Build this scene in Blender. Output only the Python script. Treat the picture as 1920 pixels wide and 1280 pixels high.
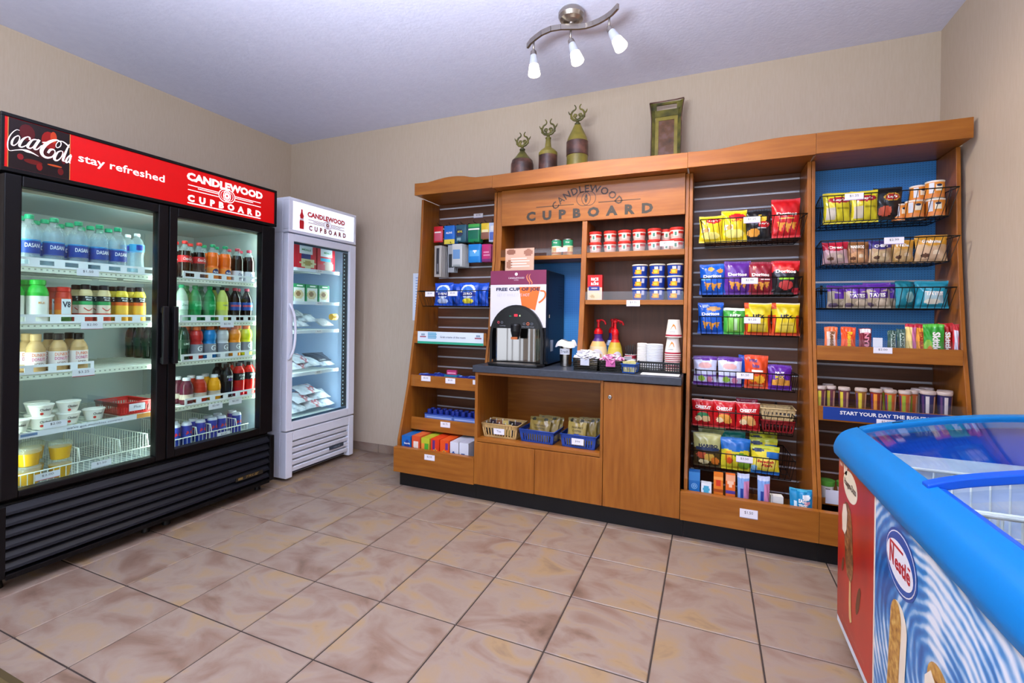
import bpy, math, random
from mathutils import Vector, Matrix
random.seed(7)
for _o in list(bpy.data.objects): bpy.data.objects.remove(_o)
SC = bpy.context.scene
COL = SC.collection
PI = math.pi

# ---------------------------------------------------------------- camera, world, big lights, exposure
# X runs along the back wall to the right, Y towards the back wall, Z up; the camera stands at the origin of X,Y
YAW, ROLL, CAMZ = 0.3995, 0.0132, 1.165
_f = Vector((-math.sin(YAW), math.cos(YAW), 0)); _r = Vector((math.cos(YAW), math.sin(YAW), 0)); _u = Vector((0, 0, 1))
_r2 = _r * math.cos(ROLL) + _u * math.sin(ROLL); _u2 = -_r * math.sin(ROLL) + _u * math.cos(ROLL)
cam_data = bpy.data.cameras.new('camera')
cam = bpy.data.objects.new('camera', cam_data); COL.objects.link(cam)
cam.matrix_world = Matrix(((_r2.x, _u2.x, -_f.x, 0), (_r2.y, _u2.y, -_f.y, 0), (_r2.z, _u2.z, -_f.z, CAMZ), (0, 0, 0, 1)))
cam_data.sensor_width = 36; cam_data.lens = 877.3 / 1920 * 36; cam_data.shift_y = -0.02597
cam_data.clip_start = 0.02
SC.camera = cam

XL, YB, XR, ZC, YF = -3.576, 3.18, 1.1198, 2.709, -2.6       # room: left wall, back wall, right wall, ceiling, open lobby side

world = bpy.data.worlds.new('lobby_daylight'); SC.world = world; world.use_nodes = True
world.node_tree.nodes['Background'].inputs[0].default_value = (0.80, 0.86, 1.0, 1)
world.node_tree.nodes['Background'].inputs[1].default_value = 0.42

def area_light(name, loc, rot, sx, sy, power, color):
    d = bpy.data.lights.new(name, 'AREA'); d.shape = 'RECTANGLE'; d.size = sx; d.size_y = sy
    d.energy = power; d.color = color
    o = bpy.data.objects.new(name, d); COL.objects.link(o); o.location = loc; o.rotation_euler = rot
    return o
# daylight from the lobby windows behind the photographer, plus an added upward fill and two added fills below the ceiling
area_light('lobby_window_light', (-1.1, YF + 0.05, 1.35), (PI / 2 + .3, 0, 0), 4.4, 2.3, 48, (0.86, 0.91, 1.0))
area_light('added_bounce_fill', (-0.75, 0.25, 1.85), (PI, 0, 0), 0.8, 0.8, 150, (0.84, 0.89, 1.0))  # added fill lamp, aimed upward to brighten the ceiling
area_light('added_ceiling_fill', (-2.0, -0.45, ZC - 0.03), (0, 0, 0), 1.2, 0.6, 6, (1.0, 0.94, 0.86))  # added unseen fill pair, no known fitting behind it
area_light('added_ceiling_fill', (-0.2, 0.2, ZC - 0.03), (0, 0, 0), 1.2, 0.6, 6, (1.0, 0.94, 0.86))

vs = SC.view_settings
vs.view_transform = 'Standard'; vs.look = 'None'; vs.gamma = 1.0; vs.use_curve_mapping = False
vs.exposure = 0.35

# ---------------------------------------------------------------- materials
def lin(h):
    h = h.lstrip('#'); r = [int(h[i:i + 2], 16) / 255 for i in (0, 2, 4)]
    return tuple((c / 12.92 if c <= 0.04045 else ((c + 0.055) / 1.055) ** 2.4) for c in r) + (1,)
MATS = {}
def mat(name, hexc, rough=0.45, metal=0.0, emit=0.0, coat=0.0, spec=0.35):
    if name in MATS: return MATS[name]
    m = bpy.data.materials.new(name); m.use_nodes = True
    b = m.node_tree.nodes['Principled BSDF']
    b.inputs['Base Color'].default_value = lin(hexc); b.inputs['Roughness'].default_value = rough
    b.inputs['Metallic'].default_value = metal; b.inputs['Specular IOR Level'].default_value = spec
    b.inputs['Coat Weight'].default_value = coat
    if emit:
        b.inputs['Emission Color'].default_value = lin(hexc); b.inputs['Emission Strength'].default_value = emit
    MATS[name] = m
    return m
def c(hexc, rough=0.42):                       # plain printed or moulded colour
    return mat('plain_%s_%d' % (hexc, int(rough * 100)), hexc, rough)
def foil(hexc):                                # glossy snack-bag film
    return mat('film_' + hexc, hexc, 0.28, 0.0, 0, 0.25)
def nodes(m): return m.node_tree.nodes, m.node_tree.links
def clear(name, tint, opac, rough=0.05, body=None):
    """thin clear sheet or liquid: see-through mixed with a reflecting or coloured layer"""
    if name in MATS: return MATS[name]
    m = bpy.data.materials.new(name); m.use_nodes = True; n, l = nodes(m)
    for x in list(n): n.remove(x)
    out = n.new('ShaderNodeOutputMaterial'); mix = n.new('ShaderNodeMixShader'); tr = n.new('ShaderNodeBsdfTransparent')
    tr.inputs[0].default_value = lin(tint)
    if body is None:
        g = n.new('ShaderNodeBsdfGlossy'); g.inputs['Roughness'].default_value = rough
        lw = n.new('ShaderNodeLayerWeight'); lw.inputs[0].default_value = 0.5          # facing term, to the fifth power
        fr = n.new('ShaderNodeMath'); fr.operation = 'POWER'; fr.inputs[1].default_value = 5; l.new(lw.outputs['Facing'], fr.inputs[0])
        mr = n.new('ShaderNodeMath'); mr.operation = 'MULTIPLY_ADD'; mr.inputs[1].default_value = 1.0 - opac; mr.inputs[2].default_value = opac
        l.new(fr.outputs[0], mr.inputs[0]); l.new(mr.outputs[0], mix.inputs[0])
    else:
        g = n.new('ShaderNodeBsdfPrincipled'); g.inputs['Base Color'].default_value = lin(body); g.inputs['Roughness'].default_value = rough
        mix.inputs[0].default_value = opac
    l.new(tr.outputs[0], mix.inputs[1]); l.new(g.outputs[0], mix.inputs[2]); l.new(mix.outputs[0], out.inputs[0])
    MATS[name] = m
    return m
def noise_mat(name, stops, scale, rough, detail=6, stretch=(1, 1, 1), bump=0.0, bscale=None, rand=0.0, dist=0.0, coat=0.0, spec=0.5):
    """procedural colour from stretched noise; rand offsets it per object so that pieces differ"""
    if name in MATS: return MATS[name]
    m = bpy.data.materials.new(name); m.use_nodes = True; n, l = nodes(m); b = n['Principled BSDF']
    tc = n.new('ShaderNodeTexCoord'); mp = n.new('ShaderNodeMapping'); mp.inputs['Scale'].default_value = stretch
    l.new(tc.outputs['Object'], mp.inputs[0])
    nz = n.new('ShaderNodeTexNoise'); nz.inputs['Scale'].default_value = scale; nz.inputs['Detail'].default_value = detail
    nz.inputs['Distortion'].default_value = dist; nz.noise_dimensions = '4D'
    l.new(mp.outputs[0], nz.inputs['Vector'])
    if rand:
        oi = n.new('ShaderNodeObjectInfo'); mu = n.new('ShaderNodeMath'); mu.operation = 'MULTIPLY'; mu.inputs[1].default_value = rand
        l.new(oi.outputs['Random'], mu.inputs[0]); l.new(mu.outputs[0], nz.inputs['W'])
    cr = n.new('ShaderNodeValToRGB'); e = cr.color_ramp.elements
    while len(e) < len(stops): e.new(0.5)
    for k, (p, h) in enumerate(stops): e[k].position = p; e[k].color = lin(h)
    l.new(nz.outputs[0], cr.inputs[0]); l.new(cr.outputs[0], b.inputs['Base Color'])
    b.inputs['Roughness'].default_value = rough; b.inputs['Coat Weight'].default_value = coat; b.inputs['Specular IOR Level'].default_value = spec
    if bump:
        nb = n.new('ShaderNodeTexNoise'); nb.inputs['Scale'].default_value = bscale or scale; nb.inputs['Detail'].default_value = 4
        l.new(tc.outputs['Object'], nb.inputs['Vector'])
        bp = n.new('ShaderNodeBump'); bp.inputs['Strength'].default_value = bump; bp.inputs['Distance'].default_value = 0.004
        l.new(nb.outputs[0], bp.inputs['Height']); l.new(bp.outputs[0], b.inputs['Normal'])
    MATS[name] = m
    return m

WOOD = noise_mat('cherry_veneer', [(0.30, '#894D13'), (0.5, '#96581A'), (0.72, '#A26321')], 5.0, 0.36, 7, (9, 9, 0.9), coat=0.06, spec=.35)
WOODH = noise_mat('cherry_veneer_across', [(0.30, '#8B4F15'), (0.5, '#985A1C'), (0.72, '#A56624')], 5.0, 0.36, 7, (0.9, 9, 9), coat=0.06, spec=.35)
SLAT = noise_mat('brown_slatwall', [(0.3, '#4E2B16'), (0.5, '#5A331B'), (0.7, '#653C22')], 4.0, 0.42, 6, (0.9, 9, 9))  # slatwall brown, darkened for the shade inside the shelves
SHADEWOOD = noise_mat('brown_back_panel', [(0.3, '#56301A'), (0.5, '#61381F'), (0.7, '#6B4025')], 4.0, 0.45, 6, (8, 8, 0.9))  # brown panel with the shelf-interior shade put into its colour
WALL = noise_mat('beige_wallpaper', [(0.35, '#BBAA95'), (0.65, '#BFAF9B')], 30, 0.75, 4, (4, 4, 0.5), 0.06, 160)
CEIL = noise_mat('daylight_tinted_ceiling', [(0.3, '#D4D8F0'), (0.7, '#DADEF5')], 20, 0.9, 4, (1, 1, 1), 0.35, 55)  # bluish cast of daylight on the ceiling is put into its colour
TILE = noise_mat('slate_look_tile', [(0.22, '#5E4838'), (0.38, '#82695A'), (0.52, '#917F72'), (0.64, '#987E5E'), (0.78, '#6E5C52')], 3.6, 0.38, 10, (1, 1.6, 1), 0.25, 26, 60.0, 1.4, spec=.35)
GROUT = c('#3A302B', 0.9)
ALU = mat('slat_aluminium', '#E6E8F0', 0.22, 0.3)
STEEL = mat('brushed_steel', '#B9B6B2', 0.22, 1.0)
NICKEL = mat('brushed_nickel', '#A79F97', 0.30, 1.0)
BLACK = mat('black_coated_steel', '#08080B', 0.36, spec=.25)
BLACKP = mat('black_plastic', '#101114', 0.35)
NAVYBLK = mat('black_louver_paint', '#10131C', 0.42, spec=.3)
WIREB = mat('black_wire', '#0A0A0C', 0.4)
WIREW = mat('white_wire', '#E9EFE6', 0.4)
WHITE = c('#F0F0F0'); OFFW = c('#E4E6EA'); DARK = c('#141418'); RED = c('#C4161C')
GLASS = clear('cooler_glass', '#F2FBF8', 0.035)
ACRYL = clear('clear_acrylic', '#FAFCFF', 0.05)
PET = clear('clear_bottle_plastic', '#F2F8FA', 0.18, 0.12, '#D4E0E4'); 
def liquid(hexc, op=0.8): return clear('drink_%s_%d' % (hexc, int(op * 100)), hexc, op, 0.1, hexc)
WATER = clear('water_in_bottle', '#E6F2F8', 0.30, 0.08, '#C4D8E2')

# ---------------------------------------------------------------- mesh builder
class MB:
    def __init__(s): s.v = []; s.f = []; s.k = []; s.sm = []; s.mats = []
    def mi(s, m):
        if m not in s.mats: s.mats.append(m)
        return s.mats.index(m)
    def add(s, vs, fs, m, smooth=False):
        o = len(s.v); s.v += [tuple(v) for v in vs]; i = s.mi(m)
        for f in fs: s.f.append(tuple(o + q for q in f)); s.k.append(i); s.sm.append(smooth)
        return s
    def box(s, x0, x1, y0, y1, z0, z1, m):
        v = [(x, y, z) for z in (z0, z1) for y in (y0, y1) for x in (x0, x1)]
        return s.add(v, [(0, 2, 3, 1), (4, 5, 7, 6), (0, 1, 5, 4), (1, 3, 7, 5), (3, 2, 6, 7), (2, 0, 4, 6)], m)
    def lathe(s, prof, m, n=20, cx=0, cy=0, cz=0, flat=False):
        """prof: (r, z[, material of the band that ends here])"""
        for a, b in zip(prof, prof[1:]):
            mm = b[2] if len(b) > 2 else m
            r0, z0, r1, z1 = a[0], a[1], b[0], b[1]
            vs = []
            for (r, z) in ((r0, z0), (r1, z1)):
                for i in range(n):
                    t = 2 * PI * i / n; vs.append((cx + r * math.cos(t), cy + r * math.sin(t), cz + z))
            s.add(vs, [(i, (i + 1) % n, n + (i + 1) % n, n + i) for i in range(n)], mm, not flat)
        return s
    def tube(s, pts, r, m, n=6, closed=False, cap=True):
        P = [Vector(p) for p in pts]; N = len(P); R = r if isinstance(r, (list, tuple)) else [r] * N
        vs = []; ref = None
        for i, p in enumerate(P):
            if closed: t = P[(i + 1) % N] - P[i - 1]
            else: t = P[min(i + 1, N - 1)] - P[max(i - 1, 0)]
            t.normalize()
            if ref is None: ref = Vector((0, 0, 1)) if abs(t.z) < 0.9 else Vector((1, 0, 0))
            a = t.cross(ref)
            if a.length < 1e-4: a = t.cross(Vector((0.3, 1, 0.2)))
            a.normalize(); b = a.cross(t); ref = b if abs(b.dot(t)) < .99 else ref
            for j in range(n):
                q = 2 * PI * j / n; vs.append(tuple(p + (a * math.cos(q) + b * math.sin(q)) * R[i]))
        fs = []
        for i in range(N if closed else N - 1):
            k = (i + 1) % N
            fs += [(i * n + j, i * n + (j + 1) % n, k * n + (j + 1) % n, k * n + j) for j in range(n)]
        if cap and not closed: fs += [tuple(range(n))[::-1], tuple((N - 1) * n + j for j in range(n))]
        return s.add(vs, fs, m, n > 4)
    def bar(s, a, b, r, m, n=5): return s.tube([a, b], r, m, n)
    def prism(s, poly, axis, a0, a1, m):
        """extrude a 2D outline along axis 'x' (poly=(y,z)), 'y' (poly=(x,z)) or 'z' (poly=(x,y))"""
        def p(q, a): return {'x': (a, q[0], q[1]), 'y': (q[0], a, q[1]), 'z': (q[0], q[1], a)}[axis]
        n = len(poly); vs = [p(q, a0) for q in poly] + [p(q, a1) for q in poly]
        return s.add(vs, [tuple(range(n))[::-1], tuple(range(n, 2 * n))] + [(i, (i + 1) % n, n + (i + 1) % n, n + i) for i in range(n)], m)
    def grid(s, fn, nu, nv, m, smooth=True):
        vs = [fn(i / nu, j / nv) for j in range(nv + 1) for i in range(nu + 1)]
        o = len(s.v); s.v += [tuple(v) for v in vs]
        for j in range(nv):
            for i in range(nu):
                mm = m((i + .5) / nu, (j + .5) / nv) if callable(m) else m
                q = o + j * (nu + 1) + i
                s.f.append((q, q + 1, q + nu + 2, q + nu + 1)); s.k.append(s.mi(mm)); s.sm.append(smooth)
        return s
    def plate(s, pts, m):
        return s.add(pts, [tuple(range(len(pts)))], m)
    def mesh(s, name):
        me = bpy.data.meshes.new(name); me.from_pydata(s.v, [], s.f)
        for m in s.mats: me.materials.append(m)
        me.polygons.foreach_set('material_index', s.k); me.polygons.foreach_set('use_smooth', s.sm)
        me.update(); return me
    def obj(s, name, parent=None, bevel=0.0, rel=False, kind=None):
        """rel=True: vertices are in room coordinates and the parent stands unrotated at its own base"""
        if rel and parent is not None:
            L = world_loc(parent); s.v = [(v[0] - L[0], v[1] - L[1], v[2] - L[2]) for v in s.v]
        o = bpy.data.objects.new(name, s.mesh(name)); COL.objects.link(o)
        if parent is not None: o.parent = parent
        if bevel:
            b = o.modifiers.new('edge', 'BEVEL'); b.width = bevel; b.segments = 2; b.limit_method = 'ANGLE'; b.angle_limit = 0.7
        if kind: o['kind'] = kind
        return o
def world_loc(o):
    L = Vector((0, 0, 0))
    while o is not None: L = L + Vector(o.location); o = o.parent
    return L
def tag(o, label, cat, group=None):
    o['label'] = label; o['category'] = cat
    if group: o['group'] = group
    return o
def thing(name, label, cat, loc=(0, 0, 0), rz=0.0, group=None):
    o = bpy.data.objects.new(name, None); COL.objects.link(o); o.location = loc; o.rotation_euler = (0, 0, rz)
    o.empty_display_size = 0.05
    return tag(o, label, cat, group)
def solid(mb, name, label, cat, loc, rz=0.0, group=None, bevel=0.0):
    """a thing that is one mesh (children such as lettering may follow)"""
    o = mb.obj(name, None, bevel); o.location = loc; o.rotation_euler = (0, 0, rz)
    return tag(o, label, cat, group)
def struct(mb, name, bevel=0.0):
    o = mb.obj(name, None, bevel); o['kind'] = 'structure'; return o
def dup(root, loc, rz=None, label=None, group=None):
    r = root.copy(); COL.objects.link(r); r.location = loc
    if rz is not None: r.rotation_euler = (0, 0, rz)
    if label: r['label'] = label
    if group: r['group'] = group
    for ch in list(root.children):
        d = ch.copy(); COL.objects.link(d); d.parent = r
        for g in list(ch.children):
            e = g.copy(); COL.objects.link(e); e.parent = d
    return r
ORD = ['first', 'second', 'third', 'fourth', 'fifth', 'sixth', 'seventh', 'eighth', 'ninth', 'tenth']

# ---------------------------------------------------------------- lettering (flat print lying on a surface)
_TC = {}
def _glyphs(t, bold, sp, shear):
    k = (t, bold, sp, shear)
    if k not in _TC:
        cu = bpy.data.curves.new('lettering', 'FONT'); cu.body = t; cu.offset = bold; cu.space_character = sp; cu.shear = shear
        cu.resolution_u = 2; cu.fill_mode = 'FRONT'
        ob = bpy.data.objects.new('lettering', cu)
        me = bpy.data.meshes.new_from_object(ob)
        vs = [v.co.copy() for v in me.vertices]; fs = [tuple(p.vertices) for p in me.polygons]
        bpy.data.objects.remove(ob); bpy.data.meshes.remove(me); bpy.data.curves.remove(cu)
        x0 = min(v.x for v in vs); x1 = max(v.x for v in vs); y0 = min(v.y for v in vs); y1 = max(v.y for v in vs)
        _TC[k] = ([((v.x - x0) / (x1 - x0) - .5, (v.y - y0) / (y1 - y0) - .5) for v in vs], fs)
    return _TC[k]
def text(t, w, h, m, parent, at, fn=None, bold=0.0, sp=1.0, shear=0.0, name='lettering', mb=None, split=False):
    """t fitted into a w x h box centred on at=(x, y, z) of the parent's frame, facing -Y; fn bends (x, z) onto a surface"""
    vs, fs = _glyphs(t, bold, sp, shear)
    P = []
    for (x, z) in vs:
        x *= w; z *= h
        P.append(fn(x, z) if fn else (at[0] + x, at[1], at[2] + z))
    if mb is not None: return mb.add(P, fs, m)
    if split:                                            # big sign letters: one part per letter
        root = list(range(len(P)))
        def find(i):
            while root[i] != i: root[i] = root[root[i]]; i = root[i]
            return i
        for f in fs:
            for q in f[1:]: root[find(q)] = find(f[0])
        comp = {}
        for f in fs: comp.setdefault(find(f[0]), []).append(f)
        for k in sorted(comp, key=lambda k: vs[k][0]):
            ids = sorted({q for f in comp[k] for q in f}); ix = {q: i for i, q in enumerate(ids)}
            b = MB(); b.add([P[q] for q in ids], [tuple(ix[q] for q in f) for f in comp[k]], m); b.obj('letter', parent)
        return None
    b = MB(); b.add(P, fs, m)
    return b.obj(name, parent)
def round_label(r, z, gap=0.0007): return lambda x, y: ((r + gap) * math.sin(x / r), -(r + gap) * math.cos(x / r), z + y)
def price_tag(parent, x, y, z, w=0.076, h=0.034, t='$2.00', band='#8A5CA8', rel=True):
    """white shelf ticket with the price printed on it; x, y, z in room coordinates if rel"""
    L = world_loc(parent) if rel else Vector((0, 0, 0)); x, y, z = x - L.x, y - L.y, z - L.z
    b = MB(); b.box(x - w / 2, x + w / 2, y - 0.0015, y, z - h / 2, z + h / 2, c('#ECEAF2'))
    b.box(x - w / 2, x + w / 2, y - 0.0018, y - 0.0014, z - h / 2, z - h / 2 + 0.003, c(band))
    o = b.obj('price_tag', parent)
    text(t, w * .48, h * .36, c('#50505C'), o, (x, y - 0.0021, z + h * .12))
    return o
# ---------------------------------------------------------------- room shell
b = MB(); b.box(XL - .1, XR + .1, YF, YB + .1, -0.10, -0.0035, GROUT); floor = struct(b, 'floor')
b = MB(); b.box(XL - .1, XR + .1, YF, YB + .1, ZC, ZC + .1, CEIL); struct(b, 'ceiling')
b = MB(); b.box(XL - .1, XL, YF, YB, -0.0035, ZC, WALL); struct(b, 'wall_left')
b = MB(); b.box(XR, XR + .1, YF, YB, -0.0035, ZC, WALL); struct(b, 'wall_right')
b = MB(); b.box(XL, XR, YB, YB + .1, -0.0035, ZC, WALL); struct(b, 'wall_back')
# floor tiles, laid square to the walls; each tile is a piece of the floor
TS = 0.3483; G = 0.0028
def tile_mesh(x0, x1, y0, y1):
    b = MB(); e = 0.0025; z0, z1 = -0.004, 0.0
    vs = [(x0, y0, z0), (x1, y0, z0), (x1, y1, z0), (x0, y1, z0), (x0, y0, z1 - e), (x1, y0, z1 - e), (x1, y1, z1 - e), (x0, y1, z1 - e),
          (x0 + e, y0 + e, z1), (x1 - e, y0 + e, z1), (x1 - e, y1 - e, z1), (x0 + e, y1 - e, z1)]
    fs = [(8, 9, 10, 11)] + [(i, (i + 1) % 4, 4 + (i + 1) % 4, 4 + i) for i in range(4)] + [(4 + i, 4 + (i + 1) % 4, 8 + (i + 1) % 4, 8 + i) for i in range(4)]
    b.add(vs, fs, TILE); return b.mesh('tile')
FULL = tile_mesh(-TS / 2 + G, TS / 2 - G, -TS / 2 + G, TS / 2 - G)
for i in range(-3, 11):
    for j in range(-11, 3):
        x0, x1 = -2.6065 + i * TS, -2.6065 + (i + 1) * TS; y0, y1 = 2.24 + j * TS, 2.24 + (j + 1) * TS
        cx, cy = (x0 + x1) / 2, (y0 + y1) / 2
        rot = random.choice((0, PI))
        if x0 < XL or x1 > XR or y1 > YB:
            ax, bx, ay, by = max(x0 + G, XL), min(x1 - G, XR), y0 + G, min(y1 - G, YB)
            if bx - ax < .02 or by - ay < .02: continue
            me = tile_mesh(ax - cx, bx - cx, ay - cy, by - cy); rot = 0
        else: me = FULL
        o = bpy.data.objects.new('tile', me); COL.objects.link(o); o.parent = floor; o.location = (cx, cy, 0); o.rotation_euler = (0, 0, rot)
# tile skirting along the back and left walls
for nm, ax in (('baseboard_back', 0), ('baseboard_left', 1)):
    b = MB()
    if ax == 0: b.box(XL, XR, YB - .004, YB, 0, .066, GROUT)
    else: b.box(XL, XL + .004, -1.5, YB - .01, 0, .066, GROUT)
    bb = struct(b, nm)
    for k in range(14):
        b = MB()
        if ax == 0:
            a0, a1 = XL + k * TS + .002, min(XL + (k + 1) * TS - .002, XR)
            if a1 - a0 < .03: continue
            b.box(a0, a1, YB - .011, YB - .003, 0.001, .071, TILE)
        else:
            a1, a0 = YB - .012 - k * TS, YB - .012 - (k + 1) * TS + .004
            if a0 < -1.5: continue
            b.box(XL + .003, XL + .011, a0, a1, 0.001, .071, TILE)
        b.obj('tile', bb, 0.002)
# sheet of paper pinned to the back wall beside the shelving
b = MB(); b.box(-2.215, -2.03, YB - .003, YB - .0005, 1.11, 1.49, c('#DCE6F2', .7))
for k in range(14): b.box(-2.19, -2.19 + .1 + .05 * ((k * 7) % 3) / 2, YB - .0034, YB - .0029, 1.45 - k * .022, 1.456 - k * .022, c('#6C8FC8', .7))
o = b.obj('wall_notice'); tag(o, 'pale printed paper notice pinned to the back wall left of the shelving', 'notice')
# doormat at the near left
b = MB(); b.box(-2.75, -1.90, 0.10, .752, 0.0, .009, c('#4A3D22', .95))
b.box(-2.73, -1.92, 0.12, .732, .009, .011, c('#5A4C2C', .95))
tag(b.obj('doormat', None, .003), 'dark olive brown mat on the floor at the near left corner', 'mat')

# ---------------------------------------------------------------- ceiling light with three glass shades
t = thing('track_light', 'brushed nickel ceiling light with wavy bar and three frosted glass shades', 'light', (-0.664, 2.296, ZC))
b = MB(); b.lathe([(0, 0), (.058, 0), (.066, -.012), (.066, -.028), (.058, -.045), (.04, -.055), (.012, -.06), (.01, -.066), (0, -.068)], NICKEL, 28); b.obj('canopy', t)
P = [(-.267, .078), (-.235, .045), (-.20, .020), (-.155, -.006), (-.10, -.021), (-.05, -.016), (-.01, -.002), (.034, .015), (.07, .021), (.104, .018), (.145, .006), (.18, -.011), (.215, -.036), (.248, -.071)]
b = MB()
for (x0, y0), (x1, y1) in zip(P, P[1:]):
    d = Vector((x1 - x0, y1 - y0, 0)).normalized(); nx, ny = -d.y * .006, d.x * .006
    vs = [(x0 + nx, y0 + ny, -.092), (x0 - nx, y0 - ny, -.092), (x1 - nx, y1 - ny, -.092), (x1 + nx, y1 + ny, -.092)]
    vs += [(v[0], v[1], -.066) for v in vs]
    b.add(vs, [(0, 1, 2, 3), (7, 6, 5, 4), (0, 3, 7, 4), (1, 5, 6, 2), (0, 4, 5, 1), (3, 2, 6, 7)], NICKEL)
b.obj('wavy_bar', t)
FROST = mat('frosted_glass_lit', '#FFF4DE', .5, 0, 2.6)
FROSTU = mat('frosted_glass_upper', '#A9ADB8', .45, 0, 0.10)  # same glass where less lit: the dimming is put into its colour
for (sx, sy), tip in (((-.216, .034), (.008, -.004)), ((-.005, .008), (.045, -.005)), ((.196, -.020), (.075, -.008))):
    b = MB(); b.bar((sx, sy, -.085), (sx, sy, -.135), .0055, NICKEL, 8); b.lathe([(0, -.132), (.009, -.134), (.009, -.146), (0, -.148)], NICKEL, 10, sx, sy); b.obj('stem', t)
    ax = Vector((tip[0], tip[1], -.135)).normalized(); M = Vector((0, 0, -1)).rotation_difference(ax).to_matrix().to_4x4(); M.translation = (sx, sy, -.14)
    h = MB(); h.lathe([(.005, 0), (.016, -.004), (.018, -.022), (.014, -.026)], NICKEL, 16)
    h.lathe([(.016, -.022), (.018, -.028), (.022, -.055, FROSTU), (.025, -.078, FROSTU), (.033, -.128, FROST), (.031, -.132, FROST), (0, -.128, FROST)], FROSTU, 20)
    o = h.obj('glass_shade', t); o.matrix_local = M
    d = bpy.data.lights.new('shade_bulb', 'SPOT'); d.energy = 34; d.color = (1.0, .87, .68); d.spot_size = 2.5; d.spot_blend = .7; d.shadow_soft_size = .035
    lo = bpy.data.objects.new('shade_bulb', d); COL.objects.link(lo); lo.parent = t
    lo.matrix_local = Matrix.Translation(Vector((sx, sy, -.14)) + ax * .142) @ Vector((0, 0, -1)).rotation_difference(ax).to_matrix().to_4x4()
# ---------------------------------------------------------------- wooden shelving along the back wall
# front edge of the flared side panels as (y, z)
PROF = [(2.645, .105), (2.645, .31), (2.69, .456), (2.75, .68), (2.79, .90), (2.82, 1.05), (2.855, 1.33), (2.88, 1.57), (2.90, 2.0)]
def prof_y(z):
    for (y0, z0), (y1, z1) in zip(PROF, PROF[1:]):
        if z0 <= z <= z1: return y0 + (y1 - y0) * (z - z0) / (z1 - z0)
    return PROF[-1][0]
BK = 3.11                                                # face of the slatwall
def unit(label, x0, x1):
    return thing('shelving_unit', label, 'shelf unit', ((x0 + x1) / 2, 2.645, 0))
def side(u, x0, x1, z0=0.105):
    poly = [(3.165, z0), (3.165, 2.0)] + [p for p in PROF[::-1] if p[1] > z0] + ([(prof_y(z0), z0)] if z0 > .2 else [(2.645, z0)])
    b = MB(); b.prism(poly, 'x', x0, x1, WOOD); return b.obj('side_panel', u, .002, rel=True)
def box_part(u, name, m, x0, x1, y0, y1, z0, z1, bevel=.0015):
    b = MB(); b.box(x0, x1, y0, y1, z0, z1, m); return b.obj(name, u, bevel, rel=True)
SLZ = [1.972 - .0757 * k for k in range(26)]
def slatwall(u, x0, x1, ztop=2.0, zbot=.12, m=None):
    m = m or SLAT
    edges = [ztop] + [z for z in SLZ if zbot + .01 < z < ztop - .01] + [zbot]
    for a, bz in zip(edges, edges[1:]):
        b = MB(); b.box(x0, x1, BK, BK + .02, bz + .006 if bz != zbot else bz, a - .006 if a != ztop else a, m); b.obj('slat_panel', u, 0, rel=True)
    for z in edges[1:-1]:
        b = MB(); b.prism([(BK + .004, z - .0075), (BK + .017, z - .0075), (BK + .017, z + .0075), (BK + .004, z + .0075), (BK + .014, z + .002), (BK + .011, z - .004)], 'x', x0, x1, ALU); b.obj('metal_strip', u, 0, rel=True)
    box_part(u, 'back_board', SHADEWOOD, x0, x1, BK + .021, BK + .03, zbot, ztop, 0)
def cornice(u, top, zb):
    y0, y1 = 2.785, 2.805
    poly = [(top[0][0], zb)] + top + [(top[-1][0], zb)]
    b = MB(); b.prism(poly, 'y', y0, y1, WOODH); b.obj('cornice', u, .0015, rel=True)
    box_part(u, 'top_panel', WOODH, top[0][0] + .004, top[-1][0] - .004, 2.8055, 3.165, 2.0025, 2.02)

# --- left unit
uL = unit('narrow wooden shelving unit left of the coffee counter with brown slatwall back', -1.955, -1.347)
side(uL, -1.955, -1.937); side(uL, -1.365, -1.347)
slatwall(uL, -1.936, -1.366)
cornice(uL, [(-1.939, 2.087), (-1.834, 2.085), (-1.79, 2.091), (-1.741, 2.099), (-1.69, 2.105), (-1.635, 2.107), (-1.59, 2.105), (-1.542, 2.100), (-1.50, 2.09), (-1.456, 2.083), (-1.332, 2.082)], 2.002)
box_part(uL, 'base_board', WOODH, -1.955, -1.347, 2.605, 2.6435, .10, .266)
box_part(uL, 'bottom_shelf', WOODH, -1.936, -1.366, 2.6445, 3.109, .108, .126)
box_part(uL, 'kick_plate', BLACKP, -1.93, -1.347, 2.646, 3.1, 0.001, .104, 0)
for zt, zb, yf in ((.735, .655, 2.765), (.437, .352, 2.775)):
    box_part(uL, 'shelf_front', WOODH, -1.936, -1.366, yf, yf + .016, zb, zt)
    box_part(uL, 'shelf', WOODH, -1.936, -1.366, yf + .0165, 3.109, zb + .02, zb + .036)
box_part(uL, 'shelf_front', WOODH, -1.936, -1.366, 2.80, 2.815, .957, 1.04)
box_part(uL, 'shelf', WOODH, -1.936, -1.366, 2.8155, 3.109, .957, .973)
b = MB(); b.box(-1.905, -1.385, 2.797, 2.7995, .956, 1.041, c('#D6E2EE')); b.box(-1.905, -1.385, 2.7962, 2.797, .956, .972, c('#2F9E7C'))
for x in (-1.885, -1.45):
    b.box(x, x + .05, 2.7962, 2.797, 1.0, 1.008, c('#A04A5A')); b.box(x + .01, x + .04, 2.7962, 2.797, 1.012, 1.026, c('#8AA0B0'))
for k in range(5): b.box(-1.82, -1.752 + .004 * (k % 2), 2.7962, 2.797, .992 + k * .009, .998 + k * .009, c('#3F9DBF'))
s = b.obj('sign_strip', uL, 0, rel=True)
text('Grab a taste of the room', .2, .013, c('#3C4450'), s, (-1.62 - world_loc(uL).x, 2.7955 - 2.645, 1.006))
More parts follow.
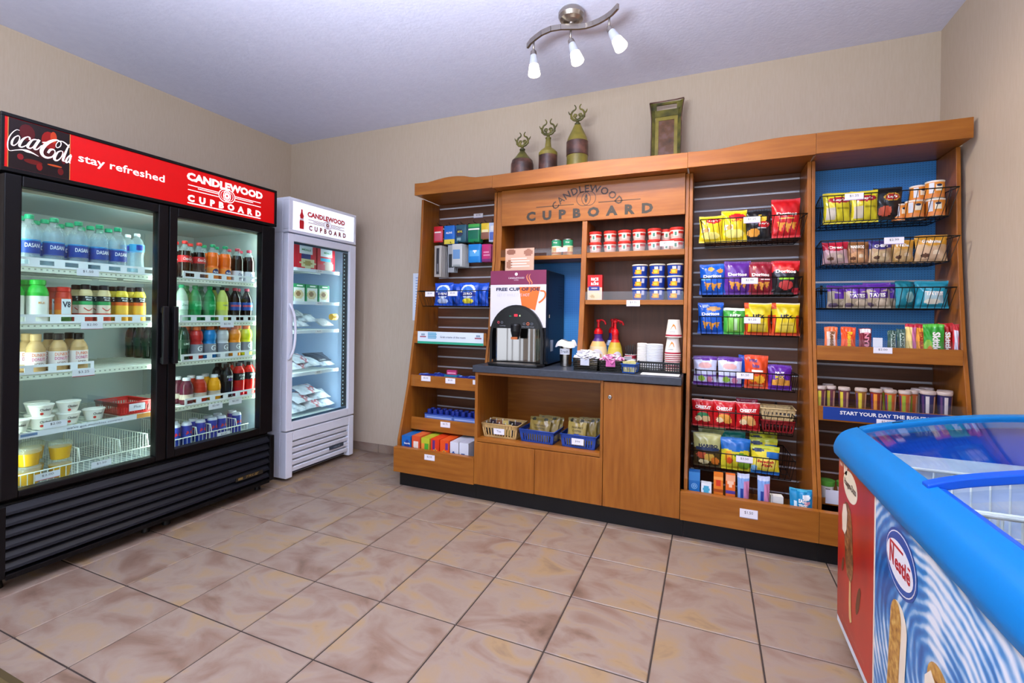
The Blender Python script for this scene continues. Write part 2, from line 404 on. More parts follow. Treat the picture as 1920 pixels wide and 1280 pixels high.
for x, z, w in ((-1.81, .715, .075), (-1.615, .712, .075)): price_tag(uL, x, 2.7645, z - .0, w, .036, '$5.00', '#C8C8D8')
b = MB(); b.box(-1.443, -1.421, 2.7628, 2.7645, .70, .73, c('#ECEAF2')); b.obj('price_tag', uL, 0, rel=True)
price_tag(uL, -1.655, 2.774, .408, .076, .037, '$3.75', '#C8C8D8')
price_tag(uL, -1.669, 2.604, .229, .078, .036, '$2.50', '#C8C8D8')
price_tag(uL, -1.595, BK - .001, 1.90, .077, .032, '$3.00', '#9AA0D0')

# --- middle unit: sign, cubbies, coffee counter
uM = unit('wide wooden shelving unit with cubbies above a coffee counter and cabinets below', -1.345, -.117)
side(uM, -1.343, -1.303, .852); side(uM, -.137, -.117, .852)
cornice(uM, [(-1.331, 2.082), (-1.189, 2.085), (-1.051, 2.088), (-.90, 2.094), (-.698, 2.099), (-.55, 2.096), (-.383, 2.091), (-.123, 2.086)], 1.999)
box_part(uM, 'sign_board', WOODH, -1.302, -.138, 2.88, 2.90, 1.762, 2.0)
box_part(uM, 'back_panel', SHADEWOOD, -1.302, -.138, 3.11, 3.125, 1.53, 2.0, 0)
box_part(uM, 'back_panel', SHADEWOOD, -.73, -.138, 3.11, 3.125, .852, 1.5295, 0)
PEG = mat('blue_pegboard', '#3474B0', .45)
n_, l_ = nodes(PEG)
tc = n_.new('ShaderNodeTexCoord'); mp = n_.new('ShaderNodeMapping'); mp.inputs['Scale'].default_value = (1 / .0125, 1, 1 / .0125)
fr = n_.new('ShaderNodeVectorMath'); fr.operation = 'FRACTION'; ds = n_.new('ShaderNodeVectorMath'); ds.operation = 'DISTANCE'; ds.inputs[1].default_value = (.5, .5, .5)
sx_ = n_.new('ShaderNodeVectorMath'); sx_.operation = 'MULTIPLY'; sx_.inputs[1].default_value = (1, 0, 1); ad = n_.new('ShaderNodeVectorMath'); ad.operation = 'ADD'; ad.inputs[1].default_value = (0, .5, 0)
lt = n_.new('ShaderNodeMath'); lt.operation = 'LESS_THAN'; lt.inputs[1].default_value = .17
mx = n_.new('ShaderNodeMix'); mx.data_type = 'RGBA'; mx.inputs[6].default_value = lin('#3C88D0'); mx.inputs[7].default_value = lin('#2A5E98')
l_.new(tc.outputs['Object'], mp.inputs[0]); l_.new(mp.outputs[0], fr.inputs[0]); l_.new(fr.outputs[0], sx_.inputs[0]); l_.new(sx_.outputs[0], ad.inputs[0]); l_.new(ad.outputs[0], ds.inputs[0])
l_.new(ds.outputs['Value'], lt.inputs[0]); l_.new(lt.outputs[0], mx.inputs[0]); l_.new(mx.outputs[2], n_['Principled BSDF'].inputs['Base Color'])
box_part(uM, 'pegboard', PEG, -1.302, -.732, 3.105, 3.12, .852, 1.526, 0)
b = MB(); b.prism([(3.109, .852), (3.109, 1.761), (prof_y(1.761) - .004, 1.761), (2.855 - .004, 1.33), (2.82 - .004, 1.05), (2.785, .9), (2.78, .852)], 'x', -.745, -.713, WOOD); b.obj('divider', uM, .002, rel=True)
box_part(uM, 'shelf', WOODH, -1.302, -.746, 2.875, 3.109, 1.527, 1.552)
box_part(uM, 'shelf', WOODH, -.712, -.138, 2.875, 3.109, 1.527, 1.560)
box_part(uM, 'shelf', WOODH, -.712, -.138, 2.85, 3.109, 1.236, 1.264)
for x0, x1, y, z0, z1 in ((-1.30, -.748, 2.873, 1.5525, 1.60), (-.711, -.139, 2.873, 1.5605, 1.605), (-.711, -.139, 2.848, 1.2645, 1.315)):
    b = MB(); b.box(x0, x1, y, y + .002, z0, z1, ACRYL); b.obj('acrylic_lip', uM, 0, rel=True)
price_tag(uM, -.873, 2.872, 1.585, .073, .028, '$4.50', '#C8C8D8'); price_tag(uM, -.235, 2.872, 1.594, .078, .03, '$4.50', '#C8C8D8'); price_tag(uM, -.42, 2.8475, 1.244, .078, .036, '$3.25', '#C8C8D8')
LM = world_loc(uM)
INK = c('#3A332C', .5); INKF = c('#453222', .5)
yS = 2.8792 - LM.y
def arc_fn(x, z):                                        # CANDLEWOOD bent over the rings
    R = .27; a = x / R; rr = R + z
    return (-.720 - LM.x + rr * math.sin(a), yS, 1.985 - R - .022 + rr * math.cos(a))
text('CANDLEWOOD', .50, .046, INKF, uM, None, arc_fn, 0.02, 1.15, split=True)
text('CUPBOARD', .805, .063, INK, uM, (-.719 - LM.x, yS, 1.813), None, .055, 2.1, split=True)
def ring(b, cx, cz, r0, r1, y, m, n=30):
    for i in range(n):
        a0, a1 = 2 * PI * i / n, 2 * PI * (i + 1) / n
        b.plate([(cx + r0 * math.sin(a0), y, cz + r0 * math.cos(a0)), (cx + r0 * math.sin(a1), y, cz + r0 * math.cos(a1)), (cx + r1 * math.sin(a1), y, cz + r1 * math.cos(a1)), (cx + r1 * math.sin(a0), y, cz + r1 * math.cos(a0))][::-1], m)
def logo(par, cx, cz, r, y, m, m2):
    """two interlocking rings with a flame leaf between them"""
    for dx in (-.36, .36): b = MB(); ring(b, cx + dx * r, cz, r * .93, r, y, m); b.obj('emblem_ring', par)
    b = MB()
    F = [(0, .72), (.16, .35), (.22, 0), (.12, -.35), (-.03, -.62), (.05, -.25), (.02, .05), (-.10, .2), (-.06, .42)]
    b.plate([(cx + p[0] * r, y - .0003, cz + p[1] * r) for p in F], m)
    b.plate([(cx - p[0] * r * .9 - .03 * r, y - .0003, cz - p[1] * r * .9) for p in F], m2); b.obj('emblem_flame', par)
logo(uM, -.722 - LM.x, 1.90, .046, yS, INK, INKF)
for x0, x1 in ((-1.054, -.80), (-.644, -.389)): b = MB(); b.box(x0 - LM.x, x1 - LM.x, yS, yS + .0005, 1.868, 1.8725, INKF); b.obj('sign_rule', uM)
# cabinet under the counter
box_part(uM, 'cabinet_side', WOOD, -1.345, -1.325, 2.6065, 3.12, .107, .805); box_part(uM, 'cabinet_side', WOOD, -.151, -.133, 2.6285, 3.12, .107, .805)
box_part(uM, 'cabinet_divider', WOOD, -.557, -.541, 2.6065, 3.10, .367, .805)
box_part(uM, 'cabinet_back', WOODH, -1.3245, -.5575, 3.08, 3.095, .396, .805, 0)
box_part(uM, 'cabinet_top_rail', WOODH, -1.3245, -.5575, 2.6065, 2.63, .79, .805)
box_part(uM, 'open_shelf', WOODH, -1.3245, -.5575, 2.6065, 3.079, .376, .396)
for x0, x1 in ((-1.345, -.9445), (-.9425, -.541)):
    box_part(uM, 'drawer_front', WOOD, x0, x1, 2.605, 2.625, .107, .372)
d = box_part(uM, 'cabinet_door', WOOD, -.5385, -.1325, 2.605, 2.627, .107, .80)
b = MB(); b.lathe([(0, .0), (.011, .0), (.011, -.006), (.008, -.008), (0, -.008)], STEEL, 16); b.box(-.0015, .0015, -.005, .005, -.0095, -.008, DARK)
o = b.obj('lock', d); o.location = (-.503 - LM.x, 2.6045 - LM.y, .717); o.rotation_euler = (-PI / 2, 0, 0)
box_part(uM, 'kick_plate', BLACKP, -1.346, -.117, 2.646, 3.1, .001, .104, 0)
wt = MB(); wt.box(-.6125, .6125, -.255, .26, -.021, .021, noise_mat('dark_slate_worktop', [(.3, '#2B303B'), (.7, '#363C48')], 60, .38))
wt = solid(wt, 'worktop', 'dark slate grey laminate worktop of the coffee counter', 'worktop', (-.742, 2.842, .828), 0, None, .003)

# --- right slatwall unit and blue pegboard unit
uR = unit('wooden shelving unit with slatwall and black wire snack baskets right of the counter', -.115, .488)
side(uR, -.115, -.097); side(uR, .470, .488)
slatwall(uR, -.096, .469)
cornice(uR, [(-.122, 2.087), (-.04, 2.084), (.036, 2.084), (.08, 2.088), (.117, 2.093), (.18, 2.099), (.237, 2.103), (.30, 2.107), (.352, 2.109), (.464, 2.108), (.488, 2.108)], 2.0)
box_part(uR, 'base_board', WOODH, -.13, .489, 2.605, 2.6435, .104, .253)
box_part(uR, 'bottom_shelf', WOODH, -.096, .469, 2.6445, 3.109, .108, .126)
box_part(uR, 'kick_plate', BLACKP, -.115, .489, 2.646, 3.1, .001, .103, 0)
price_tag(uR, .191, 2.604, .192, .08, .044, '$1.50', '#A8A8BC')
uB = unit('wooden shelving unit with blue pegboard in the right corner', .490, 1.10)
side(uB, .490, .506); side(uB, 1.082, 1.10)
cornice(uB, [(.489, 2.108), (.571, 2.108), (.65, 2.107), (.73, 2.105), (.81, 2.102), (.886, 2.099), (.99, 2.097), (1.102, 2.098)], 2.003)
for z0, z1 in ((1.377, 2.0), (1.15, 1.367), (.985, 1.14)): box_part(uB, 'pegboard', PEG, .507, 1.081, BK - .002, BK + .018, z0, z1, 0)
for z in (1.372, 1.145):
    b = MB(); b.box(.507, 1.081, BK + .002, BK + .017, z - .006, z + .006, ALU); b.obj('metal_strip', uB, 0, rel=True)
box_part(uB, 'pegboard_back', SHADEWOOD, .507, 1.081, BK + .019, BK + .024, .985, 2.0, 0)
slatwall(uB, .507, 1.081, .984)
box_part(uB, 'base_board', WOODH, .490, 1.10, 2.605, 2.6435, .104, .253)
box_part(uB, 'bottom_shelf', WOODH, .507, 1.081, 2.6445, 3.109, .108, .126)
box_part(uB, 'kick_plate', BLACKP, .490, 1.09, 2.646, 3.1, .001, .103, 0)
for yf, z0, z1, zd in ((2.80, .957, 1.030, .995), (2.755, .66, .731, .690), (2.72, .255, .285, .268)):
    box_part(uB, 'shelf_front', WOODH, .507, 1.081, yf, yf + .016, z0, z1)
    box_part(uB, 'shelf', WOODH, .507, 1.081, yf + .0165, 3.109, zd - .016, zd)
for y, z0, z1 in ((2.803, 1.031, 1.065), (2.758, .732, .775)):
    b = MB(); b.box(.508, 1.08, y, y + .002, z0, z1, ACRYL); b.obj('acrylic_lip', uB, 0, rel=True)
price_tag(uB, .778, 2.799, 1.016, .075, .03, '$2.00', '#C8C8D8')
b = MB(); b.box(.739, .777, 2.800, 2.8012, 1.032, 1.077, c('#D4DAE4')); b.obj('blank_card', uB, 0, rel=True)
b = MB(); b.box(.527, 1.07, 2.7525, 2.7545, .668, .730, c('#1C3C8C')); s = b.obj('slogan_banner', uB, 0, rel=True)
LB = world_loc(uB)
text('START YOUR DAY THE RIGHT WAY', .40, .018, WHITE, s, (.797 - LB.x, 2.7519 - LB.y, .706), None, .03)
price_tag(uB, .781, 2.7515, .675, .074, .028, '$5.00', '#C8C8D8')
b = MB(); b.box(.535, .66, 2.7185, 2.7195, .262, .330, c('#DCDDE8')); s = b.obj('shelf_card', uB, 0, rel=True)
text('T', .012, .03, c('#404048'), s, (.598 - LB.x, 2.718 - LB.y, .29))
# ---------------------------------------------------------------- black two-door drinks cooler (local: x along its width, y into it, z up)
KX, KY = -2.62, .925
def inK(x, y, z): return (KX - y, KY + x, z)             # cooler frame to room
kc = thing('drinks_cooler', 'black two-door glass-front drinks cooler with lit red sign along the left wall', 'cooler', (KX, KY, 0), PI / 2)
LINER = c('#B4C0C2', .5)
b = MB(); W, D = 1.297, .80
b.box(0, W, .058, D, .36, .372, BLACK); b.box(0, W, .058, D, 1.71, 1.956, BLACK); b.box(0, .02, .058, D, .372, 1.71, BLACK); b.box(W - .02, W, .058, D, .372, 1.71, BLACK); b.box(.02, W - .02, D - .02, D, .372, 1.71, BLACK)
b.box(0, W, .03, D, .085, .36, BLACK); b.obj('cabinet', kc, .003)
b = MB(); b.box(.0205, .045, .058, D - .045, .3725, 1.7095, LINER); b.box(W - .045, W - .0205, .058, D - .045, .3725, 1.7095, LINER)
b.box(.0205, W - .0205, D - .045, D - .0205, .3725, 1.7095, LINER); b.box(.045, W - .045, .058, D - .045, .3725, .385, LINER); b.box(.045, W - .045, .058, D - .045, 1.68, 1.7095, LINER)
for x in (.35, .95): b.box(x - .012, x + .012, D - .05, D - .045, .39, 1.66, c('#B8C0BE'))
b.obj('inner_liner', kc)
b = MB(); b.box(.636, .660, .058, .085, .385, 1.68, LINER); b.obj('mullion', kc)
for x in (.04, .60, .70, 1.26):
    b = MB(); b.lathe([(0, 0), (.02, 0), (.016, .03), (.016, .09), (0, .09)], BLACKP, 12, x, .10); b.obj('foot', kc)
    b = MB(); b.lathe([(0, 0), (.02, 0), (.016, .03), (.016, .09), (0, .09)], BLACKP, 12, x, .70); b.obj('foot', kc)
# lit sign
b = MB(); b.box(0, W, 0, .057, 1.72, 1.737, BLACK); b.box(0, W, 0, .057, 1.941, 1.956, BLACK); b.box(0, .012, 0, .057, 1.737, 1.941, BLACK); b.box(W - .016, W, 0, .057, 1.737, 1.941, BLACK); b.obj('sign_frame', kc, .002)
SRED = mat('backlit_red_acrylic', '#C4060B', .3, 0, .32); SWHT = mat('backlit_white_print', '#F4E4E4', .4, 0, .75)
b = MB(); b.box(.012, W - .016, .006, .05, 1.737, 1.941, SRED); sg = b.obj('sign_panel', kc)
b = MB(); SD = mat('backlit_dark_print', '#1A0A0C', .3)
b.box(.022, .222, .0045, .0055, 1.738, 1.940, SD)
rr = random.Random(3)
for (x, z, w, h, m) in ((.08, 1.895, .05, .07, '#4E080C'), (.15, 1.885, .05, .08, '#8A0E08'), (.165, 1.905, .022, .05, '#B83814'), (.10, 1.78, .06, .02, '#5E0E08'), (.17, 1.785, .05, .008, '#B84A1A'), (.12, 1.765, .02, .03, '#7A100C'), (.19, 1.765, .02, .03, '#600C0C'), (.06, 1.79, .02, .025, '#7E0C14'), (.20, 1.83, .02, .06, '#5A080C'), (.13, 1.83, .10, .05, '#3A070A')):
    b.lathe([(0, 0), (1, 0)], mat('backlit_' + m, m, .3, 0, .12), 14) ; k = len(b.v) - 28
    b.v[k:] = [(x + v[0] * w / 2, .0041 - .00002 * len(b.f) / 14, z + v[1] * h / 2) for v in b.v[k:]]
for x in (.0225, .2215): b.box(x - .0012, x + .0012, .0035, .0055, 1.738, 1.94, mat('backlit_#E0A060', '#B0703A', .3, 0, .3))
b.obj('bottle_picture', sg)
STROKES = [([(.0567, 1.8963), (.047, 1.8956), (.0358, 1.8815), (.0257, 1.8589), (.0213, 1.8338), (.0222, 1.8128), (.028, 1.8041), (.0426, 1.8108), (.0636, 1.8194), (.0798, 1.8194), (.0962, 1.8167), (.1166, 1.8086)], [.6, 1, 1.2, 1.6, 1.6, 1.4, 1, 1.3, 2, 5, 2.8, .5]),
 ([(.0543, 1.8738), (.043, 1.865), (.0345, 1.8454), (.0337, 1.8309), (.0407, 1.8297), (.051, 1.844), (.057, 1.8628), (.0543, 1.8738), (.0473, 1.8713)], [1, 1.6, 3, 3, 1.6, 1.3, 1.6, 1.2, .8]),
 ([(.0874, 1.8687), (.0874, 1.8784), (.0792, 1.8779), (.0668, 1.8639), (.0572, 1.8413), (.0573, 1.8305), (.0671, 1.8326), (.0813, 1.8471)], [3, 2.4, 1.6, 3.2, 4, 3.4, 2, 1]),
 ([(.1122, 1.8773), (.0975, 1.8722), (.0849, 1.8508), (.0814, 1.8362), (.0905, 1.8344), (.1032, 1.8497), (.1178, 1.8793), (.1033, 1.8448), (.1034, 1.835), (.1126, 1.8381), (.1255, 1.8585)], [1.5, 2.4, 4, 4, 2, 1.4, 4, 4.4, 3.4, 2, 1]),
 ([(.1282, 1.8718), (.1405, 1.876)], [2.2, 2.2]),
 ([(.1467, 1.8331), (.1543, 1.8494), (.1659, 1.8532), (.1699, 1.8419), (.1604, 1.8212), (.1431, 1.8119), (.1288, 1.8186), (.1257, 1.8375), (.1368, 1.8635), (.1558, 1.8863), (.1753, 1.8981), (.1892, 1.8928), (.1874, 1.8756), (.1766, 1.8656), (.1725, 1.8757), (.1812, 1.8939), (.1952, 1.8987), (.2094, 1.8908), (.2187, 1.881)], [3.5, 4, 2.4, 1.6, 2.4, 4, 5, 6, 6, 5, 3, 1.6, 1.4, 1.4, 1.2, 1.2, 2, 2.6, 1.6]),
 ([(.1916, 1.8566), (.1797, 1.8476), (.1691, 1.8239), (.1693, 1.8101), (.1801, 1.8122), (.1919, 1.8311), (.1967, 1.8506), (.1916, 1.8566)], [1.6, 2.4, 4.4, 4, 2, 1.6, 1.6, 1.4]),
 ([(.2186, 1.8939), (.2097, 1.8677), (.1989, 1.8282), (.1971, 1.8149), (.2051, 1.8161)], [1.4, 3, 4, 3, 1.2]),
 ([(.2252, 1.8521), (.2141, 1.8356), (.2072, 1.8154), (.2123, 1.8118), (.2223, 1.8304), (.2252, 1.8469), (.2194, 1.8166), (.2235, 1.8127)], [1.4, 2.4, 3.4, 2, 1.4, 3, 3, 1.2])]
def smooth(P, k=4):
    out = []
    for i in range(len(P) - 1):
        p0, p1, p2, p3 = P[max(i - 1, 0)], P[i], P[i + 1], P[min(i + 2, len(P) - 1)]
        for j in range(k):
            t = j / k; out.append(tuple(.5 * (2 * b1 + (c1 - a1) * t + (2 * a1 - 5 * b1 + 4 * c1 - d1) * t * t + (3 * b1 - a1 - 3 * c1 + d1) * t ** 3) for a1, b1, c1, d1 in zip(p0, p1, p2, p3)))
    return out + [tuple(P[-1])]
def ribbon(b, P, Wd, y, m, unit=.001):
    Q = smooth([(p[0], p[1], w) for p, w in zip(P, Wd)])
    for i, (p, q) in enumerate(zip(Q, Q[1:])):
        d = Vector((q[0] - p[0], q[1] - p[1])); L = d.length or 1e-6; n = Vector((-d.y, d.x)) / L
        b.plate([(p[0] + n.x * p[2] * unit, y, p[1] + n.y * p[2] * unit), (p[0] - n.x * p[2] * unit, y, p[1] - n.y * p[2] * unit), (q[0] - n.x * q[2] * unit, y, q[1] - n.y * q[2] * unit), (q[0] + n.x * q[2] * unit, y, q[1] + n.y * q[2] * unit)], m)
b = MB()
for P, Wd in STROKES: ribbon(b, P, Wd, .0030, SWHT)
b.obj('script_lettering', sg)
text('stay refreshed', .362, .048, SWHT, sg, (.433, .0052, 1.843), None, .012, split=True)
text('CANDLEWOOD', .468, .045, SWHT, sg, (.960, .0052, 1.8975), None, .05, split=True)
text('CUPBOARD', .452, .039, SWHT, sg, (.9575, .0052, 1.7805), None, .055, 2.0, split=True)
b = MB()
def emblem(par, cx, zs, xs, m, y, r, th):
    (a0, a1), (i0, i1) = xs
    for z, xa, xb in ((zs[0], a0, a1), (zs[1], a0 + (a1 - a0) * .12, a1 - (a1 - a0) * .12), (zs[2], a0, a1)):
        for p, q in ((xa, i0), (i1, xb)): b = MB(); b.box(p, q, y, y + .0006, z - th, z + th, m); b.obj('sign_rule', par)
    b = MB()
    for dx in (-.36, .36): ring(b, cx + dx * r, zs[1], r * .88, r, y - .0001, m, 26)
    for dx in (-.30, .30): ring(b, cx + dx * r, zs[1], r * .66, r * .72, y - .0001, m, 22)
    ring(b, cx, zs[1], r * .16, r * .46, y - .0002, m, 16); b.obj('ring_emblem', par)
emblem(sg, .9565, (1.851, 1.8415, 1.8255), ((.733, 1.181), (.906, 1.007)), SWHT, .0052, .038, .0022)
b = MB(); b.box(.732, 1.181, .0052, .0058, 1.7505, 1.7565, SWHT); b.obj('sign_rule', sg)
# louvered grille with badge
for k in range(6):
    z0 = .083 + k * .0455
    b = MB(); b.prism([(.028, z0), (.012, z0 + .004), (.0, z0 + .012), (.004, z0 + .022), (.022, z0 + .044), (.029, z0 + .044)], 'x', .03, W - .032, NAVYBLK); b.obj('louver', kc)
b = MB(); b.box(.0, .029, -.004, .0295, .068, .36, BLACK); b.box(W - .031, W, -.004, .0295, .068, .36, BLACK); b.box(.03, W - .032, -.004, .0295, .058, .081, BLACK); b.obj('grille_frame', kc, .003)
b = MB(); b.box(1.03, 1.215, -.004, .0, .134, .158, mat('dark_badge', '#2A261F', .35)); bd = b.obj('maker_badge', kc)
text('TRUE', .09, .014, mat('gold_badge_print', '#B59A5C', .35, .8), bd, (1.14, -.0045, .1465), None, .02, 1, .35)
b = MB(); b.box(1.045, 1.075, -.0045, -.004, .140, .153, mat('gold_badge_print', '#B59A5C', .35, .8)); b.obj('emblem', bd)
# doors
def glass_door(par, x0, x1, z0, z1, gx0, gx1, gz0, gz1, fm, hinge):
    b = MB(); y0, y1 = 0, .05
    b.box(x0, gx0, y0, y1, z0, z1, fm); b.box(gx1, x1, y0, y1, z0, z1, fm); b.box(gx0, gx1, y0, y1, z0, gz0, fm); b.box(gx0, gx1, y0, y1, gz1, z1, fm)
    d = b.obj('door', par, .004)
    b = MB(); b.box(gx0, gx1, .018, .021, gz0, gz1, GLASS); b.obj('glass_pane', d)
    return d
dL = glass_door(kc, .012, .634, .385, 1.712, .066, .585, .412, 1.668, BLACK, 0)
dR = glass_door(kc, .638, W - .012, .385, 1.712, .680, 1.192, .425, 1.664, BLACK, 1)
for d, x in ((dL, .607), (dR, .659)):
    b = MB(); b.box(x - .012, x + .012, -.034, -.016, .885, 1.186, BLACKP); b.box(x - .01, x + .01, -.016, -.0005, .89, .92, BLACKP); b.box(x - .01, x + .01, -.016, -.0005, 1.15, 1.18, BLACKP); b.obj('handle', d, .004)
for x0, x1 in ((.050, .632), (.664, 1.245)):             # pale gasket strip over each opening and at its right
    b = MB(); b.box(x0, x1, .0515, .057, 1.655, 1.69, c('#E8EEDD')); b.box(x1 - .012, x1, .0515, .057, .40, 1.654, c('#D6DCCB')); b.obj('door_gasket', kc)
# fluorescent tubes behind the door frames, with their light
TUBE = mat('fluorescent_tube', '#F2FFF4', .4, 0, 7.0)
for x in (.622, 1.232):
    b = MB(); b.lathe([(0, 0), (.009, 0), (.009, 1.2), (0, 1.2)], TUBE, 10, x, .075, .44); b.obj('light_tube', kc)
def inner_light(par, loc, rot, sx, sy, p, col):
    d = bpy.data.lights.new('cooler_light', 'AREA'); d.shape = 'RECTANGLE'; d.size = sx; d.size_y = sy; d.energy = p; d.color = col
    o = bpy.data.objects.new('cooler_light', d); COL.objects.link(o); o.parent = par; o.location = loc; o.rotation_euler = rot
for x, ry in ((.612, .9), (1.22, .75), (.07, -.9), (.69, -.9)):
    inner_light(kc, (x, .088, 1.04), (PI / 2, 0, ry), .02, 1.2, 1.15, (.88, 1.0, .94))
inner_light(kc, (.65, .10, 1.672), (.5, 0, 0), 1.1, .03, 1.2, (.90, 1.0, .95))
# wire shelves with price channel; white bottle rails stand on them
SHZ = (1.345, 1.098, .878, .628)
def cooler_shelf(x0, x1, z, name='wire_shelf'):
    b = MB(); m = c('#E3EAD8')
    b.box(x0, x1, .085, .089, z - .022, z + .002, m)
    for k in range(int((x1 - x0) / .02)): b.box(x0 + .008 + k * .02, x0 + .014 + k * .02, .084, .0849, z - .012, z - .006, c('#9AA595'))
    for k in range(int((x1 - x0) / .026) + 1): b.box(x0 + k * .026, x0 + k * .026 + .004, .089, .70, z - .006, z, WIREW)
    for y in (.25, .45, .695): b.box(x0, x1, y, y + .005, z - .012, z - .0061, WIREW)
    return b.obj(name, kc)
def rail(par, xs, z, w, h=.042):
    """white front stop with one window per lane"""
    x0, x1 = xs[0] - w / 2, xs[-1] + w / 2; y0, y1 = .079, .082; m = c('#F2F5F8')
    b = MB(); b.box(x0, x1, y0, y1, z + .002, z + .011, m); b.box(x0, x1, y0, y1, z + h - .011, z + h, m)
    cuts = [x0] + [v for x in xs for v in (x - w * .33, x + w * .33)] + [x1]
    for a, e in zip(cuts[::2], cuts[1::2]): b.box(a, e, y0, y1, z + .011, z + h - .011, m)
    b.box(x0, x1, y1, .42, z + .0005, z + .002, m)
    return b.obj('bottle_rail', par)
SL = [cooler_shelf(.052, .632, z) for z in SHZ]; SR = [cooler_shelf(.664, 1.242, z) for z in SHZ]
def ctag(sh, x, z, t, band): price_tag(kc, x, .0785, z, .085, .034, t, band, rel=False)
ctag(SL[0], .327, 1.338, '$1.50', '#D8DCE0'); ctag(SL[1], .345, 1.088, '$2.00', '#C890A0'); ctag(SL[2], .315, .868, '$3.25', '#B83048')
ctag(SR[1], 1.02, 1.083, '$2.50', '#B8A0B0'); ctag(SR[3], .955, .600, '$2.00', '#D8DCE0'); ctag(SR[3], 1.08, .607, '$2.50', '#D8DCE0')
b = MB(); b.box(.055, .628, .0795, .0835, .606, .631, c('#E6EAF0')); b.box(.54, .628, .079, .0795, .608, .630, c('#E09A50')); b.box(.10, .155, .079, .0795, .614, .625, c('#6C8CB8')); s = b.obj('slogan_strip', kc)
text("we've got munchies covered", .22, .012, c('#40506C'), s, (.365, .0785, .618))
price_tag(kc, .215, .0775, .648, .08, .03, '$2.00', '#D8DCE0', rel=False)

# ---------------------------------------------------------------- white one-door freezer in the corner
FX, FY = -2.655, 2.35
wf = thing('upright_freezer', 'narrow white glass-door freezer with lit header in the back left corner', 'freezer', (FX, FY, 0), PI / 2)
WE = c('#DFE3EE', .35); W2, D2 = .657, .72
def inF(x, y, z): return (FX - y, FY + x, z)
b = MB(); b.box(0, W2, .06, D2, .02, .335, WE); b.box(0, W2, .06, D2, 1.715, 1.955, WE); b.box(0, .03, .06, D2, .335, 1.715, WE); b.box(W2 - .03, W2, .06, D2, .335, 1.715, WE); b.box(.03, W2 - .03, D2 - .03, D2, .335, 1.715, WE)
b.box(0, .055, 0, .0595, .02, .335, WE); b.box(W2 - .055, W2, 0, .0595, .02, .335, WE); b.box(.055, W2 - .055, 0, .0595, .27, .335, WE); b.obj('cabinet', wf, .004)
ICE = c('#B6CBE6', .4)
b = MB(); b.box(.0305, .045, .062, D2 - .045, .3355, 1.7145, ICE); b.box(W2 - .045, W2 - .0305, .062, D2 - .045, .3355, 1.7145, ICE); b.box(.0305, W2 - .0305, D2 - .045, D2 - .0305, .3355, 1.7145, ICE); b.box(.045, W2 - .045, .062, D2 - .045, .3355, .365, ICE); b.box(.045, W2 - .045, .062, D2 - .045, 1.69, 1.7145, ICE); b.obj('inner_liner', wf)
for k in range(5):
    z0 = .052 + k * .0435
    b = MB(); b.prism([(.045, z0), (.008, z0 + .004), (.004, z0 + .03), (.012, z0 + .033), (.045, z0 + .036)], 'x', .056, W2 - .056, WE); b.obj('louver', wf)
b = MB(); b.box(.0555, W2 - .0555, .046, .0595, .03, .269, c('#2A3244')); b.obj('grille_back', wf)
b = MB(); b.box(.40, .545, -.001, .004, .115, .14, c('#3C4654')); bd = b.obj('maker_badge', wf); text('TRUE', .07, .012, c('#8C98A8'), bd, (.475, -.0015, .1275), None, .02, 1, .3)
b = MB(); b.box(0, W2, 0, .0595, 1.715, 1.735, WE); b.box(0, W2, 0, .0595, 1.935, 1.955, WE); b.box(0, .032, 0, .0595, 1.735, 1.935, WE); b.box(W2 - .022, W2, 0, .0595, 1.735, 1.935, WE); b.obj('header_frame', wf, .003)
SIGNW = mat('backlit_white_acrylic', '#EEF3FF', .4, 0, .5); PRED = c('#D0242C', .4); PMAR = c('#8A1828', .4)
b = MB(); b.box(.032, W2 - .022, .005, .05, 1.735, 1.935, SIGNW); sg = b.obj('sign_panel', wf)
text('CANDLEWOOD', .372, .038, PRED, sg, (.348, .0044, 1.867), None, .05)
text('CUPBOARD', .37, .037, PMAR, sg, (.362, .0044, 1.771), None, .045, 1.9)
emblem(sg, .355, (1.829, 1.8185, 1.8075), ((.172, .53), (.318, .392)), PMAR, .0044, .028, .0018)
b = MB(); b.prism([(.094, 1.752), (.130, 1.752), (.132, 1.80), (.124, 1.825), (.130, 1.845), (.119, 1.868), (.118, 1.89), (.106, 1.89), (.105, 1.868), (.094, 1.845), (.100, 1.825), (.092, 1.80)], 'y', .0036, .0046, PRED); b.box(.098, .126, .0034, .0036, 1.812, 1.826, c('#F0D8DC')); b.obj('bottle_silhouette', sg)
dF = glass_door(wf, -.004, W2 + .002, .345, 1.706, .045, .592, .402, 1.655, WE, 0)
b = MB(); b.box(.0445, .0575, .0215, .024, .402, 1.655, c('#3A5878')); b.box(.0575, .592, .0215, .024, 1.640, 1.655, c('#3A5878')); b.box(.0575, .592, .0215, .024, .402, .418, c('#3A5878')); b.obj('glass_border', dF)
b = MB(); b.tube(smooth([(.012, -.001, .84), (.016, -.02, .87), (.030, -.03, .93), (.036, -.032, 1.03), (.030, -.03, 1.13), (.016, -.02, 1.19), (.012, -.001, 1.22)]), .009, WE, 8); b.obj('handle', dF)
b = MB(); b.box(.548, .5915, .0225, .034, .42, 1.638, c('#26323E')); lp = b.obj('led_strip', wf)
b = MB(); LED = mat('led_dot', '#BFD4E4', .4, 0, .5)
for k in range(40): b.box(.551, .559, .0215, .0224, .44 + k * .03, .450 + k * .03, LED)
b.obj('led_dots', wf, 0, kind='stuff')
inner_light(wf, (.56, .075, 1.02), (PI / 2, 0, .75), .02, 1.2, 2.0, (.80, .90, 1.0)); inner_light(wf, (.08, .075, 1.02), (PI / 2, 0, -.8), .02, 1.2, 1.7, (.80, .90, 1.0))
FSH = (1.488, 1.245, 1.032, .722, .40)
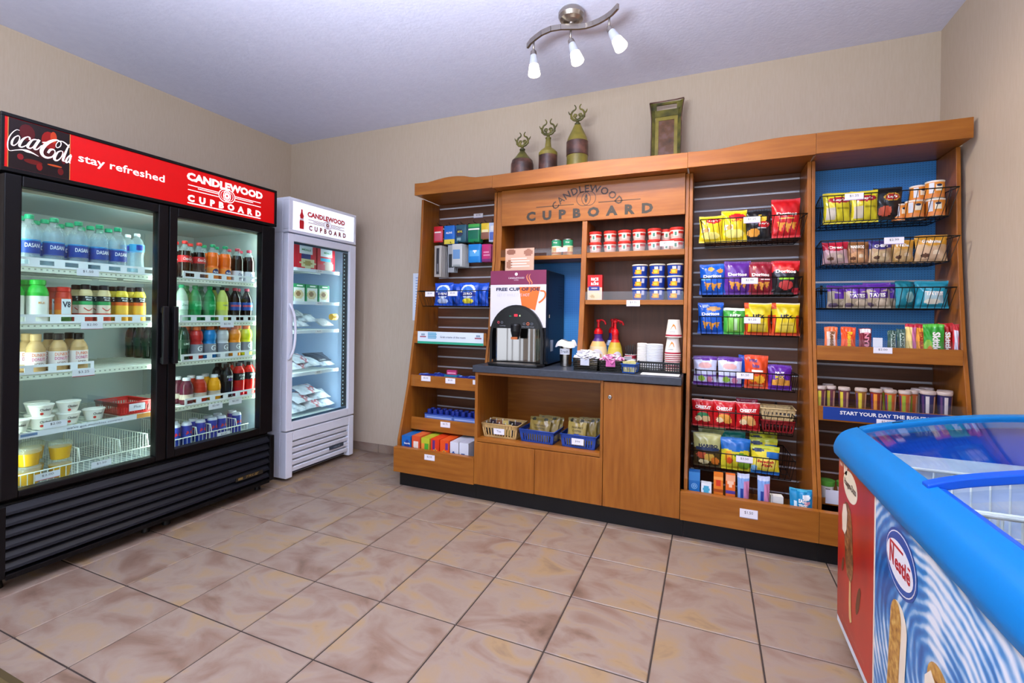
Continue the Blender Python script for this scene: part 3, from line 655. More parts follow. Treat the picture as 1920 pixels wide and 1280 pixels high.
for z, t in zip(FSH, ('$5.50', '$4.75', '$6.50', '$2.25', '$3.00')):
    b = MB(); x0, x1 = .048, .585; b.box(x0, x1, .085, .09, z - .024, z, c('#DDE6F2'))
    for k in range(20): b.box(x0 + k * .0255, x0 + k * .0255 + .004, .09, .62, z - .006, z, WIREW)
    for y in (.3, .6): b.box(x0, x1, y, y + .005, z - .012, z - .0061, WIREW)
    s = b.obj('wire_shelf', wf); price_tag(wf, .36, .084, z - .014, .07, .026, t, '#C8D0DC', rel=False)
# ---------------------------------------------------------------- bottles, cans and tubs in the drinks cooler
def bottle(name, cat, prof, cap, words=(), n=18, capn='cap'):
    """prof: [(r, z, material)], cap: [(r, z)], material; words: (text, w, h, z, r, material)"""
    b = MB(); b.lathe(prof, prof[-1][2] if len(prof[-1]) > 2 else WHITE, n)
    o = b.obj(name); tag(o, name, cat)
    if cap:
        k = MB(); k.lathe(cap[0], cap[1], 14); k.obj(capn, o)
    for (t, w, h, z, r, m, sh) in words: text(t, w, h, m, o, None, round_label(r, z), .01, 1, sh)
    return o
def capsule(r, z0, z1): return [(r * .9, z0), (r, z0 + .002), (r, z1 - .003), (r * .85, z1), (0, z1)]
def lanes(proto, xs, z, place, what, group, shelf, lane0=0, rows=2, y0=.127, dy=.08, first=True):
    used = [not first]
    for i, x in enumerate(xs):
        for k in range(rows):
            pos = '%s lane %s' % (ORD[lane0 + i], ('front', 'second row', 'third row', 'fourth row', 'fifth row', 'sixth row', 'seventh row')[k])
            lb = '%s, %s, %s' % (what, pos, shelf)
            loc = inK(x, y0 + k * dy, z + .003)
            if not used[0]:
                used[0] = True; proto.location = loc; proto.rotation_euler = (0, 0, PI / 2); proto['label'] = lb; proto['group'] = group
            else: dup(proto, loc, PI / 2, lb, group)
ww = c('#F4F7FB'); blu = c('#143E96'); ltb = c('#2F8FC8')
wat = bottle('water_bottle', 'water bottle', [(0, .004, PET), (.029, 0, PET), (.0362, .008, WATER), (.0362, .058, WATER), (.037, .06, blu), (.037, .112, blu), (.037, .118, ltb), (.0362, .120, WATER), (.0368, .140, WATER), (.033, .165, WATER), (.024, .186, PET), (.0135, .198, PET), (.0135, .214, PET)],
    (capsule(.0155, .208, .228), c('#16946A')), [('DASANI', .052, .018, .092, .037, ww, 0)])
lanes(wat, [.137, .222, .311, .394, .470], SHZ[0], kc, 'blue-labelled water bottle', 'water bottles on the top left cooler shelf', 'left top cooler shelf', 0, 3)
sw = bottle('small_water_bottle', 'water bottle', [(0, .003, PET), (.026, 0, PET), (.030, .01, WATER), (.031, .04, WATER), (.027, .085, WATER), (.031, .118, WATER), (.0318, .12, c('#49A9DC')), (.0318, .155, c('#49A9DC')), (.030, .158, WATER), (.022, .182, PET), (.012, .192, PET), (.012, .2, PET)],
    (capsule(.0135, .197, .212), c('#EEF2F6')), [])
b = MB(); b.grid(lambda u, v: round_label(.0318, .138)((u - .5) * .036, (v - .5) * .026), 8, 3, c('#2A3FA0')); b.obj('label_oval', sw)
lanes(sw, [.556], SHZ[0], kc, 'small white-capped water bottle with pale label', 'small water bottles', 'left top cooler shelf', 5, 2)
grn = c('#25B33A'); milkw = c('#EEF0E6')
mk = bottle('milk_bottle', 'milk bottle', [(0, 0, milkw), (.034, 0, milkw), (.037, .008, milkw), (.037, .10, milkw), (.037, .12, milkw), (.0365, .135, grn), (.030, .155, grn), (.024, .165, grn), (.024, .172, grn)], (capsule(.027, .168, .192), grn),
    [('MILK', .022, .010, .09, .037, c('#E8A050'), 0)])
lanes(mk, [.085, .168], SHZ[1], kc, 'white milk bottle with bright green top', 'milk bottles', 'second left cooler shelf', 0, 2)
v8 = bottle('vegetable_juice_bottle', 'juice bottle', [(0, 0, c('#A83420')), (.028, 0, c('#A83420')), (.030, .006, c('#B8401C')), (.030, .03, c('#3C7A2C')), (.030, .06, c('#E08A28')), (.030, .09, c('#DD5A22')), (.030, .115, c('#D84A20')), (.026, .138, c('#C23018')), (.022, .145, c('#C23018'))], (capsule(.026, .143, .165), c('#D0281C')), [])
b = MB(); b.grid(lambda u, v: round_label(.0302, .075)((u - .5) * .036, (v - .5) * .07), 6, 4, c('#E6EEF0')); b.obj('front_label', v8); text('V8', .03, .028, c('#16324A'), v8, None, round_label(.0306, .085), .03)
lanes(v8, [.258], SHZ[1], kc, 'red-lidded vegetable juice bottle', 'vegetable juice bottles', 'second left cooler shelf', 2, 2)
BK_ = c('#191B1E')
def juice(kind):
    lo, mid, bd = ((c('#E8D8C4'), c('#3CA860'), c('#D24A34')) if kind == 'a' else (c('#E8B83C'), c('#E2652A'), c('#E8A82C')))
    top = c('#DCC894') if kind == 'a' else c('#E2C63A')
    p = bottle('juice_bottle', 'juice bottle', [(0, 0, lo), (.025, 0, lo), (.0275, .006, bd), (.0275, .045, bd), (.0275, .085, lo), (.0275, .102, mid), (.0275, .104, BK_), (.0275, .128, BK_), (.027, .138, top), (.021, .155, top), (.017, .16, top)], (capsule(.019, .157, .182), c('#2A1E24')),
        [('Minute', .026, .008, .1215, .0275, ww, 0), ('Maid', .019, .008, .1105, .0275, ww, 0)])
    if kind == 'a':
        b = MB(); ribbon(b, [(-.018, .072), (0, .058), (.018, .072)], [1.5, 2, 1.5], 0, c('#C8201C')); b.v = [round_label(.0277, 0)(v[0], v[2]) for v in b.v]; b.obj('red_swoosh', p)
    return p
lanes(juice('a'), [.342, .415], SHZ[1], kc, 'apple juice bottle with green band', 'apple juice bottles', 'second left cooler shelf', 3, 2)
lanes(juice('o'), [.490, .570], SHZ[1], kc, 'yellow orange-juice bottle', 'orange juice bottles', 'second left cooler shelf', 5, 2)
TAN = c('#C9A46E')
def coffee(cap):
    return bottle('iced_coffee_bottle', 'coffee bottle', [(0, 0, TAN), (.030, 0, TAN), (.033, .007, c('#A97F4C')), (.033, .034, TAN), (.0335, .036, c('#F1E6E0')), (.0335, .092, c('#F1E6E0')), (.033, .095, TAN), (.032, .108, TAN), (.024, .128, TAN), (.017, .138, TAN), (.017, .145, TAN)], (capsule(.0185, .142, .172), cap),
        [('DUNKIN', .047, .014, .079, .0335, c('#E8702A'), 0), ('DONUTS', .047, .014, .060, .0335, c('#D02C7C'), 0), ('ICED', .030, .013, .038, .0335, c('#6A3A20'), 0)])
lanes(coffee(c('#D2B07C')), [.164], SHZ[2], kc, 'iced coffee bottle with tan cap', 'tan-capped iced coffees', 'third left cooler shelf', 0, 2)
lanes(coffee(DARK), [.242, .318], SHZ[2], kc, 'iced coffee bottle with black cap', 'black-capped iced coffees', 'third left cooler shelf', 1, 2)
COLA = liquid('#1E0F0C', .93); RC = c('#C8242A')
ck = bottle('cola_bottle', 'soda bottle', [(0, .004, COLA), (.027, 0, COLA), (.033, .01, COLA), (.031, .04, COLA), (.030, .07, COLA), (.0325, .09, COLA), (.0332, .092, RC), (.0332, .128, RC), (.033, .130, COLA), (.030, .155, COLA), (.018, .178, PET), (.012, .19, PET), (.012, .198, PET)], (capsule(.0145, .195, .212), c('#CC2A2C')), [('Coca-Cola', .05, .017, .11, .0332, ww, .35)])
lanes(ck, [.797, .878], SHZ[0], kc, 'red-labelled cola bottle with red cap', 'cola bottles', 'top right cooler shelf', 0, 2)
ORG = liquid('#EE6A14', .93)
fa = bottle('orange_soda_bottle', 'soda bottle', [(0, .004, ORG), (.027, 0, ORG), (.033, .01, c('#E8782A')), (.033, .075, c('#EE8A34')), (.030, .085, ORG), (.0325, .10, ORG), (.0325, .14, ORG), (.026, .165, ORG), (.014, .186, PET), (.012, .2, PET)], (capsule(.0145, .197, .214), c('#179062')), [])
b = MB(); b.lathe([(0, 0), (.019, 0)], c('#22306E'), 18); b.v = [round_label(.0332, .05)(v[0], v[1]) for v in b.v]; b.obj('round_logo', fa); text('Fanta', .028, .011, ww, fa, None, round_label(.0337, .05), .02, 1, .2)
lanes(fa, [.958, 1.037], SHZ[0], kc, 'orange soda bottle with green cap', 'orange soda bottles', 'top right cooler shelf', 2, 2)
SIL = c('#D6D4DE')
dc = bottle('diet_cola_bottle', 'soda bottle', [(0, .004, COLA), (.027, 0, COLA), (.033, .01, SIL), (.0335, .07, SIL), (.033, .072, COLA), (.0325, .14, COLA), (.026, .165, COLA), (.014, .184, PET), (.012, .197, PET)], (capsule(.0145, .194, .211), c('#B83A50')), [('Diet', .03, .016, .048, .0336, c('#404A78'), .3), ('Coke', .032, .014, .028, .0336, c('#404A78'), .3)])
lanes(dc, [1.118, 1.198], SHZ[0], kc, 'dark diet cola bottle with silver label', 'diet cola bottles', 'top right cooler shelf', 4, 2)
SPR = liquid('#0E8A44', .85)
def soda(m, lab, capc, words, name): return bottle(name, 'soda bottle', [(0, .004, m), (.027, 0, m), (.0325, .01, m), (.031, .05, m), (.0325, .07, m), (.033, .072, lab), (.033, .12, lab), (.0325, .122, m), (.029, .15, m), (.020, .172, m), (.012, .188, m), (.012, .195, m)], (capsule(.0145, .192, .210), capc), words)
lanes(soda(liquid('#CFE8DC', .5), c('#BFDcd0'), c('#2AA070'), [('Zero', .03, .012, .096, .033, c('#1E8050'), .2)], 'clear_soda_bottle'), [.782], SHZ[1], kc, 'clear soda bottle with green cap', 'clear sodas', 'second right cooler shelf', 0, 2)
lanes(soda(SPR, c('#12944E'), c('#0E8A4C'), [('Sprite', .04, .018, .096, .033, c('#8CE0B0'), .2)], 'lime_soda_bottle'), [.858, .943], SHZ[1], kc, 'green lime soda bottle with green cap', 'lime sodas', 'second right cooler shelf', 1, 2)
lanes(soda(liquid('#DCE27A', .8), c('#D8DC48'), DARK, [('mello', .03, .010, .10, .033, c('#2A5A9A'), .0)], 'citrus_soda_bottle'), [1.022], SHZ[1], kc, 'pale yellow citrus soda bottle with black cap', 'citrus sodas', 'second right cooler shelf', 3, 2)
pp = soda(COLA, c('#2B4E9C'), c('#B83A50'), [], 'blue_label_cola_bottle')
b = MB(); b.grid(lambda u, v: round_label(.0333, .098)((u - .5) * .09, (v - .5) * .012), 12, 2, c('#B84A5A')); b.obj('red_band', pp)
lanes(pp, [1.105, 1.186], SHZ[1], kc, 'dark cola bottle with blue and red label', 'blue label colas', 'second right cooler shelf', 4, 2)
lanes(soda(liquid('#123020', .95), c('#1A3A26'), c('#D8602A'), [('LIME', .03, .012, .096, .033, c('#C0D8C8'), 0)], 'dark_green_bottle'), [.795], SHZ[2], kc, 'very dark green drink bottle', 'dark green drinks', 'third right cooler shelf', 0, 7)
for i, (x, hx, w) in enumerate(((.868, '#B8241C', 'red'), (.948, '#1C7CC0', 'blue'), (1.026, '#C6C8CC', 'clear white'), (1.106, '#EE8A1C', 'orange'), (1.186, '#D6DA2C', 'yellow'))):
    m = c(hx, .2)
    g = bottle('sports_drink_bottle', 'sports drink', [(0, .004, m), (.028, 0, m), (.034, .008, m), (.034, .035, m), (.0345, .037, c('#8C8E98')), (.0345, .09, c('#8C8E98')), (.032, .095, m), (.030, .105, m), (.034, .12, m), (.034, .145, m), (.028, .165, m), (.02, .172, m)], (capsule(.0215, .17, .192), c('#E8702C')), [('G', .026, .032, .066, .0345, ww, .1)])
    lanes(g, [x], SHZ[2], kc, w + ' sports drink bottle with orange cap', w + ' sports drinks', 'third right cooler shelf', i + 1, 2)
for i, (x, hx, w) in enumerate(((.816, '#5A1C30', 'purple'), (.893, '#B8301C', 'red'), (.978, '#EEA21C', 'orange'))):
    m = c(hx, .2)
    g = bottle('round_juice_bottle', 'juice bottle', [(0, .003, m), (.028, 0, m), (.034, .01, m), (.036, .03, m), (.033, .045, c('#C8B8A8')), (.034, .058, c('#C8B8A8')), (.036, .07, m), (.036, .09, m), (.030, .115, m), (.020, .13, m), (.018, .136, m)], (capsule(.020, .134, .152), c('#DCDDE6')), [])
    lanes(g, [x], SHZ[3], kc, 'round %s juice bottle with white cap' % w, w + ' round juices', 'fourth right cooler shelf', i, 2)
for i, (x, hx, w, r) in enumerate(((1.058, '#151820', 'black', 1), (1.138, '#C41C18', 'red', 1), (1.212, '#B81814', 'red', 1))):
    m = c(hx, .2)
    g = bottle('sports_drink_bottle', 'sports drink', [(0, .004, m), (.027, 0, m), (.0335, .01, m), (.0315, .04, m), (.0335, .07, m), (.0335, .10, m), (.034, .102, BK_), (.034, .145, BK_), (.030, .165, m), (.018, .186, m), (.016, .19, m)], (capsule(.0185, .188, .21), DARK), [('POWER', .038, .014, .130, .034, ww, 0), ('ADE', .028, .014, .112, .034, ww if w == 'red' else c('#8A6AD0'), 0)])
    lanes(g, [x], SHZ[3], kc, w + ' sports drink bottle with black cap', 'black capped sports drinks', 'fourth right cooler shelf', i + 3, 2)
rail(kc, [.095, .18, .267, .352, .435, .512, .592], SHZ[0], .075); rail(kc, [.085, .168, .255, .342, .415, .490, .575], SHZ[1], .074); rail(kc, [.085, .164, .242, .318], SHZ[2], .075)
for z, x0 in ((SHZ[0], .797), (SHZ[1], .782), (SHZ[2], .795), (SHZ[3], .816)): rail(kc, [x0 + k * .0805 for k in range(6)], z, .076)
# yogurt tubs, red basket and fruit cups
def yog(): 
    b = MB(); b.lathe([(0, 0), (.030, 0), (.042, .046), (.044, .048), (.044, .052), (.042, .053), (0, .053)], c('#F0EEE6'), 20)
    o = b.obj('yogurt_tub'); tag(o, 'x', 'yogurt')
    text('Chobani', .038, .011, c('#2A2A30'), o, None, lambda x, y: ((.0385) * math.sin(x / .0385), -(.0385 + (y) * .26 + .0012) * math.cos(x / .0385), .032 + y), .02)
    b = MB(); b.lathe([(0, 0), (.006, 0)], c('#C83C34'), 10); b.v = [((.035) * math.sin((v[0] - .012) / .035), -(.0362) * math.cos((v[0] - .012) / .035), .015 + v[1]) for v in b.v]; b.obj('fruit_dot', o)
    return o
yy = yog(); first = True
for x, y, k, lb in ((.105, .13, 0, 'at the far left'), (.187, .13, 0, 'lower of the left front stack'), (.187, .13, 1, 'topmost of the left front stack'), (.286, .135, 0, 'lower of the second front stack'), (.286, .135, 1, 'topmost of the second front stack'), (.386, .14, 0, 'standing alone left of the red basket'),
                    (.21, .225, 0, 'lower one behind the left stack'), (.21, .225, 1, 'upper one behind the left stack'), (.30, .23, 0, 'behind the second stack')):
    loc = inK(x, y, SHZ[3] + .003 + k * .0535); lb = 'white yogurt tub ' + lb + ', fourth left cooler shelf'
    if first: yy.location = loc; yy.rotation_euler = (0, 0, PI / 2); yy['label'] = lb; yy['group'] = 'yogurt tubs'; first = False
    else: dup(yy, loc, PI / 2, lb, 'yogurt tubs')
def crate(name, label, cat, loc, rz, w, d, h, m, taper=.92, slots=10, grp=None, tagtxt=None):
    """open plastic basket with slotted sides"""
    b = MB(); t = .003
    def wall(p0, p1, q0, q1):                            # p top pair, q bottom pair
        n = slots
        for i in range(n + 1):
            a, e = i / n - .018 if i else 0, i / n + .018 if i < n else 1
            a, e = max(a, 0), min(e, 1)
            if i in (0, n): a, e = (0, .05) if i == 0 else (.95, 1)
            L = lambda s, A, B: tuple(A[k] + (B[k] - A[k]) * s for k in range(3))
            A0, A1, B0, B1 = L(a, p0, p1), L(e, p0, p1), L(a, q0, q1), L(e, q0, q1)
            b.add([A0, A1, B1, B0], [(0, 1, 2, 3)], m)
        for f0, f1 in ((0, .30), (.86, 1)):
            L = lambda s, A, B: tuple(A[k] + (B[k] - A[k]) * s for k in range(3))
            b.add([L(f0, p0, q0), L(f0, p1, q1), L(f1, p1, q1), L(f1, p0, q0)], [(0, 1, 2, 3)], m)
    T = [(-w / 2, -d / 2, h), (w / 2, -d / 2, h), (w / 2, d / 2, h), (-w / 2, d / 2, h)]; B = [(x * taper, y * taper, 0.001) for x, y, z in T]
    for i in range(4): wall(T[i], T[(i + 1) % 4], B[i], B[(i + 1) % 4])
    b.add(B, [(0, 1, 2, 3)], m); b.tube(T, .0035, m, 6, True)
    o = solid(b, name, label, cat, loc, rz, grp)
    if tagtxt: 
        k = MB(); k.box(-.036, .036, -d / 2 - .004, -d / 2 - .002, h * .3, h * .3 + .036, c('#E8E8F2')); k.obj('price_tag', o); text(tagtxt, .03, .012, c('#50505C'), o, (0, -d / 2 - .0045, h * .3 + .02))
    return o
crate('plastic_basket', 'red slotted plastic basket on the fourth left cooler shelf', 'basket', inK(.545, .20, SHZ[3] + .003), PI / 2, .15, .22, .062, c('#B81E22'), .92, 12, None, 'Plus')
for i, (x, y, z) in enumerate(((.485, .22, 0), (.485, .22, .0)) [:1]):
    b = MB(); b.box(-.06, .0, -.12, .14, .0, .002, ACRYL); b.box(-.062, -.06, -.12, .14, 0, .09, ACRYL); b.box(-.06, 0, -.122, -.12, 0, .09, ACRYL); b.box(0, .002, -.12, .14, 0, .09, ACRYL)
    solid(b, 'acrylic_tray', 'clear acrylic tray between yogurt tubs and red basket in the cooler', 'tray', inK(.462, .22, SHZ[3] + .003), PI / 2)
def wire_bin(label, x0, x1, divs, hf, hb):
    t = thing('wire_bin', label, 'wire bin', inK((x0 + x1) / 2, .09, .388), PI / 2); w = (x1 - x0) / 2; dp = .52
    b = MB()
    for k in range(int((x1 - x0) / .022) + 1): b.bar((-w + k * .022, 0, .004), (-w + k * .022, dp, .004), .0016, WIREW, 4); b.bar((-w + k * .022, 0, .004), (-w + k * .022, 0, hf), .0016, WIREW, 4)
    b.bar((-w, 0, hf), (w, 0, hf), .003, WIREW); b.bar((-w, 0, .004), (w, 0, .004), .003, WIREW); b.bar((-w, dp, .004), (w, dp, .004), .0025, WIREW); b.obj('wire_tray', t)
    for x in divs:
        x -= (x0 + x1) / 2; b = MB()
        b.tube([(x, .0, hf), (x, .01, hb), (x, dp, hb), (x, dp, .004)], .0028, WIREW)
        for k in range(22): b.bar((x, .02 + k * .023, .004), (x, .02 + k * .023, hb), .0016, WIREW, 4)
        b.obj('wire_divider', t)
    return t
wb1 = wire_bin('white wire bin with tall dividers on the floor of the cooler, left door', .062, .626, (.31, .475, .60), .062, .125)
price_tag(wb1, -.15, -.003, .035, .085, .03, '$2.00', '#C8707C', rel=False); price_tag(wb1, .05, -.003, .03, .08, .03, '$1.50', '#B8B8C4', rel=False)
wb2 = wire_bin('white wire bin with dividers holding cans on the floor of the cooler, right door', .668, 1.18, (.855, .94, 1.10), .062, .105)
price_tag(wb2, .09, -.003, .03, .08, .03, '$3.00', '#B8B8C4', rel=False)
def fruit():
    b = MB(); b.lathe([(0, 0), (.033, 0), (.040, .055), (0, .056)], liquid('#E8B21E', .92), 18); o = b.obj('fruit_cup'); tag(o, 'x', 'fruit cup')
    b = MB(); b.lathe([(.0402, .054), (.042, .058), (.044, .060), (.043, .072), (.036, .080), (0, .081)], clear('clear_dome_lid', '#F4F8F2', .25, .1, '#E4E8DC'), 18); b.obj('lid', o); return o
fc = fruit(); first = True
for x, y, k, lb in ((.15, .14, 0, 'at the left front'), (.262, .145, 0, 'lower of the front stack'), (.262, .145, 1, 'topmost of the front stack'), (.15, .14, 1, 'topmost at the left front'), (.20, .235, 0, 'lower of the stack behind'), (.20, .235, 1, 'topmost of the stack behind')):
    loc = inK(x, y, .394 + k * .0815 * .5 if False else .394 + k * .0535); lb = 'yellow fruit cup with clear lid, %s, cooler floor bin' % lb
    if k == 1: loc = inK(x, y, .394 + .0815)
    if first: fc.location = loc; fc.rotation_euler = (0, 0, PI / 2); fc['label'] = lb; fc['group'] = 'fruit cups'; first = False
    else: dup(fc, loc, PI / 2, lb, 'fruit cups')
cb, cs_ = c('#2B3FA0', .25), c('#B8BCCC', .25)
can = bottle('energy_drink_can', 'drink can', [(0, .003, cs_), (.022, .0, cs_), (.0265, .006, cs_), (.0265, .012, cb), (.0265, .06, cb), (.0265, .062, c('#5A5AB0', .25)), (.0265, .118, cb), (.0225, .130, cs_), (.0215, .133, cs_), (0, .131, cs_)], None)
b = MB()
for s_ in (-1, 1): b.plate([round_label(.0265, .075)(s_ * p[0], p[1]) for p in ((.002, .0), (.016, -.008), (.018, .0), (.012, .006), (.016, .012), (.006, .012))][::s_], c('#C42838'))
b.obj('red_emblem', can)
first = True
for k, (x, y, lb) in enumerate(((.755, .125, 'first from left, front row'), (.818, .125, 'second from left, front row'), (.897, .125, 'third from left, front row'), (.968, .125, 'fourth from left, front row'), (1.025, .125, 'fifth from left, front row'), (1.125, .125, 'sixth from left, front row'), (1.052, .20, 'behind the fifth one'), (.79, .195, 'behind the first pair'), (.90, .195, 'behind the third one'), (.99, .195, 'behind the fourth one'), (1.15, .20, 'at the right rear'))):
    loc = inK(x, y, .394); lb = 'blue energy drink can in the cooler floor bin, ' + lb
    if first: can.location = loc; can.rotation_euler = (0, 0, PI / 2); can['label'] = lb; can['group'] = 'energy drink cans'; first = False
    else: dup(can, loc, PI / 2, lb, 'energy drink cans')
# ---------------------------------------------------------------- snack bags, cartons, baskets
def pick(art, base):
    def f(u, v):
        m = base
        for a in art:
            k = a[0]
            if k == 'e' and ((u - a[1]) / a[3]) ** 2 + ((v - a[2]) / a[4]) ** 2 < 1: m = a[5]
            elif k == 'r' and a[1] <= u <= a[3] and a[2] <= v <= a[4]: m = a[5]
            elif k == 't':                               # triangle
                (x0, y0), (x1, y1), (x2, y2) = a[1]; d = (y1 - y2) * (x0 - x2) + (x2 - x1) * (y0 - y2)
                p = ((y1 - y2) * (u - x2) + (x2 - x1) * (v - y2)) / d; q = ((y2 - y0) * (u - x2) + (x0 - x2) * (v - y2)) / d
                if p > 0 and q > 0 and p + q < 1: m = a[2]
            elif k == 'w' and v > a[1] + a[2] * math.sin(u * 9): m = a[3]
        return m
    return f
def bag(name, label, cat, loc, w, h, d, base, art=(), words=(), lean=0.0, rz=0.0, group=None, seed=1, seal=.07):
    """pillow bag: bulging film with crimped flat seals top and bottom; front faces -Y"""
    rnd = random.Random(seed); ph = [rnd.uniform(0, 6.28) for _ in range(4)]
    def surf(u, v, s):
        vv = min(max((v - seal) / (1 - 2 * seal), 0), 1)
        bul = (max(math.sin(PI * u), 0) ** .62) * (max(math.sin(PI * vv), 0) ** .5)
        wr = .0022 * math.sin(23 * u + ph[0] + 5 * v) * math.sin(15 * v + ph[1]) * (.35 + abs(v - .5) * 1.6) + .0016 * math.sin(9 * v + 17 * u + ph[2])
        if v < seal or v > 1 - seal: wr = .0012 * math.sin(60 * u)
        x = (u - .5) * w * (1 - .07 * math.sin(PI * vv)); z = v * h - .004 * bul * (1 if v > .9 else 0) + .003 * math.sin(6.28 * u + ph[3]) * (v > .5) * (abs(u - .5) * 2)
        y = s * (d / 2 * bul + .0008) + wr * (1 if s < 0 else .6)
        return (x, y + lean * z, z)
    b = MB(); f = pick(art, base)
    b.grid(lambda u, v: surf(u, v, -1), 24, 32, f); b.grid(lambda u, v: surf(1 - u, v, 1), 10, 12, base)
    o = solid(b, name, label, cat, loc, rz, group)
    for (t, tw, th, u, v, m, bold, sh) in words:
        def fn(x, z, u=u, v=v):
            p = surf(min(max(u + x / w, .02), .98), min(max(v + z / h, .01), .99), -1); return (p[0], p[1] - .0012, p[2])
        text(t, tw * w, th * h, m, o, None, fn, bold, 1, sh)
    return o
def carton(name, label, cat, loc, w, h, d, base, art=(), words=(), rz=0.0, group=None, top=None, sidem=None, nu=12, nv=14, rot=0):
    b = MB(); f = pick(art, base)
    b.grid(lambda u, v: ((u - .5) * w, -d / 2, v * h), nu, nv, f, False)
    s = sidem or base
    x0, x1, y0, y1 = -w / 2, w / 2, -d / 2, d / 2
    b.add([(x0, y0, 0), (x1, y0, 0), (x1, y1, 0), (x0, y1, 0), (x0, y0, h), (x1, y0, h), (x1, y1, h), (x0, y1, h)], [(1, 2, 6, 5), (2, 3, 7, 6), (3, 0, 4, 7), (0, 3, 2, 1)], s)
    b.add([(x0, y0, h), (x1, y0, h), (x1, y1, h), (x0, y1, h)], [(0, 1, 2, 3)], top or base)
    o = solid(b, name, label, cat, loc, rz, group)
    for (t, tw, th, u, v, m, bold, sh) in words:
        at = ((u - .5) * w, -d / 2 - .0007, v * h)
        if rot: text(t, tw * w, th * h, m, o, None, lambda x, z, at=at: (at[0] - z, at[1], at[2] + x) if rot > 0 else (at[0] + z, at[1], at[2] - x), bold, 1, sh)
        else: text(t, tw * w, th * h, m, o, at, None, bold, 1, sh)
    return o
def wire_basket(label, xc, yf, zt, zb, wt, wb, yb=3.106, zr=None, wr=None, pitch=.027):
    """black wire basket hooked on the wall panel; front leans outward"""
    o = thing('wire_basket', label, 'wire basket', (xc, yb - .004, zb))
    H = zt - zb; zr = (zr - zb) if zr is not None else H; yr = -.004; y0 = yf - (yb - .004); y1 = y0 + .035; ww_, wq = wt / 2, wb / 2; wr = (wr or wb) / 2
    b = MB(); b.bar((-ww_, y0, H), (ww_, y0, H), .0030, WIREB); b.tube([(-wq, y1, 0), (wq, y1, 0), (wq, yr, 0), (-wq, yr, 0)], .0026, WIREB, 5, True)
    n = int(wb / pitch)
    for k in range(n + 1):
        s = k / n * 2 - 1; b.tube([(s * ww_, y0, H), (s * wq, y1, 0), (s * wq, yr, 0)], .0015, WIREB, 4); b.bar((s * wq, yr, 0), (s * wr, yr, zr), .0015, WIREB, 4)
    for y in (.33, .66): b.bar((-wq, y1 + (yr - y1) * y, 0), (wq, y1 + (yr - y1) * y, 0), .0022, WIREB, 4)
    b.bar((-wr, yr, zr), (wr, yr, zr), .0026, WIREB)
    for s in (-1, 1):
        b.bar((s * ww_, y0, H), (s * wr, yr, zr), .0028, WIREB)
        for q in (.2, .4, .6, .8): b.bar((s * (ww_ + (wr - ww_) * q), y0 + (yr - y0) * q, H + (zr - H) * q), (s * wq, y1 + (yr - y1) * q, 0), .0015, WIREB, 4)
    b.obj('wire_frame', o)
    for s in (-.8, .8):
        h = MB(); h.box(s * wr - .006, s * wr + .006, -.004, .001, zr - .02, zr + .03, WIREB); h.obj('hook', o)
    return o
def bag_spot(xc, y, z): return (xc, y, z)

# --- right slatwall: six baskets of snack bags
RB = [('topmost wire basket of the right slatwall, holding yellow and red bags', .205, 2.845, 1.715, 1.592, .52, .47), ('second wire basket of the right slatwall, below the topmost', .197, 2.855, 1.385, 1.292, .50, .48), ('third wire basket of the right slatwall, with green and yellow bags', .197, 2.855, 1.17, 1.067, .50, .48),
      ('fourth wire basket of the right slatwall, with purple bags', .180, 2.825, .870, .775, .50, .48), ('fifth wire basket of the right slatwall, with red cracker bags', .165, 2.80, .650, .547, .51, .49), ('lowest wire basket of the right slatwall, with candy bags', .165, 2.775, .432, .323, .50, .47)]
BSK = []
for (lb, xc, yf, zt, zb, wt, wb), t in zip(RB, ('$1.25', '$2.00', '$1.25', '$1.50', None, '$3.50')):
    o = wire_basket(lb, xc, yf, zt, zb, wt, wb); BSK.append(o)
    if t:
        X = {'$2.00': .199}.get(t, .205 if zb > 1.2 else (.214 if zb > 1 else .18)); price_tag(o, X, yf - .004, zt - .018, .08, .034, t, '#A090C0')
yel, chipc, wh, blk, red_ = foil('#E2C81E'), c('#D9963A'), c('#F2F0EA'), foil('#1A1C22'), foil('#C01C24')
pur, mar, dor, grn2 = foil('#5A2A90'), foil('#8A1E30'), foil('#1458C0'), foil('#3FA03A')
lays = [('e', .62, .80, .33, .10, c('#C8202A')), ('r', .1, .38, .45, .52, c('#E8DCC8')), ('e', .5, .25, .42, .14, c('#E9DE7A')), ('e', .3, .45, .12, .08, c('#C89A4A'))]
tri = lambda u, v, s=.13: ('t', [(u - s, v + s), (u + s, v + s * .8), (u, v - s)], chipc)
dart = [tri(.3, .27), tri(.55, .24), tri(.76, .28, .11)]
DW = ('Doritos', .74, .10, .5, .60, wh, .04, .0)
zB = RB[0][4] + .004
bag('chip_bag', 'yellow chip bag at the left of the topmost slatwall basket', 'snack bag', (.000, 2.93, zB), .125, .155, .055, yel, lays, [("Lay's", .42, .07, .62, .80, wh, .03, .1)], .12, 0, None, 1)
bag('chip_bag', 'yellow chip bag second from left in the topmost slatwall basket', 'snack bag', (.122, 2.935, zB), .132, .180, .055, yel, lays, [("Lay's", .42, .06, .6, .66, c('#D03040'), .03, .1)], .12, 0, None, 2)
bag('chip_bag', 'black barbecue chip bag in the topmost slatwall basket', 'snack bag', (.245, 2.94, zB), .128, .178, .055, blk, [('e', .55, .68, .3, .12, c('#D8B83A')), ('e', .72, .5, .24, .10, c('#C8202A')), ('e', .3, .25, .26, .13, chipc), ('r', .45, .36, .85, .40, c('#C8CCD8'))], [("Lay's", .38, .07, .72, .52, wh, .03, .1)], .1, 0, None, 3)
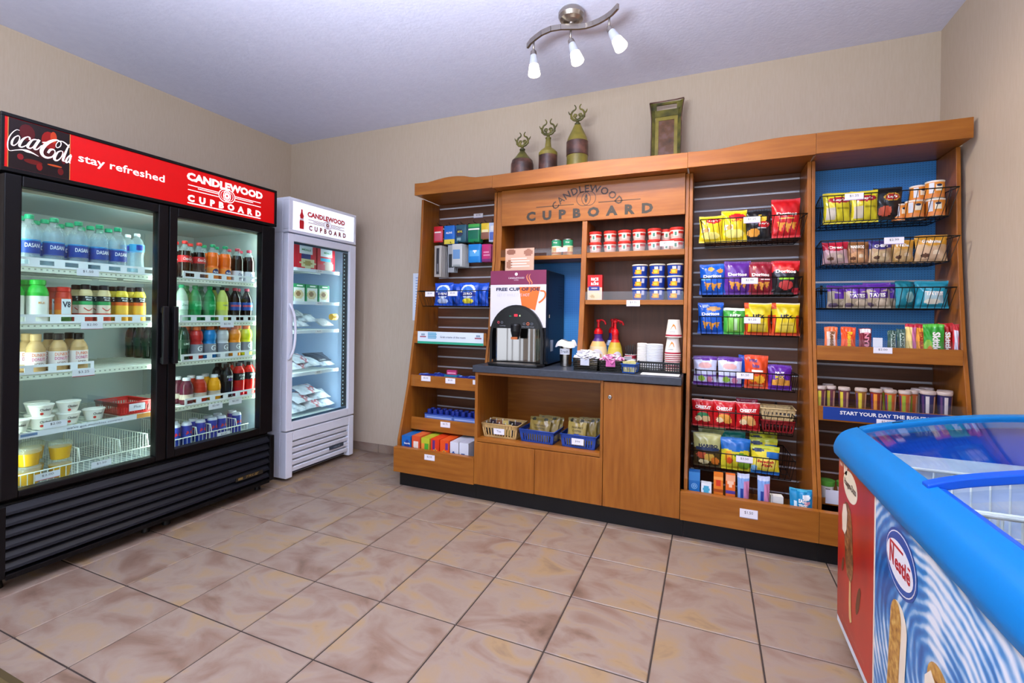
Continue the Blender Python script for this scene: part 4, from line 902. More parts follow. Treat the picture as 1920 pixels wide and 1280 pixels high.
bag('chip_bag', 'tall red tortilla chip bag in the topmost slatwall basket', 'snack bag', (.378, 2.935, zB + .01), .140, .215, .06, red_, dart + [('r', .25, .46, .8, .5, c('#E8C060'))], [('Doritos', .74, .085, .52, .60, wh, .04, 0)], .1, 0, None, 4)
zB = RB[1][4] + .004
for k, (x, m, extra, ln, lb, h) in enumerate(((.012, dor, [('e', .45, .83, .12, .07, chipc), ('e', .8, .76, .12, .07, chipc), ('r', 0, .46, .4, .52, c('#5AA0E0'))], 0, 'bright blue', .178), (.142, pur, [], 0, 'purple', .190), (.258, mar, [('r', .5, .45, .9, .48, wh)], 0, 'maroon', .184), (.380, blk, [('w', .66, .05, red_), ('e', .5, .75, .3, .05, c('#E85A50')), ('r', .25, .44, .8, .50, c('#8CC830')), ('e', .5, .27, .26, .14, c('#B83A3A')), ('e', .85, .1, .14, .1, c('#A02030'))], 0, 'black and red', .186))):
    bag('chip_bag', '%s tortilla chip bag in the second slatwall basket' % lb, 'snack bag', (x, 2.935, zB), .138 if k != 2 else .124, h, .055, m, (extra + dart) if k < 3 else extra, [DW if k < 3 else ('Doritos', .74, .10, .5, .68, wh, .04, 0)], .1, 0, None, 11 + k)
bag('chip_bag', 'second purple tortilla bag standing behind in the second slatwall basket', 'snack bag', (.20, 3.02, zB), .125, .18, .05, pur, dart, (), .02, 0, None, 17)
zB = RB[2][4] + .004
bag('chip_bag', 'blue tortilla chip bag at the left of the third slatwall basket', 'snack bag', (.005, 2.935, zB), .138, .180, .06, dor, dart + [('e', .62, .80, .28, .07, c('#C89A60')), ('e', .3, .9, .15, .05, c('#9AB0D8'))], [('Doritos', .72, .10, .5, .64, wh, .04, 0)], .08, 0, None, 21)
bag('chip_bag', 'short green chip bag in the third slatwall basket', 'snack bag', (.130, 2.94, zB), .118, .150, .05, grn2, [('r', .15, .1, .85, .62, c('#7CC850')), ('w', .9, .01, c('#E8F0E0')), ('r', .45, .15, .62, .6, c('#B8DCB0'))], [('utz', .5, .15, .55, .72, wh, .03, .1)], .08, 0, None, 22)
utz = [('w', .955, .0, c('#E8E4C8')), ('r', .02, .8, .18, .99, c('#D8501C')), ('r', .0, .0, .14, .62, c('#C8441A')), ('r', .86, .0, 1, .62, c('#C8441A')), ('r', .0, .0, 1, .08, c('#C8441A')), ('r', .25, .14, .8, .40, c('#DFC84A')), ('r', .3, .3, .75, .34, c('#B8A030'))]
for k, (x, lb) in enumerate(((.248, 'left of the two'), (.383, 'right of the two'))):
    bag('chip_bag', 'yellow chip bag with orange sides, %s in the third slatwall basket' % lb, 'snack bag', (x, 2.935, zB), .136, .178, .055, yel, utz, [('utz', .45, .15, .52, .60, blk, .04, 0)], .08, 0, None, 23 + k)
zB = RB[3][4] + .004
smart = [('w', .86, .01, pur), ('e', .5, .68, .30, .10, c('#D8A8A8')), ('r', .0, .0, 1, .13, pur), ('r', 0, .31, 1, .36, c('#6A4AA0')), ('e', .35, .24, .15, .10, c('#8AB840')), ('e', .7, .22, .12, .10, c('#C87A9A'))]
for k, (x, lb) in enumerate(((-.020, 'left'), (.108, 'second from left'))):
    bag('popcorn_bag', 'silver and purple popcorn bag, %s in the fourth slatwall basket' % lb, 'snack bag', (x, 2.895, zB), .126, .166, .05, foil('#C4CCE8'), smart, (), .08, 0, None, 31 + k)
bag('snack_bag', 'blue snack bag behind the orange one in the fourth slatwall basket', 'snack bag', (.205, 2.955, zB), .10, .175, .04, foil('#1E4EB8'), (), (), .04, 0, None, 33)
bag('snack_bag', 'orange cheese cracker bag in the fourth slatwall basket', 'snack bag', (.240, 2.895, zB), .118, .182, .05, foil('#D2441C'), [('r', .3, .5, .8, .56, wh), ('e', .35, .3, .2, .1, c('#EEA020')), ('e', .65, .28, .22, .12, c('#F0B030')), ('r', .2, .05, .8, .12, c('#E8A070'))], [('ritz', .34, .10, .38, .84, c('#20408C'), .03, 0), ('bits', .3, .10, .48, .68, c('#20408C'), .03, 0)], .08, 0, None, 34)
bag('snack_bag', 'small purple nut bag at the right of the fourth slatwall basket', 'snack bag', (.352, 2.895, zB), .112, .135, .045, foil('#5A2494'), [('r', .15, .2, .95, .42, c('#E0A040')), ('e', .55, .35, .25, .12, c('#C88A38'))], [('NUT', .4, .10, .5, .68, wh, .03, 0), ('MIX', .4, .12, .5, .52, c('#D8C030'), .03, 0)], .08, 0, None, 35)
bag('snack_bag', 'second small purple nut bag behind in the fourth slatwall basket', 'snack bag', (.375, 2.96, zB), .09, .12, .04, foil('#5A2494'), (), (), .04, 0, None, 36)
zB = RB[4][4] + .004
for k, (x, lb, m2) in enumerate(((-.028, 'left, with green print', c('#3A8A5A')), (.082, 'middle', c('#E8A040')), (.200, 'right', c('#E0A860')))):
    bag('cracker_bag', 'red cheese cracker bag, %s, in the fifth slatwall basket' % lb, 'snack bag', (x, 2.865, zB), .118, .150, .045, foil('#B8181E'), [('e', .5, .42, .28, .12, m2), ('e', .3, .3, .16, .1, c('#EED8A8')), ('e', .65, .3, .2, .12, c('#E8C890') if k == 0 else m2), ('w', .97, .0, c('#E8C8C0'))], [('CHEEZ-IT', .72, .12, .5, .72, wh, .05, 0)], .08, 0, None, 41 + k)
bag('cracker_bag', 'dark red cracker bag standing behind in the fifth slatwall basket', 'snack bag', (.20, 2.95, zB), .11, .158, .04, foil('#7A1030'), (), (), .03, 0, None, 45)
crate('plastic_basket', 'small tan slotted basket stacked on a red one in the fifth slatwall basket', 'basket', (.345, 2.93, zB + .066), 0, .165, .13, .062, c('#CDB684'), .88, 8, None)
crate('plastic_basket', 'small red slotted basket under the tan one in the fifth slatwall basket', 'basket', (.345, 2.93, zB + .001), 0, .16, .13, .062, c('#8A1C20'), .88, 9, None)
zB = RB[5][4] + .004
bag('candy_bag', 'pale green topped gummy candy bag in the lowest slatwall basket', 'candy bag', (-.005, 2.86, zB), .145, .185, .05, foil('#B8B878'), [('r', 0, 0, 1, .55, c('#4A3A1E')), ('e', .3, .35, .2, .1, c('#C85A3A')), ('e', .6, .3, .2, .12, c('#D8B04A')), ('e', .4, .15, .18, .08, c('#E8DCA8')), ('e', .8, .2, .15, .12, c('#D87A2A')), ('r', .1, .5, .95, .58, c('#2A3A5A'))], [('HARIBO', .72, .10, .55, .64, c('#1C2440'), .05, 0)], .08, 0, None, 51)
bag('candy_bag', 'green gummy candy bag standing behind the pale green topped one', 'candy bag', (.02, 2.94, zB), .145, .205, .04, foil('#A8B478'), (), (), .03, 0, None, 52)
bag('candy_bag', 'blue and yellow sour candy bag in the middle of the lowest slatwall basket', 'candy bag', (.140, 2.86, zB), .150, .175, .05, foil('#D8CC30'), [('w', .62, .03, foil('#1C68B8')), ('e', .25, .4, .14, .2, c('#E8A020')), ('e', .3, .3, .1, .1, c('#D85020')), ('e', .7, .48, .25, .07, c('#5A9A30')), ('e', .8, .2, .2, .15, c('#88B830'))], (), .08, 0, None, 53)
bag('candy_bag', 'teal candy bag standing behind the blue and yellow one', 'candy bag', (.12, 2.94, zB), .15, .198, .04, foil('#1C8A80'), (), (), .03, 0, None, 54)
sp = [('w', .88, .0, foil('#B8C030')), ('e', .25, .84, .2, .06, c('#2A3A5A')), ('r', .55, .6, 1, .8, c('#2468B0')), ('e', .5, .4, .42, .22, c('#EEDC60')), ('r', 0, 0, 1, .12, c('#2468B0')), ('e', .1, .2, .12, .1, c('#7AB0DC'))]
bag('candy_bag', 'yellow gummy fish bag, front one in the lowest slatwall basket', 'candy bag', (.285, 2.855, zB), .138, .150, .045, foil('#E0D030'), sp, [('Swedish', .62, .10, .5, .47, c('#C8202C'), .04, .2), ('Fish', .4, .10, .55, .34, c('#C8202C'), .04, .2)], .08, 0, None, 55)
bag('candy_bag', 'yellow gummy fish bag, second one behind in the lowest slatwall basket', 'candy bag', (.282, 2.915, zB), .138, .178, .04, foil('#D0C830'), sp[:3], (), .05, 0, None, 56)
bag('candy_bag', 'yellow gummy fish bag, rearmost in the lowest slatwall basket', 'candy bag', (.285, 2.965, zB), .138, .200, .04, foil('#B8C030'), sp[:3], (), .03, 0, None, 57)
# --- bin at the foot of the right slatwall
zK = .128
carton('juice_carton', 'blue juice carton at the far left of the bottom candy bin', 'carton', (-.064, 2.70, zK), .055, .215, .05, c('#1E6AB0'), [('r', 0, .8, 1, 1, c('#3A80C0')), ('r', 0, .70, 1, .74, c('#5AA8D0'))], (), 0)
b = MB(); ring(b, 0, 0, .012, .015, 0, c('#8AC0E8')); ring(b, 0, 0, .004, .008, 0, c('#8AC0E8')); o = b.obj('ring_print', bpy.data.objects['juice_carton']); o.location = (0, -.0258, .14)
carton('gum_pack', 'small white gum pack beside the blue carton in the bottom bin', 'gum', (-.005, 2.685, zK), .05, .165, .04, c('#E4ECF2'), [('e', .5, .82, .32, .1, c('#48A8C8')), ('r', 0, .66, 1, .70, c('#A0C8D8'))], ())
carton('snack_pack', 'orange cracker pack in the bottom candy bin', 'snack pack', (.053, 2.69, zK), .045, .222, .035, c('#E07A24'), [('r', 0, .84, 1, .9, c('#F0A050')), ('e', .5, .78, .3, .06, c('#D03A20')), ('r', 0, .60, 1, .62, c('#A84A18'))], ())
carton('snack_pack', 'orange and purple cracker pack in the bottom candy bin', 'snack pack', (.110, 2.685, zK), .045, .226, .035, c('#DD6A28'), [('r', 0, .88, 1, 1, c('#ECA880')), ('e', .5, .80, .32, .06, c('#F0C8A8')), ('r', 0, .56, 1, .66, c('#4A3A8A')), ('r', 0, .0, 1, .2, c('#C86A30'))], ())
for x, lb in ((.170, 'left'), (.262, 'right')):
    bag('chew_pack', 'blue and pink candy bar pack, %s of two in the bottom bin' % lb, 'candy bar', (x, 2.68, zK), .056, .238, .02, foil('#7AA0D8'), [('r', .55, 0, 1, .85, foil('#C880A8')), ('r', .25, .1, .5, .7, foil('#1E3E90')), ('r', .0, .9, 1, 1, foil('#C8D0E8'))], (), 0, 0, None, 61)
b = MB(); b.box(-.027, .027, -.02, .02, 0, .145, c('#E4E2DA')); solid(b, 'white_card_box', 'plain white card box in the bottom candy bin', 'box', (.322, 2.70, zK), .1)
bag('cookie_bag', 'blue cookie bag leaning at the right end of the bottom candy bin', 'cookie bag', (.425, 2.672, zK), .102, .202, .035, foil('#1484B8'), [('e', .7, .82, .18, .07, c('#E8F0F4')), ('e', .75, .68, .14, .04, c('#D898A8')), ('r', .18, .5, .3, .72, c('#CFE4EE')), ('w', .95, .01, foil('#50B8D8'))], [('TREE', .36, .11, .55, .60, wh, .04, 0), ('EAST', .36, .09, .55, .73, wh, .04, 0)], 0, 0, None, 62)
for k, x in enumerate((.025, .081, .137, .215, .300, .365)):
    b = MB(); b.box(-.001, .001, -.13, .03, 0, .16 - .006 * (k % 3), ACRYL); solid(b, 'acrylic_divider', 'clear acrylic divider, %s from left in the bottom candy bin' % ORD[k], 'divider', (x, 2.78, zK))

# --- blue pegboard: three wire baskets
PB = [('topmost wire basket on the blue pegboard, with bags and stacked cans', .790, 2.815, 1.790, 1.662, .55, .50), ('second wire basket on the blue pegboard, with cookie bags', .795, 2.815, 1.562, 1.447, .55, .50), ('lowest wire basket on the blue pegboard, with purple and teal bags', .785, 2.815, 1.322, 1.220, .55, .52)]
for (lb, xc, yf, zt, zb, wt, wb), (t, X) in zip(PB, (('$1.25', .657), ('$2.99', .82), (None, 0))):
    o = wire_basket(lb, xc, yf, zt, zb, wt, wb)
    if t: price_tag(o, X, yf - .004, zt - .013, .078, .034, t, '#A090C0')
zB = PB[0][4] + .004
for k, (x, lb) in enumerate(((.612, 'left of two'), (.730, 'right of two'))):
    bag('chip_bag', 'yellow chip bag, %s in the topmost pegboard basket' % lb, 'snack bag', (x, 2.93, zB), .128 if k == 0 else .118, .165, .06, foil('#D8CC2A'), [('e', .55, .74, .4, .1, c('#A82838')), ('r', .1, .12, .42, .5, c('#C8C0B0')), ('r', .45, .45, .9, .5, c('#A8A020'))], [("Lay's", .46, .09, .55, .74, wh, .04, .1)], .08, 0, None, 71 + k)
bag('chip_bag', 'black barbecue chip bag in the topmost pegboard basket', 'snack bag', (.835, 2.95, zB + .012), .125, .165, .05, blk, [('e', .6, .68, .3, .13, c('#C89A30')), ('e', .6, .68, .24, .10, c('#A8202A')), ('e', .35, .25, .24, .16, c('#C0543A'))], [("Lay's", .36, .10, .6, .68, wh, .04, .1)], .06, .1, None, 73)
def pcan():
    w_, o_ = c('#EBE3D6'), c('#DE8A2C')
    b = MB(); b.lathe([(0, .001, w_), (.036, 0, STEEL), (.037, .004, STEEL), (.0365, .006, o_), (.0365, .022, c('#E08848')), (.0365, .078, o_), (.037, .081, w_), (.038, .086, w_), (.034, .087, w_), (0, .086, w_)], o_, 24)
    o = b.obj('snack_can'); tag(o, 'x', 'snack can')
    for a, m in ((0, wh), (-.8, c('#D8DCE6'))):
        b = MB(); b.grid(lambda u, v: round_label(.0368, .05)((u - .5) * (.026 if a == 0 else .02) + a * .0368, (v - .5) * (.030 if a == 0 else .05)), 6, 4, m if a else c('#EFE6CC')); b.obj('label_patch', o)
    b = MB(); b.lathe([(0, 0), (1, 0)], c('#26304E'), 14); b.v = [round_label(.0372, .062)(v[0] * .011, v[1] * .006) for v in b.v]; b.obj('oval_logo', o)
    return o
pc = pcan(); first = True
for x, y, z, lb in ((.926, 2.90, 0, 'single one on the left'), (1.005, 2.895, 0, 'lower of the front stack'), (1.003, 2.897, .0875, 'topmost of the front stack'), (.965, 2.975, 0, 'lower of the rear stack'), (.965, 2.973, .0875, 'topmost of the rear stack'), (.893, 2.975, 0, 'behind the single one')):
    lb = 'small orange snack can, %s in the topmost pegboard basket' % lb; loc = (x, y, zB + z)
    if first: pc.location = loc; pc.rotation_euler = (0, 0, .1); pc['label'] = lb; pc['group'] = 'snack cans'; first = False
    else: dup(pc, loc, random.uniform(-.1, .3), lb, 'snack cans')
zB = PB[1][4] + .004
ck1 = lambda a, q: [('w', .62, .03, a), ('e', .5, .3, .38, .24, q), ('e', .3, .25, .12, .08, c('#5A3A28')), ('e', .65, .35, .12, .08, c('#E0CDB0'))]
for k, (x, w, m, a, q, t, lb) in enumerate(((.604, .118, '#C8A0A8', foil('#B81C38'), c('#B8A098'), 'Oreo', 'red and pink'), (.703, .10, '#A87858', foil('#8A5A30'), c('#C8966A'), 'NABISCO', 'brown'), (.798, .10, '#B89A7A', foil('#3A3078'), c('#C8B088'), 'CHIPS', 'navy and tan'), (.890, .095, '#C0985A', foil('#C89030'), c('#C8A878'), 'Nilla', 'gold'), (1.000, .125, '#C8A880', foil('#D0962E'), c('#C8A888'), 'Grahams', 'large gold'))):
    bag('cookie_bag', '%s cookie bag, %s from left in the second pegboard basket' % (lb, ORD[k]), 'cookie bag', (x, 2.925 + .01 * (k % 2), zB), w, .118 if k < 4 else .135, .045, foil(m), ck1(a, q), [(t, .6, .13, .5, .76, wh, .04, 0)], .06, (.06, -.1, .05, 0, -.12)[k], None, 81 + k)
zB = PB[2][4] + .004
tq = [('w', .70, .04, foil('#5A2A98')), ('r', .2, .4, .9, .66, foil('#5A2A98')), ('e', .3, .3, .2, .12, c('#A89880')), ('e', .65, .22, .22, .14, c('#D8C8B0')), ('e', .2, .12, .18, .1, c('#6A5A70'))]
for k, (x, w, h, lb) in enumerate(((.640, .135, .118, 'left one'), (.700, .115, .120, 'second from left'), (.785, .115, .128, 'third from left'), (.86, .10, .124, 'fourth from left, partly behind'))):
    bag('cookie_bag', 'purple and tan cookie bag, %s in the lowest pegboard basket' % lb, 'cookie bag', (x, 2.925 + (.035 if k in (0, 3) else 0), zB), w, h, .05, foil('#B0A48E'), tq, [('TATES', .6, .16, .5, .52, wh, .05, 0)] if k in (1, 2) else (), .05, (.2, 0, -.05, .1)[k], None, 91 + k)
bag('cookie_bag', 'crumpled teal bag left of the flat one in the lowest pegboard basket', 'cookie bag', (.905, 2.935, zB), .105, .138, .06, foil('#1A8498'), [('e', .5, .4, .2, .2, c('#8AB8B8'))], (), .05, .5, None, 97)
bag('cookie_bag', 'flat teal and white bag at the right of the lowest pegboard basket', 'cookie bag', (1.005, 2.925, zB), .130, .135, .05, foil('#1A8CA4'), [('r', .25, .2, .85, .62, c('#A8C8D0')), ('e', .5, .25, .25, .1, c('#D8D8C8'))], [('TATES', .55, .15, .55, .55, wh, .05, 0)], .05, -.08, None, 98)
# --- candy bars on the upper blue-unit shelf
zS = .9965
for k, (x, w, h, m, art, t, tm, lb, y) in enumerate((
    (.574, .058, .130, '#E8703A', [('r', .15, 0, .85, .8, c('#EFCFC0')), ('r', .3, .2, .6, .7, c('#D8C8B8'))], "Reese's", c('#7A4A20'), 'orange and white', 2.84), (.648, .064, .130, '#E8501A', [], "Reese's", c('#E8C020'), 'bright orange', 2.84), (.718, .054, .126, '#7A2030', [('r', .1, .8, .9, .98, c('#E8E0E0')), ('r', .5, .1, .85, .7, c('#5A1830'))], 'NYM', c('#E08A9A'), 'maroon', 2.84),
    (.826, .036, .118, '#3A5A50', [('r', .35, 0, .9, .85, c('#B8CCC0'))], 'ANDES', c('#2A4A40'), 'dark green', 2.84), (.862, .036, .124, '#3A5A50', [('r', .35, 0, .9, .85, c('#B8CCC0'))], 'ANDES', c('#2A4A40'), 'second dark green', 2.84), (.902, .044, .150, '#E8D080', [('r', .6, 0, 1, 1, c('#C870A0')), ('r', 0, .9, 1, 1, c('#C02840'))], None, wh, 'yellow and pink', 2.845), (.938, .036, .150, '#E89A30', [('r', 0, .88, 1, 1, c('#B82030'))], 'STARBURST', c('#A82820'), 'yellow-orange', 2.85),
    (.990, .082, .152, '#2E9A2E', [('e', .2, .3, .2, .2, c('#88C040')), ('e', .3, .2, .12, .1, c('#D87A30')), ('w', .9, .01, foil('#58C040'))], 'Skittles', wh, 'green', 2.845), (1.040, .055, .156, '#B81C24', [('r', .1, .1, .5, .8, c('#8A1018')), ('e', .6, .6, .2, .08, c('#E0B840'))], 'Skittles', wh, 'red', 2.86), (1.068, .026, .152, '#C82430', [('r', .2, 0, .8, .8, c('#D8D4E4'))], None, wh, 'narrow red and white', 2.835))):
    o = bag('candy_pack', '%s candy pack, %s from left on the upper candy shelf' % (lb, ORD[k]), 'candy', (x, y, zS), w, h, .016, foil(m), art, (), 0.06, 0, None, 100 + k, .05)
    if t: text(t, h * .7, w * .36, tm, o, None, lambda a, z, w=w: (w * .08 + z, -.0118 + .06 * (.065 - a), .060 - a), .04)
# --- ready-meal cups and tubs on the lower blue-unit shelf
zS = .6915
def cup(hx, acc, h=.135, r=.024):
    b = MB(); m, a = c(hx), c(acc); b.lathe([(0, 0, m), (r * .8, 0, m), (r * .98, h * .88, m), (r * 1.08, h * .9, c('#C8B8A8')), (r * 1.08, h * .95, c('#B8A8A0')), (r, h, c('#B8A8A0')), (0, h, c('#C0B0A8'))], m, 18)
    o = b.obj('breakfast_cup'); tag(o, 'x', 'cup')
    for a0, m2, wd in ((-.35, a, .014), (.75, c('#C89A78'), .010), (-1.0, c('#5A3A6A'), .008)):
        k = MB(); k.grid(lambda u, v: ((r * (.8 + .18 * (.1 + .75 * v) / .88) + .0006) * math.sin(a0 + (u - .5) * wd / r), -(r * (.8 + .18 * (.1 + .75 * v) / .88) + .0006) * math.cos(a0 + (u - .5) * wd / r), h * (.08 + .75 * v)), 4, 4, m2); k.obj('label_stripe', o)
    return o
cp = {'p': cup('#6A3440', '#C8B838'), 'y': cup('#8A5A2A', '#CCB82E'), 'r': cup('#8A2A1C', '#D88A2A'), 'o': cup('#B8582A', '#8AA030'), 'n': cup('#2A2858', '#C8C0C0', .14, .028)}
usd = set()
for k, (x, y, kd, lb) in enumerate(((.524, 2.80, 'p', 'purple, at the far left'), (.570, 2.825, 'p', 'purple, second from left'), (.575, 2.90, 'p', 'purple, behind the second'), (.625, 2.805, 'p', 'purple, third from left'), (.694, 2.805, 'y', 'yellow striped, beside the purple ones'), (.755, 2.805, 'r', 'dark red with pale lid'), (.812, 2.805, 'o', 'orange, left of three'), (.818, 2.88, 'o', 'orange, behind the left one'), (.868, 2.805, 'o', 'orange, middle of three'), (.905, 2.835, 'o', 'orange, right of three'),
    (.957, 2.81, 'n', 'navy blue, front left'), (.945, 2.88, 'n', 'navy blue, rear left'), (1.018, 2.81, 'n', 'navy blue, front right'), (1.042, 2.87, 'n', 'navy blue, rear right'), (.995, 2.94, 'n', 'navy blue, rearmost'))):
    lb = 'breakfast cup on the lower cup shelf, ' + lb; p = cp[kd]
    if kd not in usd: usd.add(kd); p.location = (x, y, zS); p['label'] = lb
    else: dup(p, (x, y, zS), random.uniform(-.4, .3), lb)
yb = MB(); yb.lathe([(0, 0, wh), (.026, 0, wh), (.032, .06, wh), (.034, .062, c('#4E9A38')), (.036, .085, c('#5CA83E')), (0, .086, c('#5CA83E'))], wh, 18); yb = solid(yb, 'green_lid_tub', 'white tub with green lid, left of two above the lowest shelf card', 'tub', (.555, 2.80, .2685))
k = MB(); k.grid(lambda u, v: round_label(.0305, .035)((u - .5) * .02, (v - .5) * .03), 4, 3, c('#5A3A30')); k.obj('label_patch', yb)
dup(yb, (.632, 2.80, .2685), .1, 'white tub with green lid, right of two, beside the ice cream chest')
# ---------------------------------------------------------------- left unit: hanging packets, basket, small goods, detergent boxes
def peg(u, x, z, y=2.985):
    b = MB(); b.tube([(x, BK - .002, z), (x, y, z), (x, y - .008, z + .012)], .0022, BLACK, 5); b.box(x - .008, x + .008, BK - .003, BK + .001, z - .012, z + .02, BLACK); b.obj('peg_hook', u, 0, rel=True)
def packet(label, x, ztop, w, h, m, art=(), words=(), y=2.995, n=2, side_m=None, cat='packet', nm='hanging_packet'):
    """flat packets hung one behind the other on a peg; only the front one is printed"""
    for k in range(n):
        lb = label if k == 0 else '%s, %s' % (label, ('second on its hook' if k == 1 else '%s on its hook' % ORD[k]))
        b = MB(); f = pick(art if k == 0 else (), m); z0 = -h
        b.grid(lambda u, v: ((u - .5) * w, -.006 * math.sin(PI * u) ** .5 * math.sin(PI * v) ** .5 - .001, z0 + v * h), 10, 12, f); b.grid(lambda u, v: ((.5 - u) * w, .001, z0 + v * h), 1, 1, side_m or m, False)
        o = solid(b, nm, lb, cat, (x + .002 * k, y + .022 * k + (.0 if k == 0 else 0), ztop))
        if k == 0:
            for (t, tw, th, u, v, mm) in words: text(t, tw * w, th * h, mm, o, ((u - .5) * w, -.0085, z0 + v * h), None, .03)
zP = 1.815
for x, w, h, m, art, words, lb, n in ((-1.865, .078, .118, '#C4202C', [('r', .1, .1, .9, .7, c('#C85A70')), ('r', .15, .55, .8, .66, wh)], (), 'red medicine packet', 1), (-1.770, .088, .135, '#1E6ABF', [('r', 0, .0, 1, .26, c('#D8C84A')), ('r', .1, .15, .6, .2, c('#A88A30'))], [('ALEVE', .6, .10, .5, .6, wh)], 'blue and yellow medicine packet', 3), (-1.672, .084, .125, '#28586A', [('e', .35, .55, .4, .22, c('#2A3450')), ('r', .1, .1, .5, .25, c('#88A8B0'))], [('ADVIL', .5, .12, .42, .6, c('#D8C83A'))], 'dark teal medicine packet', 3), (-1.568, .090, .130, '#12804A', [('r', .08, .2, .92, .7, c('#0E6A50')), ('r', .05, .64, .95, .72, wh), ('w', .86, .01, c('#4AA84A'))], (), 'green medicine packet', 3), (-1.478, .062, .112, '#DDBE30', [('r', 0, 0, 1, .38, c('#8A5A48')), ('r', .1, .44, .9, .6, c('#E8DCA8'))], (), 'yellow and brown medicine packet', 2), (-1.416, .062, .135, '#C8D4E8', [('r', .1, .1, .9, .5, c('#5A74C0')), ('r', .2, .6, .8, .8, wh)], (), 'white and blue medicine packet', 2)):
    peg(uL, x, zP + .012); packet(lb + ' hanging in the upper row', x, zP, w, h, c(m, .3), art, words, 2.99, n)
zP = 1.672
peg(uL, -1.85, zP + .012); packet('tall grey toothbrush card hanging in the lower row', -1.862, zP, .062, .232, c('#A8A49C'), [('r', .3, .1, .7, .95, c('#33343A')), ('r', .36, .15, .62, .4, c('#6A6A70'))], (), 2.985, 5, c('#8A8C92'))
peg(uL, -1.755, zP + .012); packet('tall dark razor card hanging in the lower row', -1.757, zP, .055, .20, c('#9AA0A4'), [('r', .2, .2, .9, .7, c('#2A3034'))], (), 2.995, 3, c('#70787C'))
peg(uL, -1.69, zP + .018); packet('pale grey card with blue picture hanging in the lower row', -1.70, zP + .005, .085, .165, c('#C0C4C2'), [('r', .15, .3, .75, .75, c('#6A94C0')), ('r', .2, .55, .6, .62, wh), ('r', .1, .0, .8, .12, c('#98A0A0'))], (), 2.985, 5, c('#8C9698'))
peg(uL, -1.558, zP + .006); packet('bright blue packet hanging in the lower row', -1.558, zP - .004, .098, .130, c('#1C80CC', .3), [('r', .1, .3, .85, .65, c('#58A8E0')), ('e', .55, .6, .2, .06, wh)], (), 2.985, 2)
peg(uL, -1.463, zP + .006); packet('magenta packet hanging in the lower row', -1.463, zP - .008, .072, .125, c('#B82A6A', .3), [('r', .2, .3, .9, .42, c('#D88AA8')), ('r', .2, .5, .8, .58, c('#D88AA8')), ('r', 0, 0, 1, .15, c('#7A2A6A'))], (), 2.985, 3)
wbL = wire_basket('wide black wire basket on the left slatwall with laundry bags', -1.642, 2.800, 1.325, 1.22, .54, .50, zr=1.32)
price_tag(wbL, -1.807, 2.796, 1.303, .075, .035, '$5.00', '#C8C8D8'); price_tag(wbL, -1.624, 2.796, 1.305, .075, .033, '$5.00', '#C8C8D8')
pod = [('e', .5, .62, .40, .30, c('#D8E4F0')), ('e', .5, .62, .30, .22, c('#3A78D0')), ('r', .08, .42, .92, .60, c('#1A2E8C'))]
for k, (x, y, accent, lb) in enumerate(((-1.735, 2.86, c('#B8C8E8'), 'left front'), (-1.535, 2.86, c('#E0D43A'), 'right front'), (-1.70, 2.93, c('#B8C8E8'), 'left rear'), (-1.49, 2.93, c('#E0D43A'), 'right rear'))):
    bag('laundry_bag', 'bright blue laundry pod bag, %s in the left wire basket' % lb, 'laundry bag', (x, y, 1.225), .150, .160, .05, foil('#1450C8'), pod + [('e', .5, .2, .3, .12, accent)] if k < 2 else (), [('ZERO', .5, .10, .5, .51, wh, .04, 0)] if k == 1 else ([('EVEN', .5, .10, .5, .51, wh, .04, 0)] if k == 0 else ()), .06, 0, None, 111 + k)
NB, nb2 = c('#1C2F86', .3), c('#2B57B8', .3)
for k, (x, y, w, d, h, rz, lb) in enumerate(((-1.845, 2.83, .15, .07, .03, .1, 'left of the upper small-goods shelf'), (-1.775, 2.86, .14, .07, .045, -.2, 'second from left on the upper small-goods shelf'), (-1.565, 2.83, .14, .07, .028, .15, 'third from left on the upper small-goods shelf'), (-1.465, 2.83, .16, .075, .035, -.1, 'at the right of the upper small-goods shelf'))):
    bag('blister_pack', 'shiny dark blue toiletry pack lying flat, ' + lb, 'toiletry pack', (0, 0, 0), w, d, h, foil('#1A2C80'), [('r', .1, .5, .6, .75, c('#6A8AD0')), ('r', 0, 0, 1, .2, foil('#2B50A8'))], (), 0, 0, None, 121 + k)
    o = bpy.data.objects[-1] if False else COL.objects[-1]
    o.rotation_euler = (-1.25, 0, rz); o.location = (x, y - .03, .713)
b = MB(); b.box(-.036, .036, -.012, .012, 0, .03, c('#B0306A')); b.box(-.03, .03, -.0125, -.012, .008, .014, c('#F0B0C8')); solid(b, 'lip_balm_box', 'small pink box on top of the blue toiletry packs', 'box', (-1.645, 2.84, .745), .15, None, .002)
b = MB(); b.box(-.05, .05, -.03, .03, 0, .038, c('#1A6A8A')); solid(b, 'toiletry_box', 'teal box under the small pink box on the toiletry shelf', 'box', (-1.645, 2.842, .7065), .1, None, .002)
b = MB(); b.box(-.05, .05, -.02, .02, 0, .018, c('#8A2A3A')); b.box(-.04, .03, -.0205, -.02, .005, .012, c('#C8A090')); solid(b, 'flat_box', 'flat dark red box in front of the teal box on the toiletry shelf', 'box', (-1.655, 2.80, .7065), 0, None, .002)
for x0, n, off, lb in ((-1.725, 5, -.1, 'left'), (-1.50, 5, -.1, 'right')):
    t = crate('display_tray', 'blue cardboard display tray of small bottles, %s one on the lower small-goods shelf' % lb, 'tray', (x0, 2.86, .389), 0, .235, .11, .075, c('#24409A'), 1.0, 1)
    k = MB(); k.box(-.115, .115, -.0575, -.0565, .035, .07, c('#5A78C0')); k.box(-.1, .1, -.0582, -.0575, .05, .058, c('#A8B8E0')); k.obj('tray_print', t)
